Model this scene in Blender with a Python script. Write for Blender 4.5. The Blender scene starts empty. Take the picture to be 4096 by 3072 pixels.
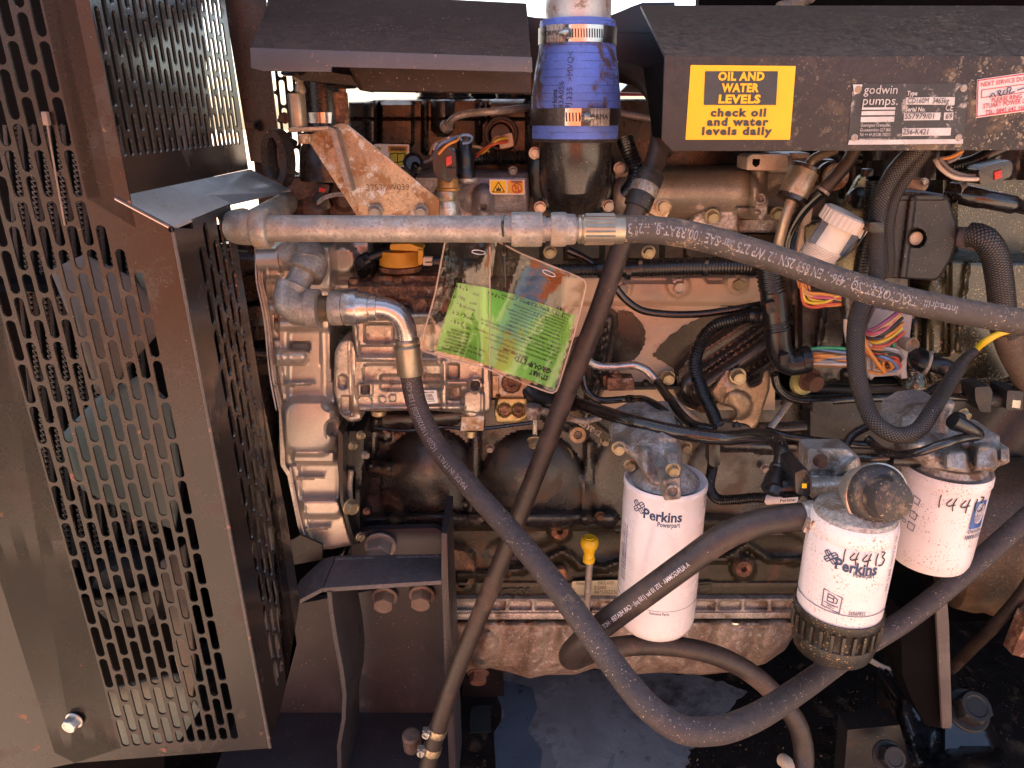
import bpy, bmesh, math, random
import numpy as np
from mathutils import Vector, Matrix
R = math.radians
random.seed(7)
scene = bpy.context.scene
COL = scene.collection
# ---------------------------------------------------------------- camera
F, PITCH, CZ = 2955.0, R(19.9), 1.45
cd = bpy.data.cameras.new("camera"); cam = bpy.data.objects.new("camera", cd); COL.objects.link(cam)
cd.sensor_width = 36; cd.lens = F/4096*36; cd.clip_start = .02; cd.clip_end = 400
cam.location = (0, 0, CZ); cam.rotation_euler = (R(90)-PITCH, 0, 0)
scene.camera = cam
# ---------------------------------------------------------------- sky and sun
SUN_EL, SUN_AZ = R(52), R(-35)      # azimuth from +Y towards +X: the sun stands behind the machine, so the open bay is in shade
wd = bpy.data.worlds.new("World"); scene.world = wd; wd.use_nodes = True
wn = wd.node_tree.nodes; bg = wn["Background"]
sky = wn.new("ShaderNodeTexSky"); sky.sky_type = 'NISHITA'; sky.sun_disc = False
sky.sun_elevation = SUN_EL; sky.sun_rotation = SUN_AZ; sky.dust_density = 3.0; sky.ozone_density = 0.4; sky.air_density = 1.0
wd.node_tree.links.new(sky.outputs[0], bg.inputs[0]); bg.inputs[1].default_value = .105
sl = bpy.data.lights.new("sun", 'SUN'); sl.energy = 5.0; sl.angle = R(.6); sl.color = (1, .90, .77)
so = bpy.data.objects.new("sun", sl); COL.objects.link(so)
sdir = Vector((math.sin(SUN_AZ)*math.cos(SUN_EL), math.cos(SUN_AZ)*math.cos(SUN_EL), math.sin(SUN_EL)))
so.rotation_euler = sdir.to_track_quat('Z', 'Y').to_euler(); so.location = (0, -3, 5)
scene.view_settings.view_transform = 'Standard'; scene.view_settings.look = 'None'
scene.view_settings.exposure = 2.15; scene.view_settings.gamma = 1
scene.render.engine = 'CYCLES'
scene.cycles.max_bounces = 6; scene.cycles.transparent_max_bounces = 8

# ---------------------------------------------------------------- helpers
CP, SP = math.cos(PITCH), math.sin(PITCH)
def W(px, py=None, Y=None):
    """real point on the upright plane Y metres from the lens that is seen at photo pixel (px, py)"""
    if py is None: px, py, Y = px
    a, u = (px-2048)/F, (1536-py)/F
    t = Y/(CP+u*SP)
    return Vector((a*t, Y, CZ+t*(u*CP-SP)))
def WZ(px, py, Z):
    a, u = (px-2048)/F, (1536-py)/F
    t = (Z-CZ)/(u*CP-SP)
    return Vector((a*t, t*(CP+u*SP), Z))
def mp(px, py, Y):
    return Y/(CP+(1536-py)/F*SP)/F
def V3(p): return p if isinstance(p, Vector) else W(*p)
UVN = 'UVMap'
def new():
    b = bmesh.new(); b.loops.layers.uv.new(UVN); return b
LOC = {}
def empty(name, label, cat, loc, group=None):
    o = bpy.data.objects.new(name, None); COL.objects.link(o); o.empty_display_size = .02
    o.location = V3(loc); LOC[o.name] = Vector(o.location)
    o['label'] = label; o['category'] = cat
    if group: o['group'] = group
    return o
def meshof(b, name, ang=35):
    bmesh.ops.recalc_face_normals(b, faces=b.faces)
    m = bpy.data.meshes.new(name); b.to_mesh(m); b.free()
    m.polygons.foreach_set('use_smooth', [True]*len(m.polygons))
    m.set_sharp_from_angle(angle=R(ang))
    return m
def part(name, b, mat, parent=None, label=None, loc=None, ang=35, kind=None):
    """one mesh object; vertices come in world space and are moved to the object's own origin"""
    if loc is None:
        cs = [v.co for v in b.verts]
        loc = Vector((sum(c.x for c in cs)/len(cs), sum(c.y for c in cs)/len(cs), min(c.z for c in cs)))
    else: loc = V3(loc)
    bmesh.ops.translate(b, verts=b.verts, vec=-loc)
    m = meshof(b, name, ang)
    for x in (mat if isinstance(mat, (list, tuple)) else [mat]): m.materials.append(x)
    o = bpy.data.objects.new(name, m); COL.objects.link(o)
    LOC[o.name] = Vector(loc)
    if parent: o.parent = parent; o.location = loc-LOC[parent.name]
    else: o.location = loc
    if label: o['label'] = label
    if kind: o['kind'] = kind
    return o
def solo(name, b, mat, label, cat, group=None, **k):
    o = part(name, b, mat, None, label, **k); o['category'] = cat
    if group: o['group'] = group
    return o
def struct(name, b, mat, **k):
    o = part(name, b, mat, **k); o['kind'] = 'structure'; return o
def inst(name, mesh, parent, loc, rot=None, scale=1, label=None):
    o = bpy.data.objects.new(name, mesh); COL.objects.link(o); LOC[o.name] = Vector(loc)
    if parent: o.parent = parent; o.location = Vector(loc)-LOC[parent.name]
    else: o.location = loc
    if rot is not None: o.rotation_euler = rot
    o.scale = (scale,)*3 if not isinstance(scale, (tuple, list)) else scale
    if label: o['label'] = label
    return o
# ---- shapes
def bevel(b, edges, w, seg=2):
    if w > 0 and edges: bmesh.ops.bevel(b, geom=list(edges), offset=w, segments=seg, profile=.6, affect='EDGES', clamp_overlap=True)
def rnd(poly, rad, n=4):
    out = []; N = len(poly)
    rads = rad if isinstance(rad, (list, tuple)) else [rad]*N
    for i in range(N):
        p = Vector(poly[i][:2]); a = Vector(poly[i-1][:2])-p; c = Vector(poly[(i+1) % N][:2])-p
        r = min(rads[i], a.length*.48, c.length*.48)
        if r <= 0: out.append(tuple(p)); continue
        s, e = p+a.normalized()*r, p+c.normalized()*r
        for k in range(n+1):
            t = k/n; out.append(tuple((1-t)**2*s+2*t*(1-t)*p+t*t*e))
    return out
def slab(b, pts, vec, bev=0, seg=2, mi=0):
    """solid from an outline of world points pushed along vec"""
    f = [b.verts.new(p) for p in pts]; k = [b.verts.new(p+vec) for p in pts]
    n = len(f); ff = b.faces.new(f); fk = b.faces.new(k[::-1]); fs = [ff, fk]
    for i in range(n): fs.append(b.faces.new((f[i], k[i], k[(i+1) % n], f[(i+1) % n])))
    for x in fs: x.material_index = mi
    if bev > 0:
        bevel(b, [e for e in ff.edges], bev, seg)
    return ff
def prism(b, poly, Y, depth, bev=0, seg=2, r=0, mi=0):
    """outline in photo pixels on the plane at Y, pushed back by depth metres; r rounds corners, bev in px"""
    if r: poly = rnd(poly, r)
    pts = [W(p[0], p[1], p[2] if len(p) > 2 else Y) for p in poly]
    return slab(b, pts, Vector((0, depth, 0)), bev*mp(poly[0][0], poly[0][1], Y), seg, mi)
def rect(x0, y0, x1, y1): return [(x0, y0), (x1, y0), (x1, y1), (x0, y1)]
def box(b, c, sx, sy, sz, rot=None, bev=0, mi=0):
    M_ = Matrix.Translation(c) @ (rot.to_4x4() if rot is not None else Matrix())
    vs = [b.verts.new(M_ @ Vector((sx*i/2, sy*j/2, sz*k/2))) for i in (-1, 1) for j in (-1, 1) for k in (-1, 1)]
    fs = [(0, 1, 3, 2), (4, 6, 7, 5), (0, 4, 5, 1), (2, 3, 7, 6), (0, 2, 6, 4), (1, 5, 7, 3)]
    F_ = [b.faces.new([vs[i] for i in q]) for q in fs]
    for x in F_: x.material_index = mi
    if bev > 0: bevel(b, {e for x in F_ for e in x.edges}, bev, 2)
def basis(ax):
    ax = Vector(ax).normalized()
    u = ax.cross(Vector((0, 0, 1)))
    if u.length < .05: u = Vector((1, 0, 0))
    u.normalize(); return ax, u, u.cross(ax).normalized()*-1
def lathe(b, c, ax, prof, n=28, mi=0, caps=True, sc=1, wob=0):
    """prof = [(height along axis, radius)]"""
    c = V3(c); ax, u, v = basis(ax); uv = b.loops.layers.uv.active; rows = []
    for h, r in prof:
        rows.append([b.verts.new(c+ax*h*sc+(u*math.cos(2*math.pi*i/n)+v*math.sin(2*math.pi*i/n))*max(r, 1e-5)*sc*(1+wob*math.sin(5*i+h*90))) for i in range(n)])
    for k in range(len(rows)-1):
        for i in range(n):
            j = (i+1) % n
            f = b.faces.new((rows[k][i], rows[k][j], rows[k+1][j], rows[k+1][i])); f.material_index = mi
            us = (i/n, (i+1)/n, (i+1)/n, i/n); hs = (prof[k][0], prof[k][0], prof[k+1][0], prof[k+1][0])
            for l, a_, h_ in zip(f.loops, us, hs): l[uv].uv = (a_, h_*sc*10)
    if caps:
        for r in (rows[0], rows[-1][::-1]):
            f = b.faces.new(r); f.material_index = mi
def spline(pts, step):
    """Catmull-Rom through pts, resampled at an even step (metres)"""
    P = [V3(p) for p in pts]
    if isinstance(step, str): step = .004
    if len(P) == 2: dense = [P[0].lerp(P[1], i/40) for i in range(41)]
    else:
        Q = [P[0]*2-P[1]]+P+[P[-1]*2-P[-2]]; dense = []
        for i in range(1, len(Q)-2):
            p0, p1, p2, p3 = Q[i-1:i+3]
            a = math.sqrt(max((p1-p0).length, 1e-6)); c = math.sqrt(max((p2-p1).length, 1e-6)); d = math.sqrt(max((p3-p2).length, 1e-6))
            m1 = (p2-p1)+c*((p1-p0)/a-(p2-p0)/(a+c)); m2 = (p2-p1)+c*((p3-p2)/d-(p3-p1)/(c+d))
            for k in range(24):
                t = k/24; t2 = t*t; t3 = t2*t
                dense.append(p1*(2*t3-3*t2+1)+m1*(t3-2*t2+t)+p2*(-2*t3+3*t2)+m2*(t3-t2))
        dense.append(P[-1])
    L = [0]
    for i in range(1, len(dense)): L.append(L[-1]+(dense[i]-dense[i-1]).length)
    tot = L[-1]; n = max(2, int(round(tot/step))); out = []; j = 0
    for k in range(n+1):
        s = tot*k/n
        while j < len(L)-2 and L[j+1] < s: j += 1
        w = (s-L[j])/max(L[j+1]-L[j], 1e-9); out.append(dense[j].lerp(dense[j+1], min(1, max(0, w))))
    return out, tot
def tube(b, pts, r, n=12, step=None, rib=0, pitch=None, caps=True, mi=0, rf=None, metric=False):
    """r in photo pixels (mean scale along the path) unless metric; rib = corrugation depth share with a given pitch px"""
    if metric: m = 1
    else:
        ms = [mp(*p) if not isinstance(p, Vector) else (p.y/CP/F) for p in pts]; m = sum(ms)/len(ms)
    r = r*m
    if rib: st = pitch*m/4
    else: st = step*m if step else max(r*.55, .002)
    C, tot = spline(pts, st); uv = b.loops.layers.uv.active
    T = [(C[min(i+1, len(C)-1)]-C[max(i-1, 0)]).normalized() for i in range(len(C))]
    nrm = basis(T[0])[1]; rows = []; fr = []
    for i, (c, t) in enumerate(zip(C, T)):
        nrm = (nrm-t*nrm.dot(t)).normalized(); bn = t.cross(nrm); rr = r
        if rib: rr = r*(1-rib*(0, .55, 1, .55)[i % 4])
        if rf: rr *= rf(i/(len(C)-1))
        rows.append([b.verts.new(c+(nrm*math.cos(2*math.pi*k/n)+bn*math.sin(2*math.pi*k/n))*rr) for k in range(n)])
        fr.append((c, t, r))
    dl = tot/(len(C)-1)
    for i in range(len(rows)-1):
        for k in range(n):
            j = (k+1) % n
            f = b.faces.new((rows[i][k], rows[i][j], rows[i+1][j], rows[i+1][k])); f.material_index = mi
            for l, a_, h_ in zip(f.loops, (k/n, (k+1)/n, (k+1)/n, k/n), (i, i, i+1, i+1)): l[uv].uv = (a_, h_*dl*10)
    if caps:
        for rr in (rows[0][::-1], rows[-1]):
            f = b.faces.new(rr); f.material_index = mi
    return fr
def proj(p):
    d = p-Vector((0, 0, CZ)); z = d.y*CP-d.z*SP; return 2048+d.x/z*F, 1536-(d.y*SP+d.z*CP)/z*F
def share(fr, px, py):
    q = [proj(f[0]) for f in fr]; i = min(range(len(q)), key=lambda k: (q[k][0]-px)**2+(q[k][1]-py)**2); return i/(len(fr)-1)
def ring_band(b, fr, s, w, r, n=20, mi=0):
    """short collar round a tube at share s of its path, w metres wide"""
    i = min(len(fr)-2, max(1, int(s*(len(fr)-1)))); c, t, _ = fr[i]
    lathe(b, c-t*w/2, t, [(0, r*.92), (0, r), (w*.1, r*1.02), (w*.9, r*1.02), (w, r), (w, r*.92)], n, mi)
    return c, t
# ---- relief castings (real depth from feature lists)
def sdpoly(x, y, poly):
    d = np.full(x.shape, 1e18); s = np.ones(x.shape); N = len(poly); nx_ = np.zeros(x.shape); ny_ = np.zeros(x.shape)
    for i in range(N):
        ax, ay = poly[i][:2]; bx, by = poly[i-1][:2]; ex, ey = bx-ax, by-ay; wx, wy = x-ax, y-ay
        t = np.clip((wx*ex+wy*ey)/(ex*ex+ey*ey+1e-9), 0, 1); qx, qy = wx-ex*t, wy-ey*t; dd = qx*qx+qy*qy
        m = dd < d; d = np.where(m, dd, d); nx_ = np.where(m, ax+ex*t, nx_); ny_ = np.where(m, ay+ey*t, ny_)
        c1, c2, c3 = y >= ay, y < by, ex*wy > ey*wx
        s = np.where((c1 & c2 & c3) | (~c1 & ~c2 & ~c3), -s, s)
    return np.sqrt(d)*s, nx_, ny_
def sm(t): t = np.clip(t, 0, 1); return t*t*(3-2*t)
def feat(x, y, f):
    k = f[0]
    if k == 'B':
        _, x0, y0, x1, y1, h, e = f[:7]; r = f[7] if len(f) > 7 else e; a = R(f[8]) if len(f) > 8 else 0
        cx, cy = (x0+x1)/2, (y0+y1)/2; dx, dy = x-cx, y-cy
        u = dx*math.cos(a)+dy*math.sin(a); v = -dx*math.sin(a)+dy*math.cos(a)
        qx, qy = abs(u)-(abs(x1-x0)/2-r), abs(v)-(abs(y1-y0)/2-r)
        d = np.hypot(np.maximum(qx, 0), np.maximum(qy, 0))+np.minimum(np.maximum(qx, qy), 0)-r
        return h*sm(.5-d/e)
    if k == 'C': _, cx, cy, r, h, e = f; return h*sm(.5-(np.hypot(x-cx, y-cy)-r)/e)
    if k == 'L':
        _, ax, ay, bx, by, r, h = f[:7]; r2 = f[7] if len(f) > 7 else r
        ex, ey = bx-ax, by-ay; t = np.clip(((x-ax)*ex+(y-ay)*ey)/(ex*ex+ey*ey+1e-9), 0, 1)
        rr = r+(r2-r)*t; d = np.hypot(x-ax-ex*t, y-ay-ey*t)/rr; return h*np.sqrt(np.clip(1-d*d, 0, 1))
    if k == 'G': _, cx, cy, rx, ry, h = f; d = ((x-cx)/rx)**2+((y-cy)/ry)**2; return h*np.exp(-d*1.2)
    if k == 'D': _, cx, cy, rx, ry, h = f; d = ((x-cx)/rx)**2+((y-cy)/ry)**2; return h*np.sqrt(np.clip(1-d, 0, 1))
    if k == 'P': _, pl, h, e = f; d = sdpoly(x, y, pl)[0]; return h*sm(.5-d/e)
    if k == 'S': _, ang, wl, h = f; return h*np.sin((x*math.cos(R(ang))+y*math.sin(R(ang)))/wl*6.283)
def relief(b, poly, Y, feats, step=8, er=0, drop=0, skirt=.02, mi=0, tilt=(0, 0)):
    xs = [p[0] for p in poly]; ys = [p[1] for p in poly]
    gx = np.arange(min(xs)-step, max(xs)+2*step, step); gy = np.arange(min(ys)-step, max(ys)+2*step, step)
    X, Yp = np.meshgrid(gx.astype(float), gy.astype(float)); d, nx_, ny_ = sdpoly(X, Yp, poly)
    ins = d < 0
    near = (~ins) | (d > -step*.35)
    keep = np.zeros((len(gy)-1, len(gx)-1), bool)
    for a in (0, 1):
        for c in (0, 1): keep |= ins[a:a+len(gy)-1, c:c+len(gx)-1]
    X2 = np.where(near, nx_, X); Y2 = np.where(near, ny_, Yp); dist = np.where(near, 0, -d)
    h = np.zeros(X2.shape); hm = np.zeros(X2.shape)
    for f in feats:
        if f[0] == 'M':
            hm = np.maximum(hm, feat(X2, Y2, f[1]))
        else: h = h+feat(X2, Y2, f)
    h = h+hm
    if er: q = np.clip(dist/er, 0, 1); h = h-drop*(1-np.sqrt(1-(1-q)**2))
    x0, y0 = np.mean(xs), np.mean(ys); h = h+tilt[0]*(X2-x0)+tilt[1]*(Y2-y0)
    vid = {}
    def gv(i, j):
        if (i, j) not in vid: vid[(i, j)] = b.verts.new(W(X2[i, j], Y2[i, j], Y-h[i, j]))
        return vid[(i, j)]
    cnt = {}
    for i, j in zip(*np.nonzero(keep)):
        q = [(i, j), (i+1, j), (i+1, j+1), (i, j+1)]; vs = [gv(*t) for t in q]
        # coincident snapped corners make slivers: skip those
        if not (ins[i, j] or ins[i+1, j] or ins[i+1, j+1] or ins[i, j+1]): continue
        f = b.faces.new(vs); f.material_index = mi
        for k in range(4):
            e = (q[k], q[(k+1) % 4]); cnt[e] = cnt.get(e, 0)+1
    bk = {}
    def back(t):
        if t not in bk: bk[t] = b.verts.new(vid[t].co+Vector((0, skirt, 0)))
        return bk[t]
    for (a, c) in list(cnt):
        if (c, a) not in cnt:
            f = b.faces.new((vid[a], vid[c], back(c), back(a))); f.material_index = mi
# ---- bolts
def bolt_mesh(name, mat, washer=1.45, rec=.0, wth=.12):
    washer *= .93
    b = new(); n = 24
    if washer: lathe(b, Vector((0, 0, 0)), (0, -1, 0), [(0, washer*.5), (wth*.7, washer*.5), (wth, washer*.47), (wth, .2)], n)
    h0 = wth; ax, u, v = basis((0, -1, 0)); rows = []
    for h, r, cut in ((h0, .577, 0), (h0+.55, .577, 0), (h0+.62, .49, 1), (h0+.62, .38, 1), (h0+.58-rec, .33, 1)):
        if cut: row = [b.verts.new(ax*h+(u*math.cos(k*math.pi/12)+v*math.sin(k*math.pi/12))*r) for k in range(24)]
        else:
            row = []
            for k in range(24):
                a = k*math.pi/12; s = a % (math.pi/3)-math.pi/6; rr = r*.866/math.cos(s)
                row.append(b.verts.new(ax*h+(u*math.cos(a)+v*math.sin(a))*rr))
        rows.append(row)
    for k in range(len(rows)-1):
        for i in range(24): b.faces.new((rows[k][i], rows[k][(i+1) % 24], rows[k+1][(i+1) % 24], rows[k+1][i]))
    b.faces.new(rows[-1]); m = meshof(b, name, 28); m.materials.append(mat); return m
def bolt(parent, px, py, Y, size, mesh, tilt=(0, 0), name='bolt'):
    """size = width across the flats in photo px"""
    s = size*mp(px, py, Y)
    o = inst(name, mesh, parent, W(px, py, Y), None, s); o.rotation_mode = 'YXZ'; o.rotation_euler = (tilt[0], random.uniform(0, 1.05), tilt[1]); return o
# ---- lettering
def glyphs(s, bold=0, spacing=1.0, res=2):
    cu = bpy.data.curves.new('tmp', 'FONT'); cu.body = s; cu.size = 1; cu.resolution_u = res; cu.offset = bold; cu.space_character = spacing
    cu.align_x = 'CENTER'; cu.align_y = 'CENTER'; o = bpy.data.objects.new('tmp', cu)
    m = bpy.data.meshes.new_from_object(o); vs = [v.co.copy() for v in m.vertices]; fs = [tuple(p.vertices) for p in m.polygons]
    bpy.data.objects.remove(o); bpy.data.curves.remove(cu); bpy.data.meshes.remove(m)
    return vs, fs
def put(b, g, fn, mi=0):
    vs, fs = g; q = [b.verts.new(fn(v.x, v.y)) for v in vs]
    for f in fs:
        try: x = b.faces.new([q[i] for i in f]); x.material_index = mi
        except ValueError: pass
def text_flat(b, s, c, du, dv, w=None, h=1.0, lift=.0006, bold=0, nrm=None, spacing=1.0, mi=0, res=2):
    """centred at world point c; du, dv unit vectors (reading direction, up); w = width in metres (else from h)"""
    g = glyphs(s, bold, spacing, res); xs = [v.x for v in g[0]] or [0]; W_ = max(xs)-min(xs); mx = (max(xs)+min(xs))/2
    kx = (w/W_) if w else h; n = nrm if nrm else du.cross(dv).normalized()
    put(b, g, lambda x, y: c+du*(x-mx)*kx+dv*y*h+n*lift, mi)
def text_px(b, s, x0, y0, x1, y1, Y, hpx, lift=.0006, bold=0, spacing=1.0, mi=0, res=2):
    """text from photo pixel (x0,y0) to (x1,y1) (ends of the mid line) on the upright plane at Y"""
    a, c = W(x0, y0, Y), W(x1, y1, Y); du = (c-a); w = du.length; du.normalize()
    nrm = Vector((0, -1, 0)); dv = nrm.cross(du).normalized()
    text_flat(b, s, (a+c)/2, du, dv, w, hpx*1.4*mp((x0+x1)/2, (y0+y1)/2, Y)*1.05, lift, bold, nrm, spacing, mi, res)
def text_tube(b, s, fr, s0, s1, hpx_m, lift=.0003, roll=0, bold=0, flip=1, mi=0, spacing=1.0):
    """text wrapped on a tube from share s0 to s1; hpx_m = letter height in metres; flip -1 reads upside down"""
    g = glyphs(s, bold, spacing, 2); xs = [v.x for v in g[0]]; a, c = min(xs), max(xs); n = len(fr)-1
    camp = Vector((0, 0, CZ))
    def fn(x, y):
        q = (s0+(s1-s0)*(x-a)/(c-a))*n; i = min(n-1, max(0, int(q))); w = q-i
        p = fr[i][0].lerp(fr[i+1][0], w); t = fr[i][1].lerp(fr[i+1][1], w).normalized(); r = fr[i][2]
        v = (camp-p); v = (v-t*v.dot(t)).normalized(); d = t.cross(v)*flip
        an = roll+y*hpx_m/r
        return p+(v*math.cos(an)+d*math.sin(an))*(r+lift)
    put(b, g, fn, mi)
def acam(c): return -math.atan2(c.x, c.y)
def text_cyl(b, s, c, r, a0, z, h, w=None, lift=.0004, bold=0, mi=0, slope=0, vert=0, res=2):
    """text on an upright cylinder (centre c, radius r) at angle a0 from the viewer's side (+ to the right)"""
    g = glyphs(s, bold, 1, res); xs = [v.x for v in g[0]]; mx = (max(xs)+min(xs))/2; kx = w/(max(xs)-min(xs)) if w else h
    def fn(x, y):
        x = (x-mx)*kx; y = y*h; a_ = a0+acam(c)
        if vert: x, y = -y*vert, x*vert
        an = a_+x/r
        return Vector((c.x+math.sin(an)*(r+lift), c.y-math.cos(an)*(r+lift), z+y+slope*x))
    put(b, g, fn, mi)
# ---------------------------------------------------------------- materials
def _ramp(nt, fac, p0, p1):
    r = nt.nodes.new('ShaderNodeMapRange'); r.inputs[1].default_value = p0; r.inputs[2].default_value = p1
    r.interpolation_type = 'SMOOTHSTEP'; nt.links.new(fac, r.inputs[0]); return r.outputs[0]
def _noise(nt, vec, scale, det=4, rough=.6, dist=0):
    n = nt.nodes.new('ShaderNodeTexNoise'); n.inputs['Scale'].default_value = scale; n.inputs['Detail'].default_value = det
    n.inputs['Roughness'].default_value = rough; n.inputs['Distortion'].default_value = dist; nt.links.new(vec, n.inputs['Vector']); return n.outputs['Fac']
def _mul(nt, a, c):
    m = nt.nodes.new('ShaderNodeMath'); m.operation = 'MULTIPLY'
    nt.links.new(a, m.inputs[0])
    if isinstance(c, (int, float)): m.inputs[1].default_value = c
    else: nt.links.new(c, m.inputs[1])
    return m.outputs[0]
def mixc(nt, fac, a, c):
    m = nt.nodes.new('ShaderNodeMix'); m.data_type = 'RGBA'
    if isinstance(fac, (int, float)): m.inputs[0].default_value = fac
    else: nt.links.new(fac, m.inputs[0])
    for s, x in ((6, a), (7, c)):
        if isinstance(x, tuple): m.inputs[s].default_value = (*x, 1)
        else: nt.links.new(x, m.inputs[s])
    return m.outputs[2]
MATS = {}
def M(name, col, rough=.5, metal=0.0, var=.25, vs=25, dirt=None, dirt2=None, dust=0, dustc=(.30, .21, .14), speck=None, bump=None, coat=0, spec=.5, uvpat=None, trans=0, alpha=1, flake=None, xg=None):
    """dirt = (colour, low, high, scale): patches where noise passes low..high; speck = (colour, amount, scale)"""
    if name in MATS: return MATS[name]
    m = bpy.data.materials.new(name); m.use_nodes = True; nt = m.node_tree; bs = nt.nodes['Principled BSDF']; L = nt.links.new
    tc = nt.nodes.new('ShaderNodeTexCoord'); oi = nt.nodes.new('ShaderNodeObjectInfo')
    ad = nt.nodes.new('ShaderNodeVectorMath'); ad.operation = 'ADD'; L(tc.outputs['Object'], ad.inputs[0])
    mu = nt.nodes.new('ShaderNodeVectorMath'); mu.operation = 'SCALE'; mu.inputs[0].default_value = (7.3, 3.1, 5.7); L(oi.outputs['Random'], mu.inputs['Scale'])
    L(mu.outputs[0], ad.inputs[1]); vec = ad.outputs[0]
    n1 = _noise(nt, vec, vs, 6, .62)
    dk = tuple(c*(1-var) for c in col); lt = tuple(min(1, c*(1+var)) for c in col)
    c = mixc(nt, _ramp(nt, n1, .34, .66), dk, lt); rg = None
    # fine grain: pits and wear at millimetre size
    gr = _ramp(nt, _noise(nt, vec, 330, 3, .7), .40, .60); c = mixc(nt, _mul(nt, gr, min(.75, var*2.0)), c, tuple(x*(1-min(.6, var*1.6)) for x in col))
    gx = None
    if xg:
        sp0 = nt.nodes.new('ShaderNodeSeparateXYZ'); L(tc.outputs['Object'], sp0.inputs[0]); gx = _ramp(nt, sp0.outputs[0], *xg)
    def addmask(c, mask, colr): return mixc(nt, mask, c, colr)
    masks = []
    if flake:   # hard-edged flaked paint
        fc, lo, sc = flake; f = _ramp(nt, _noise(nt, vec, sc, 5, .6, .4), lo, lo+.015); c = addmask(c, f, fc)
    for dd in (dirt, dirt2):
        if dd:
            dc, lo, hi, sc = dd; f = _ramp(nt, _noise(nt, vec, sc, 8, .68, .3), lo, hi); f = _mul(nt, f, gx) if gx else f; c = addmask(c, f, dc); masks.append(f)
    if dust:
        g = nt.nodes.new('ShaderNodeNewGeometry'); sx = nt.nodes.new('ShaderNodeSeparateXYZ'); L(g.outputs['True Normal' if False else 'Normal'], sx.inputs[0])
        up = _ramp(nt, sx.outputs[2], -.25, .95); f = _mul(nt, _mul(nt, up, _ramp(nt, _noise(nt, vec, 130, 8, .75), .30, .64)), dust); c = addmask(c, f, dustc); masks.append(f)
    if speck:
        sc_, am, ss = speck; f = _ramp(nt, _noise(nt, vec, ss, 2, .5), .72-am, .75-am)
        big = _ramp(nt, _noise(nt, vec, ss/12, 3, .6), .4, .62); big = _mul(nt, big, gx) if gx else big; c = addmask(c, _mul(nt, f, big), sc_)
    hgt = None
    if uvpat:
        uvn = nt.nodes.new('ShaderNodeUVMap'); uvn.uv_map = UVN; mpn = nt.nodes.new('ShaderNodeMapping'); L(uvn.outputs[0], mpn.inputs[0])
        if uvpat[0] == 'braid':
            _, ku, kv, colb = uvpat; hs = []
            for sg in (1, -1):
                w = nt.nodes.new('ShaderNodeTexWave'); w.wave_type = 'BANDS'; w.bands_direction = 'X'; w.inputs['Scale'].default_value = 1
                q = nt.nodes.new('ShaderNodeMapping'); L(uvn.outputs[0], q.inputs[0])
                vm = nt.nodes.new('ShaderNodeVectorMath'); vm.operation = 'DOT_PRODUCT'; L(uvn.outputs[0], vm.inputs[0]); vm.inputs[1].default_value = (ku, sg*kv, 0)
                cb = nt.nodes.new('ShaderNodeCombineXYZ'); L(vm.outputs['Value'], cb.inputs[0]); L(cb.outputs[0], w.inputs['Vector']); hs.append(w.outputs['Fac'])
            mxn = nt.nodes.new('ShaderNodeMath'); mxn.operation = 'MAXIMUM'; L(hs[0], mxn.inputs[0]); L(hs[1], mxn.inputs[1]); hgt = mxn.outputs[0]
            c = mixc(nt, _ramp(nt, _mul(nt, hs[0], hs[1]), .1, .6), c, colb)
        elif uvpat[0] == 'rings':
            _, kv = uvpat; w = nt.nodes.new('ShaderNodeTexWave'); w.bands_direction = 'Y'; w.inputs['Scale'].default_value = kv; w.inputs['Distortion'].default_value = .6; L(uvn.outputs[0], w.inputs['Vector'])
            hgt = w.outputs['Fac']
            lin = _ramp(nt, hgt, .93, 1.0); c = mixc(nt, _mul(nt, lin, _ramp(nt, _noise(nt, vec, 40), .35, .6)), c, tuple(x*.45 for x in col))
            hgt = None
    L(c, bs.inputs['Base Color'])
    rr = nt.nodes.new('ShaderNodeMapRange'); rr.inputs[3].default_value = max(.04, rough-.09); rr.inputs[4].default_value = min(1, rough+.12); L(_noise(nt, vec, vs*2.2, 6, .65), rr.inputs[0]); ro = rr.outputs[0]
    for f in masks:
        x = nt.nodes.new('ShaderNodeMix'); L(f, x.inputs[0]); L(ro, x.inputs[2]); x.inputs[3].default_value = .85; ro = x.outputs[0]
    L(ro, bs.inputs['Roughness'])
    if metal:
        mv = None
        for f in masks:
            x = nt.nodes.new('ShaderNodeMix'); L(f, x.inputs[0]); x.inputs[3].default_value = 0
            if mv is None: x.inputs[2].default_value = metal
            else: L(mv, x.inputs[2])
            mv = x.outputs[0]
        if mv is None: bs.inputs['Metallic'].default_value = metal
        else: L(mv, bs.inputs['Metallic'])
    bs.inputs['Coat Weight'].default_value = coat; bs.inputs['Coat Roughness'].default_value = .12; bs.inputs['Specular IOR Level'].default_value = spec
    if trans: bs.inputs['Transmission Weight'].default_value = trans
    if alpha < 1: bs.inputs['Alpha'].default_value = alpha
    prev = None
    if bump:
        for sc, st, ds in (bump if isinstance(bump[0], (tuple, list)) else [bump]):
            bn = nt.nodes.new('ShaderNodeBump'); bn.inputs['Strength'].default_value = st; bn.inputs['Distance'].default_value = ds
            L(_noise(nt, vec, sc, 5, .6), bn.inputs['Height'])
            if prev: L(prev, bn.inputs['Normal'])
            prev = bn.outputs[0]
    if hgt is not None:
        bn = nt.nodes.new('ShaderNodeBump'); bn.inputs['Strength'].default_value = .9; bn.inputs['Distance'].default_value = .0006; L(hgt, bn.inputs['Height'])
        if prev: L(prev, bn.inputs['Normal'])
        prev = bn.outputs[0]
    if prev: L(prev, bs.inputs['Normal'])
    MATS[name] = m; return m
RUSTC = (.23, .075, .028)
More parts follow.
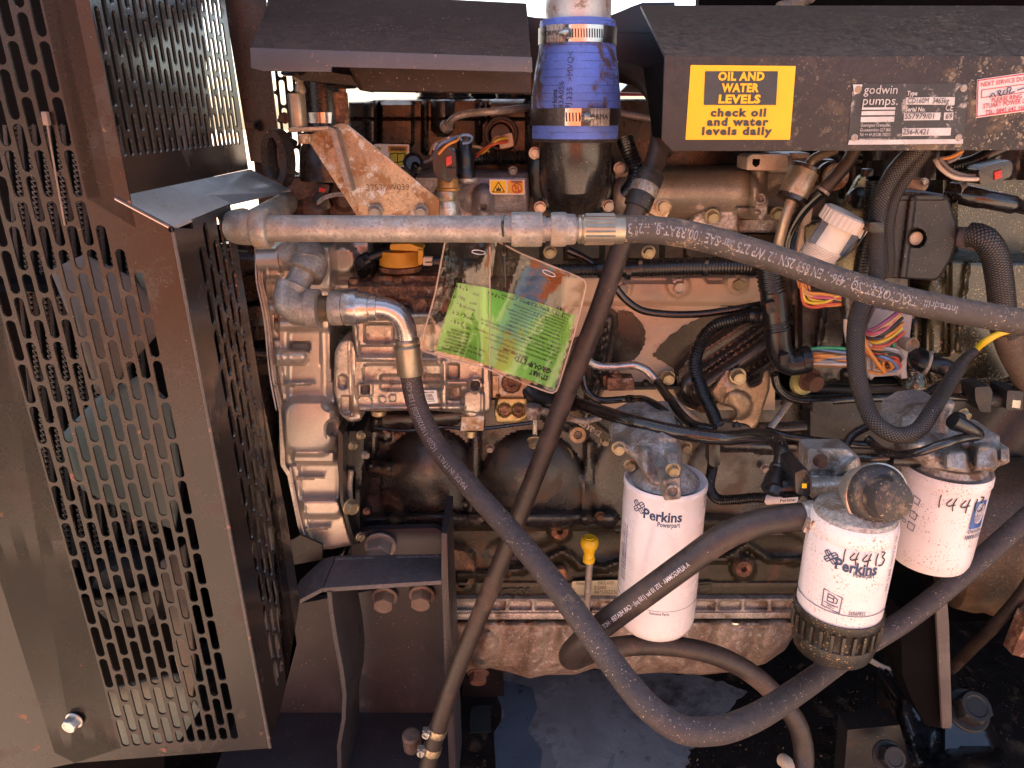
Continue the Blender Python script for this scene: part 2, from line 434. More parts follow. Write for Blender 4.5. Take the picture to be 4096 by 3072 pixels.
m_guard = M('satin_black_steel', (.015, .011, .010), .20, 0, .15, 8, dust=.05, bump=((420, .12, .0006), (60, .05, .001)), spec=.45, speck=((.22, .16, .13), .0, 700), dirt=((.07, .045, .035), .55, .75, 14), dirt2=((.24, .10, .055), .655, .70, 34))
m_hood = M('dusty_black_steel', (.040, .026, .022), .6, 0, .14, 18, dirt=((.085, .05, .038), .5, .72, 30), dust=.7, dustc=(.115, .068, .05), spec=.25, speck=((.34, .25, .18), .05, 420), bump=((500, .15, .0006), (90, .1, .001)))
m_hoodr = M('grimy_black_steel', (.030, .024, .024), .5, 0, .16, 14, xg=(-.14, .16), dirt=((.17, .115, .07), .5, .66, 22), dirt2=((.30, .23, .15), .56, .68, 90), dust=.75, dustc=(.17, .11, .072), spec=.35, speck=((.42, .32, .22), .08, 380), bump=((420, .25, .0008), (90, .12, .001)))
m_edge = M('chipped_edge_steel', (.09, .08, .085), .5, 0, .3, 30, dirt=((.30, .12, .07), .5, .6, 45))
m_alu = M('cast_aluminium', (.56, .49, .42), .28, .75, .25, 22, dirt=((.17, .10, .06), .54, .66, 24), dirt2=((.62, .56, .5), .62, .68, 60), bump=((520, .5, .0009), (120, .15, .001)), speck=((.6, .56, .5), .02, 600), dust=.15)
m_alud = M('stained_aluminium', (.50, .44, .39), .42, .5, .35, 18, dirt=((.13, .08, .05), .48, .62, 26), bump=((480, .5, .001), (90, .2, .0015)), dust=.3, speck=((.55, .5, .44), .04, 500))
m_iron = M('black_cast_iron', (.020, .015, .015), .26, 0, .35, 20, dirt=((.075, .042, .022), .5, .66, 16), bump=((420, .55, .0011), (90, .3, .002)), dust=.1, dustc=(.12, .08, .05), spec=.9)
m_iron2 = M('grimy_block_iron', (.030, .024, .013), .38, 0, .4, 22, dirt=((.15, .06, .028), .55, .68, 20), dirt2=((.02, .018, .016), .55, .7, 12), bump=((380, .6, .0012), (90, .3, .002)), dust=.3)
m_sump = M('corroded_sump', (.31, .225, .165), .55, .1, .3, 26, dirt=((.46, .40, .34), .52, .66, 90), dirt2=((.12, .07, .045), .50, .68, 16), bump=((240, .6, .002), (70, .5, .003)), speck=((.7, .66, .6), .05, 400))
m_steel = M('dull_steel_pipe', (.36, .31, .27), .42, .45, .25, 70, dirt=((.33, .23, .15), .46, .66, 24), dirt2=((.22, .16, .12), .54, .66, 330), bump=(500, .3, .0006), dust=.12, speck=((.16, .10, .07), .05, 500))
m_zinc = M('zinc_plate', (.58, .53, .48), .27, .85, .18, 60, dirt=((.42, .26, .10), .54, .72, 48), bump=(300, .12, .0005))
m_zincy = M('yellow_zinc', (.52, .41, .25), .32, .75, .3, 60, dirt=((.26, .13, .06), .52, .72, 60), bump=(300, .15, .0005), dust=.15)
m_gold = M('corroded_bracket', (.50, .34, .21), .45, .4, .25, 30, dirt=((.33, .15, .055), .5, .6, 34), dirt2=((.62, .54, .47), .54, .62, 75), bump=((360, .5, .0008), (90, .2, .001)), speck=((.17, .07, .03), .09, 420))
m_rust = M('heavy_rust', (.20, .085, .045), .8, 0, .5, 60, dirt=((.36, .17, .09), .5, .62, 60), dirt2=((.42, .33, .28), .6, .68, 50), bump=((300, .9, .0016), (80, .4, .002)))
m_blk = M('black_plastic', (.010, .009, .010), .28, 0, .2, 40, dust=.07, dustc=(.16, .11, .08), bump=(400, .08, .0004), spec=.55, speck=((.3, .22, .15), .02, 500))
m_blkm = M('matte_black_plastic', (.018, .016, .017), .45, 0, .25, 30, dust=.15, bump=(500, .2, .0004), speck=((.34, .26, .17), .06, 520))
m_rub = M('dusty_rubber_hose', (.036, .026, .022), .55, 0, .18, 30, dust=.42, dustc=(.17, .115, .085), bump=((600, .18, .0004), (60, .1, .001)), speck=((.40, .29, .19), .06, 560), uvpat=('rings', .45))
m_rub2 = M('smooth_rubber_hose', (.032, .021, .016), .42, 0, .2, 20, dirt=((.10, .062, .045), .5, .7, 16), dust=.35, dustc=(.15, .09, .065), bump=(500, .12, .0004), speck=((.3, .22, .16), .02, 500))
m_nylon = M('glossy_black_pipe', (.010, .008, .008), .15, 0, .15, 30, dust=.14, dustc=(.2, .13, .08), spec=.7, bump=(200, .05, .0004), speck=((.34, .25, .17), .03, 520))
m_braid = M('braided_sleeve', (.004, .0035, .004), .4, 0, .2, 40, dust=.03, uvpat=('braid', 4.4, 11, (.10, .075, .06)), speck=((.4, .28, .18), .03, 500))
m_white = M('white_filter_paint', (.84, .74, .72), .25, 0, .04, 20, coat=.4, dirt=((.60, .40, .32), .66, .9, 20), spec=.5)
m_whited = M('dirty_white_filter_paint', (.80, .69, .66), .3, 0, .05, 20, dirt=((.60, .42, .33), .6, .85, 24), speck=((.42, .22, .14), .115, 560))
m_blue = M('blue_silicone_rubber', (.105, .175, .58), .5, 0, .16, 26, dirt=((.10, .065, .06), .51, .60, 24), bump=(300, .2, .0005), uvpat=('rings', 4.0))
m_ink = M('dark_blue_print', (.02, .045, .11), .5, 0, .1, 40)
m_inkk = M('black_marker', (.02, .018, .018), .5, 0, .1, 40)
m_inkw = M('white_print', (.62, .56, .54), .6, 0, .2, 80)
m_inkg = M('grey_print', (.30, .27, .27), .6, 0, .3, 80)
m_yel = M('yellow_sign_vinyl', (.86, .45, .010), .38, 0, .05, 20, dirt=((.55, .28, .05), .74, .8, 60))
m_ycap = M('yellow_plastic', (.80, .47, .012), .32, 0, .08, 30)
m_ocap = M('amber_plastic', (.72, .33, .03), .35, 0, .1, 30)
m_navy = M('dark_grey_vinyl', (.035, .040, .045), .42, 0, .15, 40)
m_red = M('red_plastic', (.62, .03, .02), .4)
m_orange = M('orange_wire', (.80, .25, .06), .4, 0, .1, 40)
m_floor = M('worn_painted_tray', (.27, .285, .30), .38, 0, .2, 9, flake=((.20, .215, .23), .54, 9), dirt=((.05, .042, .038), .52, .70, 7), dirt2=((.12, .10, .09), .55, .75, 50), speck=((.30, .20, .12), .04, 240), bump=((80, .4, .002), (13, .2, .003)))
m_dark = M('oily_dark_steel', (.011, .009, .009), .45, 0, .4, 14, dirt=((.07, .04, .02), .6, .75, 20), bump=(120, .4, .0015), speck=((.25, .17, .1), .03, 300))
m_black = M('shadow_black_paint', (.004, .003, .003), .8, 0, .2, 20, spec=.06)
m_cream = M('grey_connector_plastic', (.52, .42, .37), .45, 0, .1, 30, dust=.15)
m_cap = M('offwhite_connector_plastic', (.72, .58, .47), .42, 0, .08, 30, dirt=((.45, .30, .2), .62, .8, 40))
b_zinc = bolt_mesh('bolt_head', m_zinc, 1.5); b_yel = bolt_mesh('bolt_head', m_zincy, 1.55); b_alu = bolt_mesh('bolt_head', m_alu, 1.45)
b_blk = bolt_mesh('bolt_head', m_dark, 1.6); b_rust = bolt_mesh('bolt_head', m_rust, 1.6); b_stl = bolt_mesh('bolt_head', m_steel, 1.5)
# ================================================================ slotted guard at the left
def hit(px, py, O, N):
    a, u = (px-2048)/F, (1536-py)/F
    d = Vector((a, CP+u*SP, u*CP-SP)); c = Vector((0, 0, CZ)); return c+d*((O-c).dot(N)/d.dot(N))
def slot_sheet(b, O, U, V, N, cells, strips, th=.002, mi=0, ns=5):
    """cells = (u0,u1,v0,v1,su0,su1,sv0,sv1): cell with a round-ended slot; strips = plain polygons in (u,v)"""
    P = lambda u, v, k=0: O+U*u+V*v-N*(th*k)
    for (u0, u1, v0, v1, a0, a1, c0, c1) in cells:
        r = (a1-a0)/2; cu = (a0+a1)/2; lo, hi = c0+r, c1-r
        if hi < lo: lo = hi = (c0+c1)/2
        arcR = [(cu+r*math.sin(t), hi+r*math.cos(t)) for t in [math.pi/2*k/ns for k in range(ns+1)]]+[(cu+r*math.sin(t), lo+r*math.cos(t)) for t in [math.pi/2+math.pi/2*k/ns for k in range(ns+1)]]
        arcL = [(2*cu-x, y) for x, y in arcR]
        tops = {}
        rightp = [(cu, v1), (u1, v1), (u1, v0), (cu, v0)]; leftp = [(cu, v1), (u0, v1), (u0, v0), (cu, v0)]
        for rect_, arc, sgn in ((rightp, arcR, 1), (leftp, arcL, -1)):
            loop = rect_+arc[::-1]
            f = b.faces.new([b.verts.new(P(*q)) for q in loop]); f.material_index = mi
            f = b.faces.new([b.verts.new(P(*q, 1)) for q in loop][::-1]); f.material_index = mi
            for i in range(len(arc)-1):
                q = [P(*arc[i]), P(*arc[i+1]), P(*arc[i+1], 1), P(*arc[i], 1)]
                f = b.faces.new([b.verts.new(x) for x in q]); f.material_index = mi; f.smooth = True
    for s in strips:
        slab(b, [P(*q) for q in s], -N*th, 0, mi=mi)
gd = empty('slotted_guard', 'tall black steel guard punched with long round-ended slots, left of the engine', 'guard', (690, 3020, .55))
# front panel -----------------------------------------------------
O = W(690, 910, .55); U = Vector((1, .09, 0)).normalized(); N = Vector((U.y, -U.x, 0)).normalized()
if N.y > 0: N = -N
A0 = hit(505, 2986, O, N); A1 = hit(34, 1268, O, N); V = (A1-A0)/12; pitch = V.length; V.normalize()
B0 = hit(941, 2962, O, N); cs = (B0-A0).dot(U)/10
O = A0
def uv_(px, py):
    d = hit(px, py, O, N)-O; m = Matrix(((U.dot(U), U.dot(V)), (U.dot(V), V.dot(V)))).inverted(); r = m @ Vector((d.dot(U), d.dot(V))); return r.x, r.y
sw, sl_ = cs*.70/2, pitch*.925
vtop = uv_(150, -160)[1]
top_of = {8: uv_(420, 886)[1], 9: uv_(500, 985)[1], 10: uv_(580, 1072)[1]}
b = new(); cells = []; strips = []
vb = -pitch*.035
for c in range(-6, 11):
    u0, u1 = cs*(c-.5), cs*(c+.5); vt = top_of.get(c, vtop)
    if c in top_of:
        # snap the top to a slot end of this column
        k = round((vt-(pitch*.5 if c % 2 else 0))/pitch); vt = k*pitch+(pitch*.5 if c % 2 else 0)-pitch*.0375
    v = -pitch*.5 if c % 2 else 0.0
    while v < vt-.001:
        s0, s1 = v, v+sl_
        a, z = v-pitch*.0375, v+pitch*.9625
        if v < 0: s0 = .0; a = -pitch*.0375
        if c < 0 and s0 < uv_(20, 1150)[1]-pitch*(-c)*.0+pitch*0: pass
        cells.append((u0, u1, a, z, cs*c-sw, cs*c+sw, s0, s1)); v += pitch
    strips.append([(u0, v-pitch*.0375), (u1, v-pitch*.0375), (u1, vtop+pitch), (u0, vtop+pitch)])
# the field stops at column 0 below, so the columns left of it only exist higher up
lim = uv_(-60, 1130)[1]
keep = []
for q in cells:
    c = round((q[4]+q[5])/2/cs)
    if c < 0 and q[2] < uv_(0, 1245)[1]-(c+1)*0: 
        strips.append([(q[0], q[2]), (q[1], q[2]), (q[1], q[3]), (q[0], q[3])])
    else: keep.append(q)
slot_sheet(b, O, U, V, N, keep, [])
P2 = lambda u, v: O+U*u+V*v
ul, ur = cs*-.5, cs*10.5; yb = -pitch*.0375
q = lambda px, py: uv_(px, py)
corn = q(690, 910); knee = q(460, 790); bl = q(300, 3052); br = q(1082, 2992); tl = q(268, -160)
for s in strips: slab(b, [P2(*x) for x in s], -N*.002)
vk = max(s[0][1] for s in strips if abs(s[0][0]-cs*9.5) < 1e-6)
slab(b, [P2(*x) for x in [(cs*-6.5, yb), bl, br, (ur, yb)]], -N*.002)                                  # bottom border
u7 = cs*7.5
vs9 = {c: [s for s in strips if abs(s[0][0]-cs*(c-.5)) < 1e-6][-1][0][1] for c in (8, 9, 10)}
slab(b, [P2(*x) for x in [(ur, yb), br, corn, knee, tl, (u7, vtop+pitch), (u7, knee[1]), (ur, corn[1]), (ur, vs9[10])]], -N*.0021)
bleft = q(-20, 1900)
slab(b, [P2(*x) for x in [(ul, yb), (ul, uv_(0, 1245)[1]), (ul-.12, uv_(0, 1245)[1]), (bl[0]-.12, bl[1]-.02), (bl[0], bl[1])]], -N*.0019)
for f in [f for f in b.faces if max(v.co.z for v in f.verts) > CZ+.6]: pass
fp = part('front_panel', b, m_guard, gd, ang=60)
# lower side panel ------------------------------------------------
cor3, br3 = P2(*corn), P2(*br); k3_ = P2(*knee); m_edgew = M('worn_folded_edge', (.06, .045, .042), .35, 0, .3, 30, dirt=((.30, .15, .09), .60, .68, 60))
Sd = Vector((-.10, 1, 0)).normalized()
def side_pt(px, py, O_, N_): return hit(px, py, O_, N_)
N1 = Vector((1, -Sd.x*-1, 0)); N1 = Vector((Sd.y, -Sd.x, 0)).normalized()
# plane through the long front edge: slightly leaning
e1 = (cor3-br3).normalized(); N1 = Sd.cross(e1).normalized()
if N1.x < 0: N1 = -N1
q1 = lambda px, py: hit(px, py, br3, N1)
b = new()
Us = Sd; Vs = e1
def uvs(px, py):
    d = q1(px, py)-br3; k = Us.dot(Vs); m = Matrix(((1, k), (k, 1))).inverted(); r = m @ Vector((d.dot(Us), d.dot(Vs))); return r.x, r.y
H = (cor3-br3).length
c0 = uvs(800, 1100)[0]; w_ = uvs(952, 1010)[0]
cells = []; csd = .0125; ncol = 5; u_s = w_*.28
cs2 = (w_*.90-u_s)/ncol
pl = pitch*1.0
vbot, vtp = uvs(1080, 2870)[1], uvs(790, 1010)[1]
for c in range(ncol):
    v = vbot-(pl*.5 if c % 2 else 0); u0 = u_s+cs2*c
    while v < vtp:
        s0, s1 = v, v+pl*.9
        if v < vbot: s0 = vbot
        lo = vbot-.004 if v <= vbot else v-pl*.05
        hi = v+pl*.95
        cells.append((u0, u0+cs2, lo, hi, u0+cs2*.16, u0+cs2*.84, s0, s1)); v += pl
slot_sheet(b, br3, Us, Vs, N1, cells, [], .0018)
cellt = {}
for x in cells: cellt.setdefault(round(x[0], 5), []).append(x)
P3 = lambda u, v: br3+Us*u+Vs*v
ue = u_s+cs2*ncol
rt = uvs(958, 960); rb = uvs(1200, 2890); rb2 = uvs(1186, 2975)
slab(b, [P3(0, 0), P3(u_s, 0), P3(u_s, H*.985), P3(0, H)], -N1*.0018)
slab(b, [P3(u_s, 0), P3(rb2[0]*.99, 0.002), P3(ue, vbot-.004), P3(u_s, vbot-.004)], -N1*.0018)
for x0, xs in cellt.items():
    t = max(x[3] for x in xs); lo = min(x[2] for x in xs)
    slab(b, [P3(x0, t), P3(x0+cs2, t), P3(x0+cs2, H*1.0), P3(x0, H*1.0)], -N1*.0018)
    if lo > vbot-.003: slab(b, [P3(x0, vbot-.004), P3(x0+cs2, vbot-.004), P3(x0+cs2, lo), P3(x0, lo)], -N1*.0018)
slab(b, [P3(ue, 0.002), P3(rb2[0]*.99, .002), P3(w_*1.16, .03), P3(w_*1.16, H*.30), P3(w_*1.02, H*.62), P3(w_*1.0, H), P3(ue, H)], -N1*.0018)
part('side_panel', b, m_guard, gd, ang=60)
b = new(); tube(b, [br3+N*.0004+e1*.001, cor3+N*.0004], .0016, 8, metric=True, step=.02); tube(b, [cor3+N*.0003, k3_], .0012, 8, metric=True, step=.02); part('folded_edge', b, m_edgew, gd, ang=80)
# upper inner panel with finer slots ------------------------------
k3 = P2(*knee); t3 = P2(*tl)
e2 = (t3-k3).normalized(); N2 = Vector((0, 1, 0)).cross(e2).normalized()
if N2.x < 0: N2 = -N2
Y2 = Vector((-.02, 1, 0)).normalized()
def uvi(px, py):
    d = hit(px, py, k3, N2)-k3; k = Y2.dot(e2); m = Matrix(((1, k), (k, 1))).inverted(); r = m @ Vector((d.dot(Y2), d.dot(e2))); return r.x, r.y
b = new(); P4 = lambda u, v: k3+Y2*u+e2*v
fl = uvi(488, 630); fr_ = uvi(984, 552); vt = uvi(360, -60)[1]+.05; ur4 = uvi(1012, 650)[0]; n4 = 22; cs4 = (fr_[0]-fl[0])/n4
cells = []
v0 = fl[1]
for c in range(n4):
    u0 = fl[0]+cs4*c; v = v0-(pitch*.5 if c % 2 else 0)
    while v < vt:
        s0, s1 = max(v, v0), v+pitch*.9; lo = v0-.003 if v <= v0 else v-pitch*.05
        cells.append((u0, u0+cs4, lo, v+pitch*.95, u0+cs4*.16, u0+cs4*.82, s0, s1)); v += pitch
slot_sheet(b, k3, Y2, e2, N2, cells, [], .0018)
slab(b, [P4(0, 0), P4(fl[0], 0), P4(fl[0], vt+.04), P4(0, vt+.04)], -N2*.0018)
slab(b, [P4(fl[0], 0), P4(fr_[0], 0), P4(fr_[0], v0-.003), P4(fl[0], v0-.003)], -N2*.0018)
slab(b, [P4(fr_[0], 0), P4(ur4, 0), P4(ur4, vt+.04), P4(fr_[0], vt+.04)], -N2*.0018)
part('inner_panel', b, m_guard, gd, ang=60)
# sloping ledge ---------------------------------------------------
b = new()
pA, pB = k3, cor3
dep = (q1(1072, 752)-cor3).length
pts = [pA+Vector((0, -.001, .0005)), pA+Y2*ur4*1.02, pA+Y2*ur4*1.0+Vector((.045, 0, -.022)), cor3+Sd*w_*1.0, pB+Vector((0, -.001, 0))]
slab(b, pts, Vector((0, 0, -.002)), .0006)
m_ledge = M('scuffed_skylit_ledge', (.62, .60, .57), .27, .7, .14, 14, dirt=((.3, .27, .24), .66, .8, 120), dust=.2, dustc=(.3, .27, .24), bump=((500, .1, .0004)))  # silver base puts the ledge's sky reflection into its colour
part('ledge', b, m_ledge, gd)
b = new(); lathe(b, hit(686, 918, P2(*corn)-N*-.0012, N), N, [(0, .0022), (.0007, .0022), (.0007, .0012)], 14); part('rivet', b, m_black, gd)
# bent rear lip of the ledge / far panel
b = new(); prism(b, [(885, -60), (1060, -60), (1085, 300), (1140, 760), (1040, 650), (1002, 645)], .93, .0025)
part('rear_panel', b, m_guard, gd)
bolt(gd, 1010, 505, .915, 32, b_rust, (0, -1.2))
b = new(); fo = W(1150, 700, 1.08); cells = []; fw_ = .011
for c in range(5):
    v = -.0179 if c % 2 else 0.0
    while v < .34: cells.append((c*fw_, (c+1)*fw_, v-.001, v+.0348, c*fw_+.002, c*fw_+.009, v+.0005, v+.0325)); v += .0358
slot_sheet(b, W(1075, 640, 1.08), Vector((.94, .34, 0)), Vector((0, 0, 1)), Vector((.34, -.94, 0)), cells, [[(-.02, -.1), (0, -.1), (0, .42), (-.02, .42)], [(5*fw_, -.1), (5*fw_+.04, -.1), (5*fw_+.04, .42), (5*fw_, .42)], [(0, -.1), (5*fw_, -.1), (5*fw_, -.019), (0, -.019)]])
solo('far_slotted_panel', b, m_guard, 'far slotted black panel glimpsed between the left guard and lifting eye', 'panel', ang=60)
sc = inst('bolt', b_zinc, gd, hit(300, 2878, O, N)-N*-.0005, (.05, 0, -.15), 50*mp(300, 2878, .57))
b = new()
c = hit(196, 474, O, N)-N*-.004; box(b, c, .004, .004, .009, bev=.001); tube(b, [c+Vector((0, 0, -.004)), hit(232, 700, O, N)+N*.003, hit(262, 900, O, N)+N*.001], .0007, 6, metric=True)
solo('cable_tie', b, M('clear_nylon_tie', (.22, .14, .11), .35), 'pale nylon tie threaded through the upper slots of the left guard', 'cable tie')
# ---------------------------------------------------------------- plain steel side plate below left of the guard
b = new(); prism(b, [(-330, 1560), (30, 2230), (300, 3000), (262, 2980), (-330, 3005)], .62, .02, bev=5)
m_plate = M('scratched_blue_black_plate', (.030, .027, .031), .42, 0, .2, 10, spec=.15, dirt=((.33, .27, .23), .66, .72, 60), dirt2=((.36, .16, .08), .70, .74, 13), speck=((.5, .42, .36), .05, 300), bump=((400, .1, .0004)))
solo('steel_side_plate', b, m_plate, 'scratched blue-black steel plate with rust scrapes at lower left corner', 'plate')
b = new(); prism(b, [(-200, 2985), (20, 2960), (285, 2940), (285, 3000), (-200, 3150)], .66, .05, bev=4)
solo('rusty_chassis_rail', b, m_dark, 'dark rusty chassis rail peeking out under the scratched side plate', 'rail')
# ---------------------------------------------------------------- radiator and fan behind the slots
rd = empty('radiator', 'dark finned radiator core seen through the slots of the left guard', 'radiator', (300, 2400, .78))
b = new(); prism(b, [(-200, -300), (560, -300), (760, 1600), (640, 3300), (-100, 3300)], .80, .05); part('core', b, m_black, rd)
b = new(); m_fin = M('radiator_fin_metal', (.07, .062, .058), .5, .2, .3, 50)
for k in range(9):
    x0 = 60+k*58; tube(b, [(x0-40, 500, .795), (x0+130, 2300, .795)], 8, 6, step=120)
part('water_tube', b, m_fin, rd, kind='stuff')
b = new()
for k in range(8):
    xa, xb = 84+k*58, 84+(k+1)*58-26
    for j in range(170):
        t = j/170; y = 500+1800*t; xo = -40+170*t; d = 4 if j % 2 else -4
        vs = [b.verts.new(W(*p)) for p in ((xa+xo, y-5+d, .79), (xa+xo+16, y+5-d, .785), (xa+xo+32, y-5+d, .79), (xa+xo+32, y+1+d, .79), (xa+xo+16, y+9-d, .785), (xa+xo, y+1+d, .79))]
        b.faces.new(vs)
part('fin', b, m_fin, rd, kind='stuff')
fan = empty('cooling_fan', 'large engine fan with broad grey-green blades behind the slotted guard', 'fan', (560, 1500, .74))
m_blade = M('greygreen_fan_plastic', (.10, .12, .10), .42, 0, .15, 12, dust=.2, dirt=((.3, .2, .12), .62, .8, 12))
m_blade2 = M('tan_fan_blade', (.11, .08, .06), .45, 0, .2, 12, dirt=((.12, .1, .09), .5, .7, 14))
for mat_, poly, y0 in ((m_blade2, [(200, 1080), (330, 1020), (520, 1110), (640, 1240), (645, 1320), (500, 1480), (440, 1580), (385, 1575), (330, 1400)], .70),
                       (m_blade, [(235, 1750), (330, 1650), (400, 1580), (560, 1500), (680, 1620), (720, 1900), (700, 2120), (560, 2070), (330, 1960), (262, 1850)], .69),
                       (m_blade, [(500, 1000), (640, 980), (700, 1180), (640, 1280), (560, 1140)], .73),
                       (m_blade2, [(640, 2250), (740, 2180), (780, 2700), (760, 2860), (700, 2640)], .70),
                       (m_blade, [(420, 2760), (700, 2700), (800, 2840), (720, 2960), (480, 2990)], .71)):
    b = new(); relief(b, poly, y0, [('G', sum(p[0] for p in poly)/len(poly), sum(p[1] for p in poly)/len(poly), 300, 250, .008)], 22, 20, .002, .004, tilt=(-.00006, .00004)); part('blade', b, mat_, fan)
b = new(); lathe(b, (560, 2330, .78), (0, -1, .15), [(0, .05), (.02, .05), (.035, .04), (.04, .02), (.04, .001)], 30); part('hub', b, m_dark, fan)
b = new()
c = W(300, 900, .84); outer = []; 
lathe(b, W(330, 1750, .78), (0, -1, 0), [(0, .19), (.045, .19), (.05, .183), (.0, .18)], 48, caps=False)
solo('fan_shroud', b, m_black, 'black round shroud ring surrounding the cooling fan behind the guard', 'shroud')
# ================================================================ covers above the engine
hl = empty('left_heat_cover', 'folded black steel cover with sloping top at upper left, scuffed lower lip', 'cover', (1550, 290, .74))
b = new()
A = [(1003, 192, .74), (2125, 195+34, .74), (2106, 12, .93), (1090, -40, .96)]
# sloping top, folded front lip
slab(b, [W(*p) for p in A], Vector((0, .001, -.003)), .0015)
part('sloping_top', b, m_hood, hl)
b = new(); prism(b, [(1000, 190), (2128, 228), (2130, 288), (2118, 291), (1325, 264), (1325, 288), (1050, 284), (1003, 270)], .7385, .003, bev=3)
m_lip = M('bluish_black_lip', (.075, .07, .082), .42, 0, .15, 12, dirt=((.3, .13, .08), .66, .7, 26), speck=((.4, .2, .12), .02, 300), bump=(400, .12, .0005))
part('front_lip', b, m_lip, hl)
b = new(); prism(b, [(1395, 268), (2124, 288), (2124, 372), (1440, 362)], .80, .05, bev=3); part('cross_beam', b, m_hood, hl)
b = new(); prism(b, [(1130, 286), (1330, 290), (1400, 300), (1440, 362), (1420, 340), (1200, 320)], .79, .08, bev=2); part('gusset', b, m_hood, hl)
hr = empty('right_canopy_cover', 'folded black steel cover across the upper right carrying the signs, dusty sloping top', 'cover', (3380, 600, .74))
b = new()
slab(b, [W(2662, 225, .74), W(4300, 225, .74), W(4300, 22, .92), W(2562, 20, .92)], Vector((0, .001, -.003)), .0015); part('sloping_top', b, m_hoodr, hr)
b = new(); prism(b, [(2659, 226), (4300, 224), (4300, 600), (2690, 605), (2647, 560)], .7385, .003, bev=4); part('front_face', b, m_hoodr, hr)
b = new(); prism(b, [(2660, 240), (4300, 240), (4300, 560), (2700, 560)], .75, .12); part('rear_box', b, m_black, hr)
yS = .7378
# --- yellow sign
sg = empty('oil_and_water_sign', 'yellow rectangular OIL AND WATER LEVELS sign on the right cover', 'sign', (2960, 560, yS))
b = new(); prism(b, [(2763, 260), (3183, 264), (3160, 559), (2742, 559)], yS, .0005, r=3); part('sign_board', b, m_yel, sg)
b = new(); prism(b, [(2821, 285), (3112, 285), (3104, 420), (2815, 420)], yS-.0005, .0004); part('dark_panel', b, m_navy, sg)
b = new()
for s, x0, x1, y, h in (('OIL AND', 2872, 3058, 307, 29), ('WATER', 2886, 3036, 353, 29), ('LEVELS', 2874, 3042, 398, 29)):
    text_px(b, s, x0, y, x1, y, yS-.0008, h*1.0, .0002, .05, 1.1)
part('lettering', b, m_yel, sg)
b = new()
for s, x0, x1, y, h in (('check oil', 2842, 3064, 452, 30), ('and water', 2828, 3074, 489, 30), ('levels daily', 2808, 3088, 526, 30)):
    text_px(b, s, x0, y, x1, y, yS-.0003, h*.92, .0003, .05, 1.2)
part('lettering', b, m_navy, sg)
# --- maker's plate
npl = empty('pump_data_plate', 'riveted black and silver pump data plate right of the yellow sign', 'plate', (3620, 575, yS))
b = new(); prism(b, [(3413, 335), (3876, 333), (3852, 576), (3391, 580)], yS, .0007, r=3)
m_np = M('printed_data_plate', (.035, .032, .032), .45, 0, .2, 40, dirt=((.42, .36, .31), .56, .68, 60), dirt2=((.5, .43, .38), .66, .7, 22), bump=(400, .2, .0004)); part('plate', b, m_np, npl)
m_npw = M('worn_silver_print', (.56, .50, .47), .5, 0, .15, 40, dirt=((.16, .12, .09), .6, .7, 80))
b = new(); e = yS-.0007
for p in ([(3625, 390), (3820, 388), (3818, 419), (3622, 418)], [(3617, 451), (3763, 450), (3759, 480), (3615, 482)], [(3777, 450), (3814, 450), (3812, 480), (3775, 480)], [(3610, 513), (3805, 511), (3802, 542), (3608, 544)],
          [(3449, 430), (3582, 429), (3581, 438), (3448, 439)], [(3447, 445), (3580, 443), (3579, 460), (3446, 461)], [(3444, 468), (3578, 466), (3576, 487), (3443, 489)]):
    prism(b, p, e, .0005)
for p in ([(3398, 560), (3852, 556), (3852, 575), (3392, 579)], [(3412, 338), (3450, 338), (3440, 372), (3418, 378)]): prism(b, p, e+.0001, .0005)
part('blank_field', b, m_npw, npl)
b = new()
for s, x0, x1, y, h, bo in (('godwin', 3456, 3590, 360, 34, 0), ('pumps.', 3452, 3592, 404, 34, 0), ('Type', 3628, 3669, 374, 17, .02), ('Serial No.', 3622, 3702, 438, 17, .02), ('CE', 3782, 3812, 432, 24, 0),
                           ('Quenington, Cirencester,', 3442, 3563, 501, 12, 0), ('Gloucestershire GL7 5BX.', 3440, 3564, 520, 12, 0), ('Tel: ++ 44 (0)1285 750271', 3438, 3560, 539, 12, 0), ('www.godwinpumps.co.uk', 3436, 3560, 557, 12, 0), ('47-0002', 3758, 3790, 562, 8, 0)):
    text_px(b, s, x0, y, x1, y, e, h*.95, .0003, bo)
part('lettering', b, m_npw, npl)
b = new()
for s, x0, x1, y, h in (('CD160M  3465kg', 3630, 3796, 404, 22), ('S57979/01', 3620, 3735, 466, 22), ('69', 3783, 3808, 466, 22), ('256-K421', 3612, 3712, 528, 22)):
    text_px(b, s, x0, y, x1, y, e-.0005, h*.95, .0003)
part('stamped_lettering', b, m_inkk, npl)
for x, y in ((3433, 358), (3855, 353), (3418, 550), (3834, 550)):
    b = new(); lathe(b, (x, y, e), (0, -1, 0), [(0, 14), (.8, 14), (1.8, 12), (2.6, 8), (2.0, 4), (1.2, .1)], 18, sc=mp(x, y, e)); part('rivet', b, m_steel, npl)
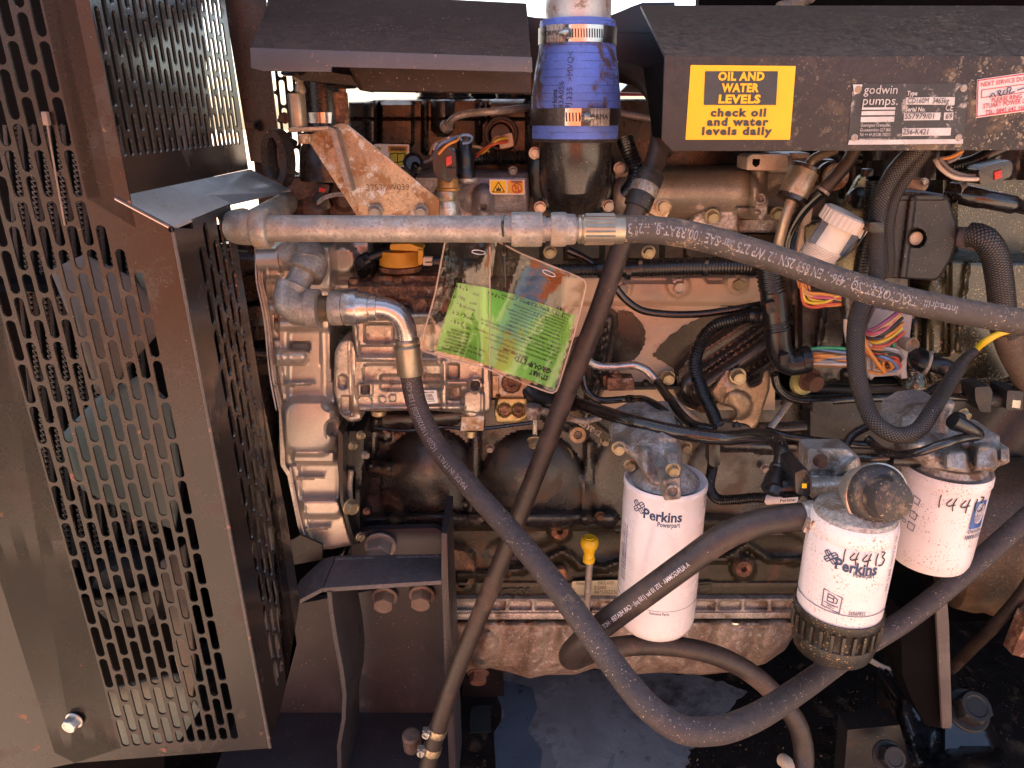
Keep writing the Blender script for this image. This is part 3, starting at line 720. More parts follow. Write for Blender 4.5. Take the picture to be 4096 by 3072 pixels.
# --- service sticker
sv = empty('service_due_sticker', 'tilted white and red NEXT SERVICE DUE sticker at the right edge', 'sticker', (4000, 470, yS))
m_stk = M('stained_sticker_paper', (.66, .56, .54), .6, 0, .1, 30, dirt=((.42, .30, .24), .6, .75, 50)); m_redp = M('red_print', (.55, .035, .05), .5)
b = new(); prism(b, [(3909, 318), (4300, 262), (4290, 420), (3904, 472)], yS, .0004); part('paper', b, m_stk, sv)
b = new(); e = yS-.0004
def frame_px(b, P_, w, Y, d=.0003):
    n = len(P_)
    for i in range(n):
        a, c = Vector(P_[i]), Vector(P_[(i+1) % n]); t = (c-a).normalized(); k = Vector((-t.y, t.x))*w/2; a2, c2 = a-t*w/2, c+t*w/2
        prism(b, [tuple(a2+k), tuple(c2+k), tuple(c2-k), tuple(a2-k)], Y, d)
frame_px(b, [(3913, 322), (4290, 270), (4280, 414), (3908, 466)], 4, e-.0001, .0002)
frame_px(b, [(3928, 360), (4290, 310), (4288, 345), (3926, 391)], 2.5, e-.0001, .0002)
dy = -.14
for s, x0, x1, y, h in (('NEXT SERVICE DUE:', 3923, 4110, 340, 17), ('PLEASE RING', 3966, 4086, 402, 17), ('STUART POWER LTD', 3932, 4125, 427, 19), ('TEL: 0845 642 1660', 3940, 4112, 452, 17)):
    text_px(b, s, x0, y, x1, y+dy*(x1-x0), e, h*.95, .0004, .01)
part('lettering', b, m_redp, sv)
b = new(); tube(b, [(3958, 392, e-.001), (3972, 372, e-.001), (3982, 388, e-.001)], 2, 5); tube(b, [(3995, 382, e-.001), (4003, 362, e-.001), (3990, 366, e-.001), (4006, 384, e-.001)], 2, 5)
tube(b, [(4018, 360, e-.001), (4012, 378, e-.001), (4028, 374, e-.001), (4030, 352, e-.001), (4046, 350, e-.001), (4036, 374, e-.001), (4060, 366, e-.001)], 2, 5); tube(b, [(4070, 362, e-.001), (4100, 350, e-.001)], 2, 5)
part('handwriting', b, m_ink, sv)
# things glimpsed above the covers
b = new(); prism(b, [(2110, 60), (2700, 60), (2700, 520), (2110, 520)], .96, .01); prism(b, [(2490, 60), (2560, 52), (2620, 25), (2680, -60), (2110, -60), (2110, 70)], 1.3, .0) if False else None
b.free()
bt = empty('rear_tank', 'black tank wall behind the blue hose with a curved upper edge', 'tank', (2400, 500, 1.0))
b = new(); prism(b, [(2100, 62), (2180, 78), (2440, 62), (2480, 52), (2520, 28), (2570, 10), (2700, 8), (2700, 330), (2585, 345), (2590, 372), (2480, 368), (2560, 290), (2530, 262), (2470, 240), (2440, 270), (2440, 380), (2100, 380)], 1.0, .02, bev=5)
part('tank_wall', b, M('deep_black_paint', (.010, .009, .010), .35, 0, .2, 9), bt)
b = new(); prism(b, [(2100, 127), (2720, 130), (2720, 132), (2100, 129)], .999, .004); part('seam', b, m_blkm, bt)
sp = empty('grey_air_duct', 'grey pipe lying across the dark gap above the right cover', 'pipe', (3300, 20, 1.2))
b = new(); tube(b, [(3120, 30, 1.1), (3340, -40, 1.2)], 22, 14, step=40); part('pipe', b, m_steel, sp)
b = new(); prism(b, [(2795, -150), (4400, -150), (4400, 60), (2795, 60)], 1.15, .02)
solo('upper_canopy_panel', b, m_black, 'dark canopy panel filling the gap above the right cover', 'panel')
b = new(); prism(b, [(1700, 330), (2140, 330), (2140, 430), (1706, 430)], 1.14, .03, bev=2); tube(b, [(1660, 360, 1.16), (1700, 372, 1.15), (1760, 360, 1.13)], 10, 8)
solo('dark_gap_filler', b, m_black, 'added dark filler blocking the daylight gap behind the rocker box', 'manifold')  # filler block added to darken the daylight gap
b = new(); prism(b, [(1290, 250), (1440, 252), (1440, 330), (1300, 300)], .835, .02, bev=2); part('gusset_fill', b, m_hood, hl)  # fill added to close the bright notch beside the gusset
b = new(); prism(b, [(2478, 366), (2592, 366), (2592, 384), (2478, 384)], 1.3, .02); solo('red_rear_panel', b, m_red, 'sliver of red panel seen through the gap right of the blue hose', 'panel')
# ================================================================ blue hose, steel riser, black elbow
def vlathe(b, x, Y, prof, n=36, mi=0, caps=True, mx=None):
    """upright turned body: prof = [(photo y, radius px)] top to bottom, axis at photo column x"""
    c = W(x, mx if mx else prof[0][0], Y); pr = []
    for y, r in prof: pr.append((W(x, y, Y).z-c.z, r*mp(x, y, Y)))
    lathe(b, c, (0, 0, 1), pr, n, mi, caps)
    return c
YB = .88
b = new(); vlathe(b, 2306, YB, [(-120, 131), (60, 131), (110, 131)], mx=300); solo('steel_air_pipe', b, M('pitted_bare_steel', (.52, .47, .42), .4, .5, .15, 18, dirt=((.24, .15, .10), .53, .62, 42), bump=(300, .3, .0007)), 'pitted bright steel air pipe rising from the blue hose', 'pipe')
bh = empty('blue_silicone_hose', 'bright blue rubber coupling hose with two worm clamps between steel pipe and black elbow', 'hose', (2306, 560, YB))
b = new(); vlathe(b, 2306, YB, [(84, 128), (84, 150), (100, 153), (180, 152), (200, 154), (290, 166), (380, 176), (430, 178), (470, 175), (500, 172), (552, 171), (554, 166), (554, 140)], 48, mx=300)
part('sleeve', b, m_blue, bh, ang=50)
b = new(); vlathe(b, 2306, YB, [(553, 130), (553, 167), (566, 167), (568, 130)], 48, mx=300); part('reinforced_edge', b, M('black_fabric_edge', (.05, .035, .03), .8, 0, .4, 90, bump=(400, .8, .001)), bh)
zc = lambda y: W(2306, y, YB).z
AX = W(2306, 300, YB)
b = new()
for s, a, y, h in (('Perkins', -.46, 412, .0088), ('3383A056', -.31, 400, .0085), ('335  >MVQ<', -.13, 312, .0088), ('69J', -.16, 434, .0085)):
    text_cyl(b, s, Vector((AX.x, AX.y, 0)), 176*mp(2306, 400, YB), a, zc(y), h, None, .0012, .01 if s == 'Perkins' else 0, vert=1)
part('lettering', b, m_inkk, bh)
m_band = M('bright_clamp_band', (.66, .58, .54), .2, .95, .1, 60, dirt=((.2, .12, .08), .6, .75, 30)); m_bandd = M('dull_clamp_band', (.10, .08, .075), .35, .7, .3, 40)
def worm(parent, y, r, h, a_s, slotside, name='hose_clamp'):
    """worm clamp round the blue hose: dark band, bright slotted tail, housing and hex screw"""
    k = mp(2306, y, YB); c = Vector((AX.x, AX.y, zc(y))); R0 = r*k; H = h*k
    b = new(); lathe(b, c-Vector((0, 0, H/2)), (0, 0, 1), [(0, R0*.97), (0, R0*1.0+.0008), (H, R0*1.0+.0008), (H, R0*.97)], 48, caps=False)
    band = part(name, b, m_bandd, parent)
    def P_(a, z, l): return Vector((c.x+math.sin(a)*(R0+l), c.y-math.cos(a)*(R0+l), c.z+z))
    b = new(); a0, a1 = slotside; n = 14
    for i in range(n):
        t0, t1 = a0+(a1-a0)*i/n, a0+(a1-a0)*(i+1)/n
        slab(b, [P_(t0, -H*.5, .0012), P_(t1, -H*.5, .0012), P_(t1, H*.5, .0012), P_(t0, H*.5, .0012)], Vector((0, .0006, 0)))
    part('slotted_tail', b, m_band, band)
    b = new(); ns = int(abs(a1-a0)/.065)
    for i in range(ns):
        t = a0+(a1-a0)*(i+.5)/ns; w = .014
        slab(b, [P_(t-w+.006, -H*.26, .0016), P_(t+w+.006, -H*.26, .0016), P_(t+w-.006, H*.26, .0016), P_(t-w-.006, H*.26, .0016)], Vector((0, .0006, 0)))
    part('slot', b, m_dark, band, kind='stuff')
    b = new(); hw = .21; pts = []
    hc = a_s
    for i in range(6):
        t0, t1 = hc-hw+2*hw*i/6, hc-hw+2*hw*(i+1)/6
        slab(b, [P_(t0, -H*.52, .0065), P_(t1, -H*.52, .0065), P_(t1, H*.52, .0065), P_(t0, H*.52, .0065)], Vector((math.sin(hc)*-.006, math.cos(hc)*.006, 0)), .0008)
    part('screw_housing', b, m_steel, band)
    sgn = 1 if slotside[0] > hc or slotside[1] > hc else -1
    b = new(); e0 = P_(hc+sgn*hw*.9, -H*.02, .0045); tv = Vector((math.cos(hc)*sgn, math.sin(hc)*sgn, 0))
    lathe(b, e0, tv, [(-.002, .0034), (.003, .0038), (.0035, .0052), (.006, .0052), (.0065, .0045), (.010, .0042), (.0105, .001)], 6 if False else 18); part('worm_screw', b, m_zinc, band)
    b = new(); text_cyl(b, 'NORMA', Vector((c.x, c.y, 0)), R0+.0065, hc, c.z, H*.42, None, .0008); part('lettering', b, m_dark, band)
worm(bh, 148, 154, 60, -.62, (-.30, .58)); worm(bh, 468, 177, 62, .42, (-.30, .04))
# black elbow and its flange
el = empty('black_inlet_elbow', 'glossy black cast elbow under the blue hose, bolted down by its flange', 'elbow', (2300, 800, .90))
m_elb = M('gloss_black_casting', (.022, .018, .017), .24, 0, .25, 26, dust=.18, spec=.7, bump=((300, .15, .0005),), speck=((.35, .22, .13), .03, 380))
b = new(); tube(b, [W(2300, 540, YB), W(2300, 620, YB), W(2299, 690, YB+.002), W(2298, 735, YB+.02), W(2298, 752, YB+.06)], 144*mp(2300, 620, YB), 40, metric=True); part('elbow_body', b, m_elb, el)
b = new(); relief(b, rnd([(2115, 615), (2455, 615), (2470, 870), (2106, 870)], 22), .925, [('D', 2300, 700, 200, 170, .012)], 10, 12, .002, .02); part('flange', b, m_blk, el)
for x, y in ((2139, 612), (2160, 828), (2434, 822), (2478, 672)): bolt(el, x, y, .918, 36, b_zinc, (.1, 0))
# ================================================================ long steel pipe and delivery hose
pp = empty('hydraulic_pipe_run', 'long dull steel pipe with elbow and hex fittings crossing the picture below the covers', 'pipe', (1500, 915, .675))
YP = .675
b = new(); tube(b, [(1060, 914, YP), (2060, 917, YP)], 53, 28, step=60); part('straight_pipe', b, m_steel, pp)
b = new(); tube(b, [(1010, 900, .69), (1120, 830, .86), (1210, 775, 1.0)], 47, 22, step=40); part('rear_pipe', b, m_steel, pp)
b = new()
k = mp(980, 914, YP)
def arc_pts(c, r, d0, d1, n=7):
    """quarter bend centre c, from direction d0 to d1"""
    return [c+d0*r*math.cos(t)+d1*r*math.sin(t) for t in [math.pi/2*i/(n-1) for i in range(n)]]
cx = W(1075, 914, YP)+Vector((0, .035, 0))
pts = [cx+Vector((.0015, -.035, 0))]+arc_pts(cx+Vector((-.004, 0, 0)), .024, Vector((0, -1, 0)), Vector((-1, 0, 0)))
pts = [W(1070, 914, YP), W(1010, 914, YP), W(965, 913, YP+.004), W(945, 905, YP+.02), W(975, 895, YP+.045)]
tube(b, pts, 66*k, 26, metric=True); lathe(b, W(1040, 914, YP), (1, 0, 0), [(-.006, .0158), (-.004, .0180), (.0075, .0182), (.009, .0165), (.009, .012)], 26)
part('elbow', b, m_steel, pp, ang=50)
def hexn(b, c, ax, r, h, ch=.12, rot=0, mi=0):
    ax, u, v = basis(ax); rows = []
    for hh, k in ((0, .88), (h*ch, 1), (h*(1-ch), 1), (h, .88)):
        row = []
        for i in range(24):
            a = i*math.pi/12+rot; s = a % (math.pi/3)-math.pi/6; rr = r*.866/math.cos(s)
            if k < 1: rr = min(rr, r*.885)
            row.append(b.verts.new(c+ax*hh+(u*math.cos(a)+v*math.sin(a))*rr))
        rows.append(row)
    for q in range(3):
        for i in range(24): b.faces.new((rows[q][i], rows[q][(i+1) % 24], rows[q+1][(i+1) % 24], rows[q+1][i]))
    b.faces.new(rows[0][::-1]); b.faces.new(rows[-1])
X = Vector((1, 0, 0))
kk = mp(2100, 917, YP)
b = new(); hexn(b, W(2046, 917, YP), X, 76*kk, 122*kk, .1, .14); part('hex_union', b, m_zincs if False else m_steel, pp)
b = new(); lathe(b, W(2160, 917, YP), X, [(0, 52), (22, 52), (22, 46), (50, 46)], 24, sc=kk); part('neck', b, m_steel, pp)
b = new(); hexn(b, W(2203, 917, YP), X, 74*kk, 62*kk, .15, -.2); lathe(b, W(2262, 917, YP), X, [(0, 62), (34, 60), (40, 56), (40, 48), (52, 48)], 28, sc=kk); part('swivel_nut', b, m_steel, pp)
m_fer = M('crimped_steel_ferrule', (.40, .33, .24), .32, .75, .15, 40, dirt=((.3, .18, .1), .6, .78, 40))
b = new(); lathe(b, W(2312, 917, YP), X, [(0, 48), (0, 56), (8, 58), (14, 54), (20, 59), (178, 59), (184, 57), (184, 50)], 40, sc=kk)
for v in b.verts:
    pass
part('ferrule', b, m_fer, pp)
b = new()
for i in range(20):
    a = i*2*math.pi/20; c = W(2340, 917, YP); r = 59.3*kk; p = c+Vector((0, math.cos(a)*r, math.sin(a)*r)); tube(b, [p, p+X*.026], .0009, 5, metric=True, step=.01)
part('crimp_ridge', b, m_fer, pp, kind='stuff')
dh = empty('delivery_hose', 'dusty black hydraulic hose with upside-down white print leaving the steel pipe to the right edge', 'hose', (3400, 1140, .68))
b = new(); f1 = tube(b, [(2490, 917, YP), (2600, 919, YP), (2760, 940, YP), (2950, 990, YP), (3150, 1052, YP), (3350, 1122, YP), (3560, 1185, YP), (3800, 1238, YP), (4000, 1272, YP), (4300, 1330, YP)], 54, 28, step=14)
m_rubd = M('muddy_rubber_hose', (.058, .046, .043), .58, 0, .18, 30, dust=.55, dustc=(.22, .15, .10), dirt=((.30, .20, .12), .58, .72, 30), bump=((600, .25, .0004), (60, .1, .001)), speck=((.46, .34, .22), .09, 420), uvpat=None)
part('hose', b, m_rubd, dh, ang=60)
b = new(); n1 = 1
text_tube(b, 'TRACTOR/2T ISO 1436-1 EN 853 2SN 12 WP 275 bar SAE 100 R2AT-8  1/2" 3', f1, share(f1, 3640, 1210), share(f1, 2505, 917), .0125, .0004, -.10, .012, flip=1); part('lettering', b, m_inkg, dh)
b = new(); text_tube(b, 'Intradrill', f1, share(f1, 3800, 1240), share(f1, 3670, 1215), .0095, .0004, -.10, .012, flip=1); part('lettering', b, m_inkg, dh)
# ================================================================ lower steel elbow assembly and hose loop
lp = empty('elbow_fitting_stack', 'dull iron elbows, threaded nipple and plated swept elbow above the looping hose', 'fitting', (1400, 1230, .79))
YE = .79
ke = mp(1300, 1230, YE)
b = new(); tube(b, [(1150, 1030, YE+.06), (1205, 1010, YE+.055), (1238, 1020, YE+.04), (1235, 1062, YE+.025)], 62, 22); lathe(b, W(1238, 1062, YE+.03), W(1160, 1200, YE)-W(1238, 1062, YE+.03), [(-.012, .017), (0, .0205), (.012, .0205), (.013, .016)], 24)
part('upper_elbow', b, m_steel, lp, ang=50)
b = new(); tube(b, [(1230, 1060, YE+.03), (1160, 1190, YE+.004)], 50, 22, step=30); part('short_pipe', b, m_steel, lp)
b = new(); tube(b, [(1172, 1160, YE+.012), (1158, 1205, YE), (1180, 1232, YE-.002), (1260, 1234, YE)], 68, 26); lathe(b, W(1240, 1234, YE), X, [(-.004, .018), (-.002, .0215), (.010, .0215), (.011, .019), (.011, .012)], 28)
lathe(b, W(1172, 1165, YE+.01), W(1200, 1100, YE+.02)-W(1172, 1165, YE+.01), [(-.01, .018), (0, .0205), (.005, .0205), (.007, .016)], 26)
part('lower_elbow', b, m_steel, lp, ang=50)
b = new(); pr = []
for i in range(9): pr += [(i*6, 48), (i*6+3, 53)]
lathe(b, W(1276, 1234, YE), X, [(0, 40)]+pr+[(56, 40)], 28, sc=ke); part('threaded_nipple', b, m_fer, lp, ang=20)
b = new(); hexn(b, W(1322, 1232, YE), X, 76*ke, 52*ke, .15, .15); part('lock_nut', b, m_steel, lp)
b = new(); hexn(b, W(1377, 1228, YE), X, 80*ke, 56*ke, .12, .4); lathe(b, W(1433, 1230, YE), X, [(0, 66), (44, 60), (46, 52), (60, 52)], 28, sc=ke); part('union_nut', b, m_zinc, lp)
b = new(); lathe(b, W(1484, 1230, YE), X, [(0, 40), (0, 54), (24, 54), (26, 44)], 28, sc=ke); part('collar', b, m_zinc, lp)
m_zincs = M('plated_swept_tube', (.56, .52, .50), .24, .8, .12, 30, dirt=((.36, .22, .12), .56, .75, 40), bump=(200, .1, .0004))
b = new(); tube(b, [(1500, 1228, YE), (1550, 1234, YE), (1596, 1262, YE), (1622, 1310, YE), (1630, 1375, YE)], 42, 24); part('swept_tube', b, m_zincs, lp)
axf = (W(1645, 1520, YE)-W(1627, 1350, YE)).normalized()
b = new(); lathe(b, W(1627, 1352, YE), axf, [(0, 40), (2, 46), (10, 50), (20, 50), (26, 47), (34, 54), (150, 55), (156, 52), (156, 44)], 32, sc=ke); part('ferrule', b, m_fer, lp)
lh = empty('looping_hose', 'black rubber hose from the plated elbow through a deep bottom loop up to the right', 'hose', (2700, 2925, .55))
b = new()
f2 = tube(b, [(1640, 1490, .79), (1668, 1620, .785), (1745, 1780, .76), (1870, 1935, .72), (2030, 2112, .67), (2180, 2290, .625), (2320, 2475, .585), (2450, 2655, .55), (2590, 2825, .515), (2720, 2915, .50), (2850, 2925, .505), (3000, 2880, .53), (3180, 2770, .58), (3400, 2615, .655), (3620, 2480, .70), (3850, 2300, .73), (4180, 2010, .77)], .012, 24, step=.004, metric=True)
m_rub3 = M('gritty_rubber_hose', (.045, .034, .034), .6, 0, .15, 30, dust=.3, dustc=(.17, .11, .08), dirt=((.24, .15, .085), .60, .74, 24), bump=((700, .2, .0004), (60, .1, .001)), speck=((.60, .45, .30), .06, 600), uvpat=None)
part('hose', b, m_rub3, lh, ang=60)
b = new(); text_tube(b, 'MADE IN ITALY   1Q20  1103202020 / 538-620', f2, share(f2, 1880, 1960), share(f2, 1650, 1515), .0085, .0004, .30, 0, flip=1); part('lettering', b, m_inkg, lh)
# ================================================================ alfagomma hose
ah = empty('heater_hose', 'thick black heater hose with white print, turning back under itself below the left filter', 'hose', (2300, 2640, .62))
b = new()
f3 = tube(b, [(3250, 2062, .60), (3150, 2072, .60), (3030, 2094, .598), (2900, 2145, .595), (2750, 2250, .59), (2600, 2360, .59), (2450, 2470, .595), (2340, 2560, .61), (2285, 2615, .635), (2300, 2632, .68), (2400, 2600, .725), (2560, 2580, .745), (2720, 2588, .75), (2880, 2628, .75), (3020, 2705, .75), (3120, 2800, .74), (3190, 2900, .73), (3215, 3010, .72), (3205, 3140, .70)], .0125, 26, step=.004, metric=True)
part('hose', b, m_rub2, ah, ang=60)
b = new(); text_tube(b, 'A ALFAGOMMA · 375 10 bar (150 psi) · CAR HEATER · HOT WATER', f3, share(f3, 2765, 2265), share(f3, 2400, 2520), .0062, .0004, -.15, .01, flip=1)
part('lettering', b, m_inkw, ah)
# ================================================================ diagonal coolant hose
ch = empty('coolant_hose', 'smooth black coolant hose slanting from top centre behind the steel pipe to the lower left', 'hose', (2200, 1800, .80))
b = new()
f4 = tube(b, [(2380, 300, .99), (2480, 290, .96), (2570, 320, .93), (2632, 400, .90), (2645, 520, .88), (2618, 660, .86), (2560, 800, .84), (2480, 1000, .835), (2390, 1260, .83), (2270, 1560, .82), (2160, 1850, .81), (2050, 2130, .80), (1940, 2410, .79), (1840, 2650, .78), (1775, 2840, .775), (1730, 2990, .77), (1690, 3150, .76)], .0116, 26, step=.006, metric=True)
part('hose', b, m_rub2, ch, ang=60)
b = new(); c, t = ring_band(b, f4, share(f4, 2590, 716), .018, .0150, 24); ring_band(b, f4, share(f4, 2553, 790), .016, .0150, 24); part('rubber_sleeve', b, m_blkm, ch)
b = new(); ring_band(b, f4, share(f4, 2572, 752), .012, .0156, 24); part('clip_band', b, m_alud, ch)
b = new(); prism(b, rnd([(2600, 780), (2692, 820), (2662, 880), (2590, 850)], 14), .835, .004, bev=3); part('clip_foot', b, m_gold, ch); bolt(ch, 2652, 826, .832, 42, b_yel)
for s_, lb in ((share(f4, 1752, 2925), 0), (share(f4, 1728, 3000), 1)):
    b = new(); c, t = ring_band(b, f4, s_, .0105, .0125, 28); cl = part('hose_clamp', b, m_zincy, ch)
    b = new(); side = Vector((-1, -.35, 0)).normalized(); side = (side-t*side.dot(t)).normalized(); o = c+side*.015
    box(b, o, .010, .008, .009, bev=.001); part('clamp_lug', b, m_steel, cl)
    b = new(); lathe(b, o+Vector((0, -.004, -.001)), (-.2, -1, .1), [(0, .0052), (.003, .0054), (.0042, .0046), (.0042, .001)], 20); part('screw', b, m_zinc, cl)
    b = new(); box(b, o+Vector((-.001, -.0085, -.001)), .0085, .0004, .001, Matrix.Rotation(.6+lb, 3, 'Y')); part('screw_slot', b, m_black, cl)
# ================================================================ engine: block, crankcase, sump
m_cream = M('orange_cream_plate', (.62, .44, .30), .5, .1, .12, 9, dirt=((.24, .12, .06), .6, .76, 20), dirt2=((.66, .58, .52), .62, .8, 13), bump=(400, .2, .0005), speck=((.2, .1, .05), .04, 500))
m_olive = M('olive_brown_gloss_paint', (.075, .055, .032), .3, 0, .3, 14, dirt=((.16, .09, .05), .55, .75, 20), bump=(300, .15, .0006))
m_dkbr = M('dark_brown_gloss_paint', (.022, .014, .012), .24, 0, .3, 16, dust=.25, bump=((260, .2, .0007),), spec=.7, speck=((.3, .2, .12), .03, 400))
eng = empty('engine_block', 'black cast iron engine block with bulging crankcase and olive lower skirt behind the hoses', 'engine', (2300, 2460, .97))
yc = .97
b = new()
relief(b, [(1330, 1600), (3320, 1600), (3320, 2140), (2600, 2140), (2440, 2120), (1800, 2120), (1330, 2110)], yc, [
    ('D', 1720, 1940, 200, 230, .024), ('G', 1700, 1900, 150, 150, .02), ('D', 2130, 1960, 215, 240, .024), ('G', 2120, 1930, 160, 160, .02), ('D', 2500, 1960, 140, 240, .016), ('D', 2960, 1930, 220, 220, .02), ('G', 1760, 2040, 120, 60, .01),
    ('L', 1905, 1690, 1895, 2050, 26, .020), ('L', 2070, 1600, 2330, 1720, 30, .010), ('L', 1440, 1878, 1545, 1872, 34, .032), ('L', 1500, 1680, 1480, 1860, 24, .014),
    ('L', 1480, 1690, 1900, 1660, 34, .012), ('L', 1440, 2090, 2440, 2080, 34, .022), ('C', 1450, 2040, 30, .02, 12), ('L', 2360, 1780, 2340, 2080, 22, .012),
    ('L', 2690, 1880, 2700, 2080, 30, .014), ('C', 1540, 1740, 26, .012, 14), ('C', 3240, 2020, 60, .012, 20), ('L', 2900, 1780, 3180, 1790, 26, .012)], 10, 0, 0, .01)
part('crankcase', b, m_iron, eng)
b = new()
ridge = []
pts = [(1790, 2300), (1960, 2300), (2120, 2275), (2200, 2235), (2250, 2210), (2290, 2235), (2320, 2265), (2420, 2275), (2480, 2250), (2900, 2240), (2990, 2180), (3080, 2240), (3320, 2250)]
for a, c in zip(pts, pts[1:]): ridge.append(('M', ('L', a[0], a[1], c[0], c[1], 17, .014)))
relief(b, [(1770, 2080), (3330, 2080), (3330, 2402), (1770, 2402)], yc-.004, ridge+[('L', 1770, 2095, 3330, 2095, 30, .016), ('C', 2239, 2121, 46, .012, 14), ('L', 2060, 2180, 2180, 2140, 40, .010), ('B', 1770, 2330, 3330, 2402, .006, 10),
    ('D', 2460, 2180, 130, 70, -.010), ('D', 2050, 2200, 110, 50, -.010), ('D', 3060, 2180, 160, 60, -.008), ('G', 2900, 2090, 90, 50, .018), ('C', 2972, 2270, 50, .010, 14), ('B', 1820, 2200, 1900, 2370, .016, 20, 30)], 9, 0, 0, .02)
part('lower_skirt', b, m_iron2, eng)
def ringboss(name, x, y, Y, r, r0, mat, par, h=.006, ax=(0, -1, .1), d=.5):
    b = new(); k = mp(x, y, Y); lathe(b, (x, y, Y), ax, [(-h, r*k), (h*.8, r*k), (h, r*.93*k), (h, r0*1.08*k), (h*.9, r0*k), (-h*d, r0*k), (-h*d, .00001)], 26); return part(name, b, mat, par, ang=40)
for x, y, r in ((2239, 2121, 35), (2238, 2297, 34), (2972, 2270, 35)): ringboss('threaded_boss', x, y, yc-.018, r, 13, m_rust, eng)
b = new(); k = mp(1850, 2300, yc); lathe(b, (1846, 2310, yc-.03), (0, -1, 0), [(-.004, .0001), (0, .0001)], 6) if False else relief(b, rnd([(1795, 2190), (1870, 2205), (1900, 2260), (1898, 2340), (1850, 2368), (1800, 2360)], 20), yc-.026, [('C', 1846, 2311, 24, -.02, 5)], 6, 8, .003, .02); part('lug', b, M('rusty_iron', (.13, .065, .035), .6, 0, .5, 50, dirt=((.34, .16, .05), .58, .7, 50), bump=(300, .6, .0012)), eng)
for x, y, r, mt in ((2241, 1826, 43, m_zincy), (1682, 1660, 20, m_rust)):
    b = new(); k = mp(x, y, yc); lathe(b, (x, y, yc-.006), (0, -1, .2), [(-.01, (r+8)*k), (.006, (r+8)*k), (.0075, (r+3)*k), (.0062, r*k), (.0055, r*.8*k), (.006, .0001)], 28); part('core_plug', b, mt, eng)
ringboss('socket_boss', 2309, 1737, yc-.024, 34, 16, m_gold, eng, ax=(.1, -1, .2))
b = new(); lathe(b, (2309, 1737, yc-.028), (.1, -1, .2), [(0, .0042), (.0035, .0042), (.0036, .003), (.001, .0029), (.001, .0001)], 6 if False else 20); part('socket_screw', b, m_steel, eng)
b = new(); text_px(b, 'CPS6', 2002, 2373, 2126, 2368, yc-.0105, 40, .0018, .03, 1.0)
for v in b.verts: pass
part('cast_lettering', b, m_iron2, eng)
b = new(); prism(b, [(2690, 2338), (2850, 2328), (2846, 2370), (2692, 2382)], yc-.0105, .004, bev=4); prism(b, [(2800, 2340), (2846, 2337), (2840, 2362), (2802, 2366)], yc-.0125, .004); part('cast_mark', b, m_iron2, eng, kind='stuff')
# data plate on the skirt
dp = empty('engine_serial_plate', 'pale engine serial plate reading ENGLAND behind the dipstick tube', 'plate', (2380, 2388, yc-.011))
b = new(); prism(b, rnd([(2288, 2326), (2480, 2320), (2480, 2386), (2286, 2390)], 8), yc-.0125, .002, bev=1); part('plate', b, M('pale_olive_plate', (.42, .37, .25), .4, .3, .12, 30, dirt=((.2, .14, .08), .6, .75, 40)), dp)
b = new(); e = yc-.0126
for s, x0, x1, y, h in (('Perkins', 2306, 2338, 2334, 13), ('ENGLAND', 2392, 2456, 2332, 15), ('2200', 2376, 2424, 2351, 16), ('46*U02252', 2376, 2474, 2368, 16)): text_px(b, s, x0, y, x1, y, e, h, .0003)
part('lettering', b, m_inkk, dp)
b = new(); lathe(b, (2296, 2358, e), (0, -1, 0), [(0, .0022), (.0008, .002), (.0009, .0001)], 12); part('rivet', b, m_steel, dp)
# rail with pockets between block and sump
sp_ = empty('oil_sump', 'stained cast aluminium oil sump with pocketed flange under the engine block', 'sump', (2500, 2700, .97))
b = new(); fe = []
x = 1826
while x < 3300:
    fe.append(('B', x, 2404, x+88, 2440, -.009, 7, 6)); x += 105
relief(b, [(1770, 2392), (3330, 2392), (3330, 2452), (1770, 2456)], yc-.020, fe, 5, 4, .002, .03)
prism(b, [(1760, 2455), (3335, 2450), (3335, 2474), (1760, 2480)], yc-.023, .03, bev=5); part('flange', b, m_alud, sp_)
for x in (1985, 2110, 2440, 2940, 3210): 
    b = new(); k = mp(x, 2490, yc); lathe(b, W(x, 2478, yc-.012), (0, -.15, -1), [(0, 30*k), (.003, 30*k), (.003, 20*k), (.009, 19*k), (.0095, .0001)], 20 if x != 2110 else 20); part('flange_bolt', b, m_zinc if x > 2900 else m_rust, sp_)
b = new()
low = [(1790, 2470), (3240, 2466), (3190, 2520), (3140, 2600), (3060, 2655), (2930, 2688), (2800, 2700), (2640, 2690), (2480, 2700), (2380, 2672), (2300, 2698), (2180, 2700), (2120, 2714), (2040, 2690), (1960, 2672), (1880, 2690), (1810, 2690)]
relief(b, low, yc-.004, [('S', 0, 190, .007), ('S', 18, 97, .004), ('G', 2050, 2560, 110, 120, .02), ('G', 2260, 2580, 100, 110, .016), ('G', 2620, 2590, 130, 90, .012), ('G', 3000, 2560, 170, 100, .022), ('L', 1790, 2490, 3240, 2486, 22, .006), ('D', 1940, 2600, 60, 80, .012)], 9, 55, .035, .02, tilt=(0, -.00004))
part('pan', b, m_sump, sp_)
bolt(sp_, 1912, 2690, .93, 58, b_rust, (.5, 0))
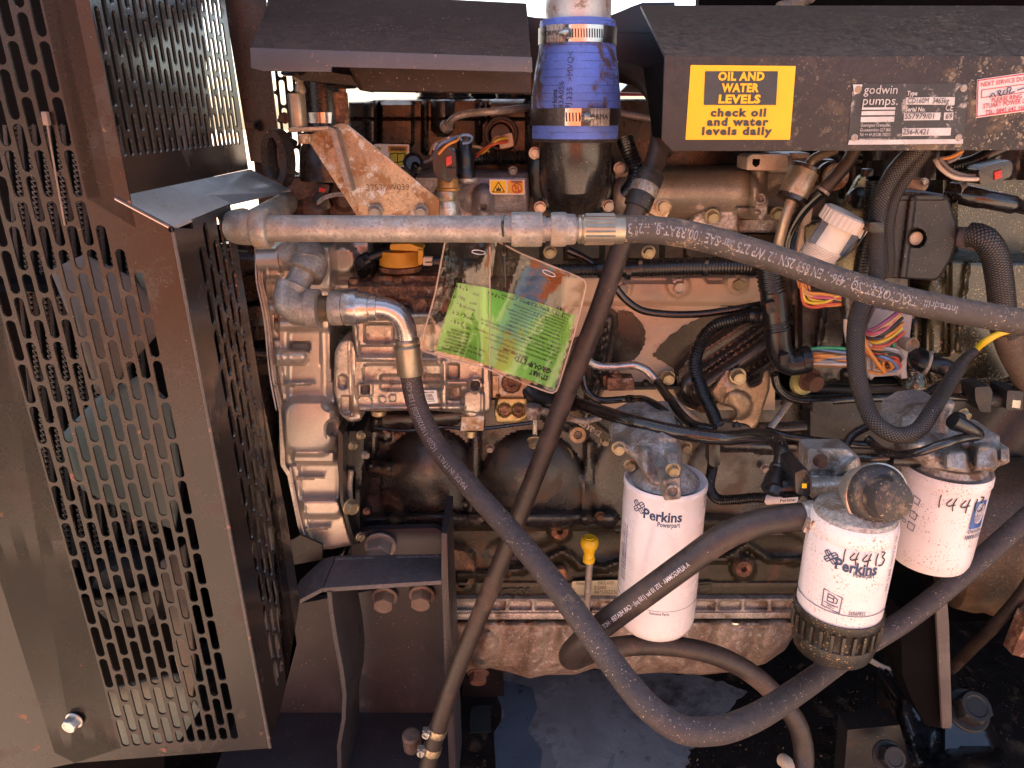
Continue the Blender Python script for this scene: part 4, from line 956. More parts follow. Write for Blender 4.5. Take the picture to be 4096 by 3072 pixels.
# dipstick
ds = empty('dipstick', 'yellow dipstick knob on a grey tube in front of the engine block', 'dipstick', (2350, 2440, .93))
b = new(); c = vlathe(b, 2359, .915, [(2150, 5), (2151, 28), (2158, 34), (2172, 37), (2182, 35), (2200, 24), (2214, 21), (2226, 22), (2228, 25), (2246, 23), (2250, 15), (2252, 10)], 30)
lathe(b, c+Vector((0, 0, -.0002)), (0, 0, 1), [(-.001, .0076), (.0016, .0078), (.0018, .006), (.0012, .0058), (.0012, .0001)], 26); part('knob', b, m_ycap, ds)
b = new(); tube(b, [(2358, 2248, .915), (2352, 2350, .918), (2346, 2440, .925), (2350, 2480, .93)], 14, 14); part('tube', b, m_steel, ds)
b = new(); box(b, W(2352, 2450, .93), .012, .01, .012, bev=.002); part('clip', b, m_blk, ds)
# ================================================================ timing case (left end)
tc_ = empty('timing_case', 'pale cast aluminium timing case with ribs and rounded bulges at the engine front', 'casing', (1260, 2200, .88))
yt = .875
outl = [(1048, 985), (1320, 985), (1330, 1080), (1318, 1200), (1322, 1440), (1345, 1640), (1352, 1760), (1358, 1860), (1360, 2010), (1380, 2075), (1408, 2180), (1330, 2196), (1262, 2198), (1232, 2190), (1206, 2090), (1176, 1930), (1160, 1870), (1140, 1850), (1128, 1700), (1120, 1620), (1100, 1500), (1082, 1330), (1066, 1200), (1050, 1120)]
b = new()
relief(b, outl, yt, [
    ('B', 1130, 1596, 1336, 1812, .016, 40, 60), ('D', 1230, 1700, 150, 120, .008), ('B', 1172, 1806, 1338, 1850, .012, 14), ('C', 1333, 1712, 30, -.02, 14),
    ('L', 1145, 1537, 1255, 1532, 9, .010, 4), ('L', 1198, 1912, 1294, 1907, 9, .010, 4), ('L', 1232, 2116, 1318, 2108, 9, .010, 4),
    ('B', 1205, 1998, 1362, 2066, .012, 22, 26), ('B', 1152, 1320, 1320, 1600, -.006, 30, 20), ('B', 1200, 1856, 1350, 1996, -.004, 16, 12),
    ('L', 1070, 1432, 1205, 1428, 34, .022), ('L', 1120, 1300, 1270, 1292, 24, .016), ('B', 1160, 1370, 1240, 1400, -.012, 12), ('B', 1085, 1255, 1115, 1360, -.014, 10),
    ('B', 1050, 1060, 1130, 1110, .012, 20), ('B', 1072, 1130, 1140, 1200, -.016, 16), ('L', 1060, 1235, 1110, 1232, 20, .012),
    ('L', 1300, 1180, 1312, 1620, 26, -.006), ('P', [(1056, 990), (1066, 1180), (1096, 1400), (1130, 1600), (1150, 1600), (1120, 1400), (1086, 1180), (1074, 990)], .006, 8),
    ('P', [(1160, 1860), (1186, 1990), (1222, 2180), (1250, 2180), (1214, 1990), (1190, 1860)], .006, 8)], 6, 14, .008, .05)
m_aluw = M('warm_cast_aluminium', (.52, .44, .37), .33, .65, .14, 12, dirt=((.24, .14, .09), .6, .8, 20), dirt2=((.62, .56, .52), .72, .78, 46), bump=((700, .45, .0006), (160, .12, .001)), speck=((.62, .55, .5), .02, 600))
part('case_body', b, m_aluw, tc_)
b = new(); prism(b, rnd([(1022, 985), (1048, 985), (1052, 1130), (1070, 1205), (1086, 1330), (1106, 1520), (1134, 1640), (1140, 1860), (1168, 1900), (1212, 2100), (1240, 2212), (1256, 2212), (1248, 2225), (1222, 2215), (1190, 2100), (1150, 1905), (1122, 1860), (1116, 1650), (1088, 1520), (1066, 1330), (1052, 1225), (1034, 1140)], 3), yt-.002, .012, bev=4); part('flange', b, m_alu, tc_)
m_gask = M('pale_gasket', (.55, .44, .38), .5, 0, .2, 60, dirt=((.12, .07, .05), .58, .66, 50))
for dx in (-3, 9):
    b = new(); tube(b, [(1024+dx, 990, yt-.004), (1030+dx, 1130, yt-.004), (1048+dx, 1215, yt-.004), (1062+dx, 1300, yt-.004), (1082+dx, 1500, yt-.004), (1108+dx, 1640, yt-.004)], 3.2, 6); part('gasket', b, m_gask, tc_)
b = new(); tube(b, [(1160, 1868, yt-.004), (1196, 2060, yt-.004), (1236, 2205, yt-.004)], 4, 6); part('gasket', b, m_gask, tc_)
b = new(); prism(b, rnd([(1352, 1712), (1372, 1740), (1372, 2000), (1420, 2178), (1408, 2180), (1362, 2010), (1350, 1860)], 4), yt-.014, .05, bev=3)
relief(b, rnd([(1366, 1760), (1400, 1716), (1455, 1725), (1462, 1820), (1450, 1900), (1445, 2040), (1440, 2175), (1412, 2180), (1370, 2010)], 8), yt+.02, [('L', 1400, 1900, 1405, 2060, 16, -.01)], 8, 6, .003, .05)
part('black_cover', b, m_blk, tc_)
b = new(); tube(b, [(1404, 1880, .89), (1398, 1940, .888), (1402, 2010, .89)], 12, 12); part('bright_strip', b, m_steel, tc_)
for x, y, s, bm_, tl_ in ((1440, 1740, 26, b_yel, (0, .9)), (1408, 1782, 26, b_yel, (0, .9)), (1458, 1820, 24, b_stl, (0, .9)), (1398, 2026, 46, b_yel, (0, .85)), (1437, 2146, 26, b_yel, (0, .9)), (1465, 2044, 20, b_rust, (0, .6))): bolt(tc_, x, y, .865, s, bm_, tl_)
b = new(); k = mp(1322, 1712, yt); lathe(b, (1322, 1712, yt-.006), (1, -.35, 0), [(0, 55*k), (.004, 55*k), (.0045, 50*k), (.003, 44*k), (-.004, 44*k), (-.004, .0001)], 30); part('bore_ring', b, m_alu, tc_)
b = new(); relief(b, rnd([(1120, 1700), (1138, 1690), (1150, 1860), (1150, 1880), (1125, 1870), (1112, 1800)], 8), yt+.002, [], 6, 8, .004, .02); part('edge_cover', b, m_blk, tc_)
# upper part of case seen round the pipe elbows
b = new(); relief(b, [(1130, 960), (1480, 960), (1500, 1150), (1440, 1260), (1330, 1330), (1290, 1200), (1240, 1150)], yt+.05, [('C', 1370, 1040, 60, .012, 30), ('L', 1330, 1150, 1450, 1140, 24, .012), ('D', 1315, 1290, 34, 60, .02)], 10, 20, .01, .02); part('upper_casting', b, m_aluw, tc_)
b = new(); tube(b, [(1040, 1040, yt-.005), (1180, 1034, yt-.005)], 48, 20, step=30); lathe(b, W(1118, 1036, yt-.005), (1, 0, 0), [(0, .014), (0, .0172), (.003, .0172), (.003, .014)], 26); part('outlet_boss', b, m_aluw, tc_)
# ================================================================ black front-end hardware between guard and case
wp = empty('water_pump_housing', 'glossy black iron housing squeezed between the slotted guard and aluminium case', 'housing', (980, 1500, .93))
b = new(); relief(b, [(880, 975), (1050, 975), (1062, 1210), (1090, 1500), (1070, 1500), (900, 1500)], .93, [('L', 900, 1040, 1040, 1050, 50, .02), ('L', 890, 1410, 1090, 1420, 34, .03), ('B', 900, 1212, 1090, 1242, -.02, 8), ('B', 880, 1250, 1080, 1370, .012, 16), ('C', 968, 1112, 14, .006, 6), ('L', 960, 1260, 965, 1360, 18, .01), ('L', 1010, 1260, 1012, 1360, 14, .01)], 7, 0, 0, .02)
part('housing', b, M('brown_gloss_iron', (.035, .018, .013), .26, 0, .4, 26, dirt=((.2, .09, .05), .58, .75, 30), bump=((300, .4, .001),), spec=.7), wp)
b = new(); prism(b, rnd([(984, 1228), (1062, 1226), (1062, 1304), (1000, 1306)], 8), .905, .003, bev=3); part('tab', b, m_dkbr, wp)
lhse = empty('lower_radiator_hose', 'black bent hose with clamp behind the lower guard edge, beside the timing case', 'hose', (1050, 2080, .95))
b = new(); tube(b, [(960, 1440, .95), (1010, 1560, .94), (1035, 1660, .94), (1040, 1760, .94), (1045, 1900, .95), (1050, 2060, .96), (1045, 2200, .97)], 62, 24, rf=lambda t: 1.1 if t < .4 else .9); part('hose', b, m_dkbr, lhse)
b = new(); 
for dy in (0, 26): vlathe(b, 1043, .94, [(1740+dy, 50), (1740+dy, 62), (1760+dy, 62), (1760+dy, 50)], 30)
part('clamp', b, m_bandd, lhse, kind='stuff')
# ================================================================ fuel injection pump
ip = empty('injection_pump', 'cast aluminium fuel injection pump with pockets and ribs in the left centre', 'pump', (1680, 1690, .87))
yp = .865
b = new()
relief(b, rnd([(1406, 1262), (1500, 1250), (1720, 1248), (1760, 1300), (1960, 1440), (1965, 1640), (1938, 1660), (1852, 1652), (1700, 1640), (1480, 1645), (1432, 1640), (1412, 1560), (1400, 1450), (1424, 1420), (1410, 1330)], 12), yp, [
    ('B', 1457, 1294, 1576, 1370, -.012, 14, 12), ('B', 1440, 1382, 1580, 1420, -.006, 12, 10), ('B', 1620, 1290, 1730, 1420, -.008, 14, 12),
    ('B', 1455, 1458, 1770, 1530, -.010, 14, 12), ('B', 1520, 1500, 1770, 1560, -.008, 14, 14), ('B', 1432, 1533, 1490, 1582, .008, 8, 8), ('B', 1444, 1544, 1478, 1572, -.020, 6, 5),
    ('C', 1459, 1608, 30, -.003, 5), ('C', 1530, 1597, 14, .003, 5), ('C', 1571, 1592, 14, .003, 5), ('B', 1790, 1456, 1835, 1514, -.010, 10, 8), ('B', 1796, 1549, 1842, 1600, -.010, 10, 8),
    ('B', 1764, 1440, 1785, 1640, .008, 10, 6), ('L', 1790, 1532, 1880, 1532, 12, .008), ('C', 1901, 1541, 30, .014, 8), ('C', 1901, 1541, 16, -.022, 5), ('B', 1932, 1470, 1970, 1655, .010, 8, 6),
    ('L', 1410, 1268, 1730, 1262, 16, .010), ('L', 1430, 1434, 1740, 1438, 12, .008), ('L', 1430, 1636, 1850, 1630, 12, .008), ('B', 1850, 1560, 1932, 1660, .012, 24, 24), ('L', 1430, 1430, 1418, 1290, 12, .006)], 5, 12, .008, .04)
part('pump_body', b, m_alu, ip)
b = new(); relief(b, rnd([(1340, 1400), (1368, 1358), (1412, 1358), (1430, 1420), (1420, 1560), (1440, 1640), (1452, 1680), (1400, 1690), (1360, 1660), (1334, 1560)], 18), yp-.004, [('B', 1353, 1500, 1388, 1556, -.012, 8, 14), ('B', 1362, 1582, 1404, 1656, -.016, 8, 14), ('L', 1398, 1370, 1408, 1660, 8, -.004)], 5, 12, .006, .04); part('end_cover', b, m_alu, ip)
b = new(); text_px(b, 'A', 1366, 1530, 1378, 1530, yp+.006, 16, .0012, .02); text_px(b, '18', 1522, 1597, 1540, 1597, yp-.003, 16, .0008, .02); text_px(b, '24', 1562, 1592, 1580, 1592, yp-.003, 16, .0008, .02); part('cast_lettering', b, m_alu, ip)
b = new(); prism(b, [(1845, 1668), (1938, 1664), (1934, 1724), (1842, 1724)], yp-.010, .03, bev=5); part('solenoid_block', b, m_gold, ip)
b = new(); vlathe(b, 1888, yp+.004, [(1630, 40), (1668, 38)], 20); part('neck', b, m_alu, ip); b = new(); vlathe(b, 1885, yp+.01, [(1720, 24), (1744, 22), (1748, 8)], 20); part('plug', b, m_zincy, ip)
b = new(); vlathe(b, 1514, yp+.012, [(1640, 30), (1656, 30), (1662, 20)], 20); part('plug', b, m_zincy, ip)
lb = empty('pump_label', 'small white printed label half hidden by the looping hose on the pump', 'label', (1720, 1612, yp))
b = new(); prism(b, [(1690, 1562), (1746, 1561), (1751, 1612), (1694, 1616)], yp-.0085, .001); part('paper', b, m_white, lb)
b = new()
for s, x0, x1, y in (('Made in USA', 1694, 1736, 1569), ('37-0281', 1704, 1728, 1580), ('1A312', 1706, 1732, 1587), ('44302', 1708, 1736, 1596)): text_px(b, s, x0, y, x1, y, yp-.0086, 6.5, .0003, .03)
part('lettering', b, m_inkk, lb)
b = new(); prism(b, [(1712, 1604), (1742, 1603), (1742, 1605.5), (1712, 1606.5)], yp-.0088, .0003); part('green_line', b, M('green_print', (.05, .3, .12), .5), lb)
ph = empty('fuel_block', 'golden fuel pump head block with rusty plugs and two dark torx screws', 'pump head', (2040, 1690, .87))
b = new(); relief(b, rnd([(1962, 1448), (2150, 1470), (2160, 1592), (1966, 1592)], 8), yp+.004, [('C', 2045, 1532, 38, -.006, 6), ('C', 1993, 1582, 7, -.01, 3), ('B', 1966, 1500, 1996, 1590, .003, 6)], 5, 8, .004, .03); part('face_plate', b, m_gold, ph)
b = new(); relief(b, rnd([(1992, 1592), (2110, 1592), (2112, 1672), (2080, 1690), (1985, 1692), (1975, 1650)], 10), yp, [('C', 2018, 1640, 27, -.008, 5), ('C', 2075, 1640, 27, -.008, 5)], 5, 8, .004, .03); part('lower_block', b, M('olive_gold_zinc', (.48, .36, .16), .4, .6, .2, 40, dirt=((.28, .16, .07), .55, .72, 40), bump=(300, .3, .0006)), ph)
for x, y, r in ((2018, 1640, 20), (2075, 1640, 20), (2045, 1532, 34)):
    b = new(); k = mp(x, y, yp); lathe(b, (x, y, yp+(.002 if r < 30 else .006)), (0, -1, 0), [(0, r*k), (.002, r*k), (.0032, r*.8*k), (.0034, r*.45*k), (.001, r*.4*k), (.001, .0001)], 24); part('rusty_plug', b, m_rust, ph)
# rusty filler tower
ft = empty('rusty_pump_cover', 'heavily rusted iron cover on top of the injection pump', 'cover', (1580, 1250, .90))
yr = .89
b = new(); relief(b, [(1390, 1128), (1480, 1126), (1500, 1098), (1760, 1098), (1800, 1130), (1800, 1252), (1650, 1250), (1640, 1228), (1400, 1224)], yr, [('B', 1480, 1092, 1820, 1130, -.006, 8), ('B', 1390, 1140, 1820, 1200, .006, 10), ('C', 1450, 1220, 40, -.014, 16), ('C', 1560, 1230, 40, -.014, 16), ('B', 1640, 1190, 1740, 1250, .012, 16, 20), ('L', 1505, 1160, 1510, 1240, 14, .006)], 6, 10, .006, .06); part('housing', b, m_rust, ft)
for x, y in ((1415, 1122), (1589, 1118)):
    b = new(); k = mp(x, y, yr); vlathe(b, x, yr+.004, [(y-10, 6), (y-10, 18), (y-8, 20), (y+12, 20)], 16); part('cap_screw', b, m_rust, ft)
b = new(); hexn(b, W(1682, 1219, yr-.012), Vector((0, -1, .1)), 34*mp(1682, 1219, yr), .010, .1); part('rusty_nut', b, m_rust, ft)
b = new(); relief(b, [(1350, 1060), (1480, 1060), (1470, 1128), (1400, 1190), (1360, 1200)], .96, [('S', 60, 26, .004)], 8, 0, 0, .01); part('side_wall', b, m_rust, ft)
oc = empty('oil_filler_cap', 'round amber plastic oil filler cap sitting on the rusty pump cover', 'cap', (1602, 1070, .90))
b = new(); vlathe(b, 1600, .91, [(996, 60), (998, 84), (1004, 86), (1056, 84), (1058, 80), (1062, 70)], 36); part('cap', b, m_ocap, oc)
b = new(); prism(b, rnd([(1560, 978), (1640, 975), (1668, 986), (1690, 992), (1690, 1005), (1560, 1000)], 5), .875, .03, bev=3); part('grip', b, m_ocap, oc)
b = new(); prism(b, [(1672, 1000), (1692, 1002), (1692, 1052), (1684, 1060), (1672, 1058)], .868, .01, bev=2); part('catch', b, m_ocap, oc)
b = new(); vlathe(b, 1602, .91, [(1060, 60), (1062, 86), (1076, 86), (1082, 80), (1084, 60)], 36); part('rusty_collar', b, m_rust, oc)
br_ = empty('breather_hose', 'glossy black plastic hose ending in a rounded elbow left of the amber cap', 'hose', (1450, 1060, .90))
b = new(); tube(b, [(1454, 1085, .91), (1446, 1062, .90), (1456, 1044, .893), (1480, 1032, .893)], 30, 18); tube(b, [(1468, 1036, .893), (1560, 1000, .90), (1640, 966, .92), (1760, 930, .95)], 17, 14); lathe(b, W(1436, 1048, .866), (-.15, -1, .2), [(0, .006), (.0008, .0055), (.001, .0045), (.0004, .004), (.0004, .0001)], 16)
part('hose', b, m_blk, br_)
b = new(); prism(b, rnd([(1692, 1030), (1728, 1030), (1728, 1046), (1702, 1046), (1702, 1052), (1728, 1052), (1728, 1062), (1692, 1062)], 2), .862, .01, bev=1); part('white_clip', b, m_cream, br_); b = new(); tube(b, [(1690, 1040, .88), (1800, 1048, .88)], 26, 16, step=30); part('connector', b, m_blk, br_)

# small fasteners, pipes and clips that crowd the crankcase wall
for x, y, s_, bm_ in ((1590, 1735, 24, b_rust), (1960, 1790, 26, b_stl), (1985, 2052, 26, b_rust), (2420, 1762, 28, b_yel), (2400, 2060, 26, b_rust), (2740, 2040, 28, b_rust), (3060, 1870, 26, b_stl), (1640, 2075, 24, b_rust), (3180, 2060, 28, b_rust), (1850, 1700, 24, b_stl)): bolt(eng, x, y, .945, s_, bm_, (.2, 0))
b = new(); tube(b, [(1900, 1700, .94), (1905, 1780, .93), (1902, 1900, .93), (1880, 2040, .935)], 13, 10); solo('crankcase_drain_pipe', b, m_elb, 'thin dark pipe running down between the two left crankcase bulges', 'pipe')
b = new(); tube(b, [(1500, 1712, .93), (1620, 1722, .925), (1760, 1708, .925), (1900, 1716, .925), (2050, 1700, .93), (2130, 1690, .93)], 8, 8); solo('sensor_lead', b, m_nylon, 'thin black lead strung level under the injection pump', 'lead')
b = new(); prism(b, rnd([(2560, 2090), (2640, 2080), (2660, 2130), (2570, 2140)], 8), .93, .02, bev=4); solo('block_pad', b, m_iron2, 'small raised iron pad on the block left of the middle filter base', 'pad')
# ================================================================ filters
m_cap2 = M('olive_black_collar', (.016, .012, .008), .4, 0, .3, 20, dust=.08, dustc=(.16, .10, .03), speck=((.45, .25, .08), .09, 520), spec=.6)
def perk_logo(b, C, r, a, z, s):
    a += acam(C)
    for i in (-1, 1):
        for j in (-1, 1):
            ps = []
            for t in range(25):
                an = t/24*2*math.pi; rr = s*(.34+.05*math.cos(4*an)); x = i*s*.36+rr*math.cos(an)*.9; y = j*s*.36+rr*math.sin(an)*.9
                aa = a+x/r; ps.append(Vector((C.x+math.sin(aa)*(r+.0003), C.y-math.cos(aa)*(r+.0003), z+y)))
            tube(b, ps, s*.055, 4, step=s*.12, metric=True)
            aa0 = a+(i*s*.1)/r; aa1 = a+(i*s*.62)/r
            tube(b, [Vector((C.x+math.sin(aa0)*(r+.0003), C.y-math.cos(aa0)*(r+.0003), z+j*s*.1)), Vector((C.x+math.sin(aa1)*(r+.0003), C.y-math.cos(aa1)*(r+.0003), z+j*s*.62))], s*.05, 4, metric=True, step=s*.3)
def band_line(b, C, r, z, a0, a1, w=.00035, dz=0):
    a0 += acam(C); a1 += acam(C)
    ps = [Vector((C.x+math.sin(a)*(r+.0002), C.y-math.cos(a)*(r+.0002), z+dz*(a-a0))) for a in [a0+(a1-a0)*i/20 for i in range(21)]]; tube(b, ps, w, 4, metric=True, step=.004)
def canister(name, label, x, Y, prof, mat, ytop, sc_=1):
    r_ = empty(name, label, 'filter', (x, prof[-1][0], Y), 'white screw-on canister filters'); b = new(); c = vlathe(b, x, Y, [(y_, q_*sc_) for y_, q_ in prof], 56, mx=ytop); part('canister', b, mat, r_, ang=40); return r_, c
# --- filter 1 (middle)
Y1 = .72
fa, C1 = canister('oil_filter', 'clean white engine oil filter hanging in the lower centre, barcode on its left side', 2640, Y1,
    [(1936, 120), (1934, 150), (1916, 160), (1910, 166), (1916, 171), (1930, 171), (1938, 168), (2000, 168), (2440, 158), (2458, 154), (2476, 142), (2488, 124), (2494, 90), (2496, 1)], m_white, 2200, .97)
R1 = .97*168*mp(2650, 1940, Y1); z1 = lambda y: W(2650, y, Y1-R1).z
b = new(); perk_logo(b, C1, R1, -.60, z1(2054), .0095)
text_cyl(b, 'Perkins', C1, R1, .0, z1(2072), .0165, .041, .0004, .03, slope=-.0)
text_cyl(b, 'Powerpart', C1, R1, .16, z1(2102), .0082, .0235, .0004, .02)
band_line(b, C1, R1, z1(2448), -1.5, 1.5)
text_cyl(b, 'Genuine Parts', C1, R1, .10, z1(2458), .0048, .022, .0004, .01)
text_cyl(b, '2654403', C1, R1, 1.25, z1(2030), .0062, None, .0004, .01, vert=1); part('lettering', b, m_ink, fa)
b = new(); rr_ = random.Random(3); z = z1(2150)
while z > z1(2380):
    w = rr_.choice((.0006, .0006, .0011, .0016)); a0, a1 = -1.18+acam(C1), -.93+acam(C1)
    ps = []
    for k in range(5):
        a = a0+(a1-a0)*k/4; ps.append(Vector((C1.x+math.sin(a)*(R1+.0003), C1.y-math.cos(a)*(R1+.0003), z)))
    for k in range(4):
        vs = [b.verts.new(p) for p in (ps[k], ps[k+1], ps[k+1]-Vector((0, 0, w)), ps[k]-Vector((0, 0, w)))]; b.faces.new(vs)
    z -= w+rr_.choice((.0005, .0008, .0012))
part('barcode', b, m_ink, fa, kind='stuff')
# its cast head
ha = empty('oil_filter_mount', 'rough cast aluminium filter head above the middle white filter, with side port', 'filter mount', (2650, 1960, .74), 'cast filter mounts')
b = new(); vlathe(b, 2640, Y1, [(1850, 38.8), (1868, 81.5), (1888, 108.6), (1906, 128), (1918, 134.8), (1926, 126.1)], 40, mx=2200)
part('skirt', b, m_alud, ha)
b = new(); relief(b, rnd([(2444, 1690), (2520, 1650), (2690, 1640), (2725, 1760), (2732, 1900), (2700, 1960), (2600, 1940), (2540, 1840), (2500, 1810), (2450, 1790)], 14), .735, [('G', 2610, 1770, 120, 120, .020), ('B', 2664, 1800, 2722, 1950, .016, 26, 20), ('B', 2560, 1790, 2600, 1900, .009, 24, 14), ('C', 2474, 1790, 34, .004, 12), ('B', 2640, 1660, 2716, 1760, .006, 18, 16), ('G', 2640, 1850, 26, 60, -.006)], 6, 22, .014, .03, tilt=(0, .00034))
part('casting', b, m_alud, ha)
b = new(); k = mp(2685, 1960, .66); relief(b, rnd([(2648, 1920), (2724, 1905), (2724, 1995), (2656, 2003)], 12), .665, [], 5, 6, .003, .05); lathe(b, (2688, 1962, .664), (.1, -1, .1), [(0, 30*k), (.004, 30*k), (.0045, 27*k), (.004, 20*k), (-.010, 18*k), (-.010, .0001)], 26); part('port', b, m_alud, ha)
for x, y, Y, s in ((2474, 1790, .725, 40), (2743, 1788, .76, 36), (2692, 1876, .680, 42), (2521, 1858, .74, 36)): bolt(ha, x, y, Y-.004, s, b_yel, (.1, 0))
# --- filter 2 (with black collar)
Y2_ = .58
fb, C2 = canister('fuel_filter', 'dusty white fuel filter marked 14413 with a ribbed black collar at its base', 3376, Y2_,
    [(2048, 150), (2052, 172), (2066, 178), (2086, 181), (2112, 181), (2120, 176), (2134, 181), (2200, 181), (2430, 173), (2462, 168), (2478, 155), (2482, 10)], m_whited, 2300, .92)
R2 = .925*182*mp(3402, 2160, Y2_); z2 = lambda y: W(3402, y-6, Y2_-R2).z
b = new(); perk_logo(b, C2, R2, -.34, z2(2266), .0082)
text_cyl(b, 'Perkins', C2, R2, .24, z2(2286), .0150, .0350, .0004, .03, slope=-.04); text_cyl(b, 'Powerpart', C2, R2, .42, z2(2310), .0068, .0180, .0004, .02)
band_line(b, C2, R2, z2(2474), -1.5, 1.4)
text_cyl(b, '2656F853', C2, R2, .42, z2(2462), .0052, .0145, .0004, .01); text_cyl(b, 'H2O', C2, R2, -.16, z2(2454), .0050, .0065, .0004, .01)
def cyl_frame(b, C, r, pts, w=.0004):
    o_ = acam(C); ps = [Vector((C.x+math.sin(a+o_)*(r+.0002), C.y-math.cos(a+o_)*(r+.0002), z)) for a, z in pts]
    for p, q in zip(ps, ps[1:]): tube(b, [p, q], w, 4, metric=True, step=.004)
cyl_frame(b, C2, R2, [(-.37, z2(2396)), (.05, z2(2408)), (.04, z2(2470)), (-.36, z2(2462)), (-.37, z2(2396))])
cyl_frame(b, C2, R2, [(-.26, z2(2408)), (-.12, z2(2412)), (-.12, z2(2438)), (-.26, z2(2436)), (-.26, z2(2408))]); cyl_frame(b, C2, R2, [(-.26, z2(2420)), (-.12, z2(2424))]); cyl_frame(b, C2, R2, [(-.10, z2(2414)), (-.04, z2(2420)), (-.05, z2(2436)), (-.10, z2(2438))]); cyl_frame(b, C2, R2, [(-.32, z2(2444)), (-.0, z2(2450))], .0003)
text_cyl(b, 'MAX. 10 BAR  CHANGE AS DIRECTED', C2, R2, 1.15, z2(2260), .0040, None, .0004, .0, vert=1); part('lettering', b, m_ink, fb)
def scrawl(b, C, r, strokes, w=.00055):
    for s in strokes:
        o_ = acam(C); ps = [Vector((C.x+math.sin(a+o_)*(r+.0005), C.y-math.cos(a+o_)*(r+.0005), z)) for a, z in s]; tube(b, ps, w, 5, metric=True, step=.0015)
def digits(a0, z0, sa, sz):
    T = lambda pts, o: [(a0+(o+x)*sa, z0+y*sz) for x, y in pts]
    return [T([(.5, 1), (.45, .5), (.5, -.2)], 0), T([(.5, .8), (.1, .25), (.25, .1), (.9, .3)], 1), T([(.9, .9), (.7, .3), (.75, -.3)], 1), T([(.5, .8), (.1, .2), (.3, .1), (1.0, .3)], 2.3), T([(.9, .9), (.75, .3), (.7, -.4)], 2.3), T([(.5, .9), (.4, .3), (.5, -.3)], 3.5), T([(.1, 1), (.6, .9), (.3, .5), (.7, .2), (.4, -.3), (.0, -.3)], 4.3)]
b = new(); scrawl(b, C2, R2, digits(-.16, z2(2258), .20, .0105)); part('handwriting', b, m_inkk, fb)
b = new(); vlathe(b, 3376, Y2_, [(2430, 148.7), (2412, 157.5), (2410, 168.2), (2418, 168.2), (2440, 165.5), (2448, 159.3), (2512, 152.2), (2516, 158.4), (2526, 159.3), (2556, 154.9), (2580, 145.1), (2592, 123.9), (2596, 53.1), (2598, 1)], 48, mx=2300)
cl = part('collar', b, m_cap2, fb)
b = new(); rc = 160*mp(3402, 2440, Y2_)
for i in range(26):
    a = i*2*math.pi/26; zt, zb = W(3402, 2444, Y2_).z, W(3402, 2514, Y2_).z
    c = Vector((C2.x+math.sin(a)*rc, C2.y-math.cos(a)*rc, (zt+zb)/2)); box(b, c, .003, .005, zt-zb, Matrix.Rotation(a, 3, 'Z'), .0008)
part('rib', b, m_cap2, cl, kind='stuff')
b = new(); vlathe(b, 3376, Y2_, [(2596, 62), (2612, 58), (2618, 50), (2620, 1)], 24, mx=2300); part('drain_plug', b, m_alud, fb); b = new(); vlathe(b, 3366, Y2_-.008, [(2600, 22), (2634, 20), (2638, 6)], 12, mx=2300); part('drain_tap', b, m_blkm, fb)
hb = empty('fuel_filter_mount', 'cast aluminium filter head with round black priming knob above the ribbed filter', 'filter mount', (3402, 2090, .60), 'cast filter mounts')
b = new(); vlathe(b, 3376, Y2_, [(2010, 92), (2026, 128.8), (2036, 151.8), (2050, 158.2), (2056, 138)], 36, mx=2300); part('skirt', b, m_alud, hb)
b = new(); relief(b, rnd([(3225, 1790), (3390, 1788), (3440, 1830), (3450, 1990), (3400, 2040), (3250, 2050), (3238, 1960), (3236, 1900), (3224, 1880)], 14), .66, [('L', 3250, 1950, 3420, 1940, 40, .03), ('L', 3260, 2040, 3420, 2020, 34, .03), ('L', 3340, 1900, 3420, 1840, 12, .008), ('B', 3240, 1880, 3330, 1900, -.006, 10), ('G', 3400, 1900, 50, 60, .01)], 6, 12, .008, .02); part('casting', b, m_alud, hb)
bolt(hb, 3280, 1840, .648, 40, b_rust, (.1, 0))
AXK = Vector((.10, -.92, .24)); kc = mp(3500, 1975, .55)
b = new(); lathe(b, (3490, 1975, .575), AXK, [(-.022, 90*kc), (0, 132*kc), (.004, 138*kc), (.007, 137*kc), (.0075, 130*kc), (.004, 126*kc), (.004, .0001)], 44); part('steel_rim', b, m_alu, hb)
b = new(); lathe(b, W(3500, 1974, .569), AXK, [(0, 125*kc), (.005, 124*kc), (.009, 116*kc), (.011, 108*kc), (.012, 92*kc), (.024, 86*kc), (.027, 80*kc), (.028, 66*kc), (.028, .0001)], 44); part('priming_knob', b, M('dusty_black_knob', (.035, .028, .026), .5, 0, .2, 30, dirt=((.26, .17, .10), .54, .72, 50), speck=((.5, .3, .15), .08, 480)), hb)
b = new(); tube(b, [(3235, 2052, .61), (3310, 2045, .61)], 44, 22); part('inlet_spigot', b, m_alud, hb)
b = new(); c, t = ring_band(b, f3, share(f3, 3226, 2064), .010, .0142, 26); box(b, W(3232, 2100, .585), .006, .005, .014, Matrix.Rotation(.2, 3, 'Y'), .001); part('hose_clip', b, m_alu, hb); b = new(); lathe(b, W(3260, 2094, .578), (0, -1, .2), [(0, .0035), (.003, .0035), (.0035, .001)], 14); part('clip_screw', b, m_zinc, hb)
cn = empty('fuel_line_connector', 'black plastic elbow connector with a yellow lock plugged into the filter head', 'connector', (3150, 1990, .63))
b = new(); tube(b, [(3095, 1975, .63), (3100, 1956, .632), (3130, 1952, .632), (3200, 1946, .63)], 40, 20); prism(b, rnd([(3180, 1892), (3220, 1876), (3240, 1890), (3242, 1980), (3224, 1988), (3182, 1972)], 6), .605, .04, bev=4); part('body', b, m_blk, cn)
b = new(); prism(b, rect(3210, 1936, 3228, 1954), .6035, .003, bev=2); part('lock', b, m_ycap, cn)
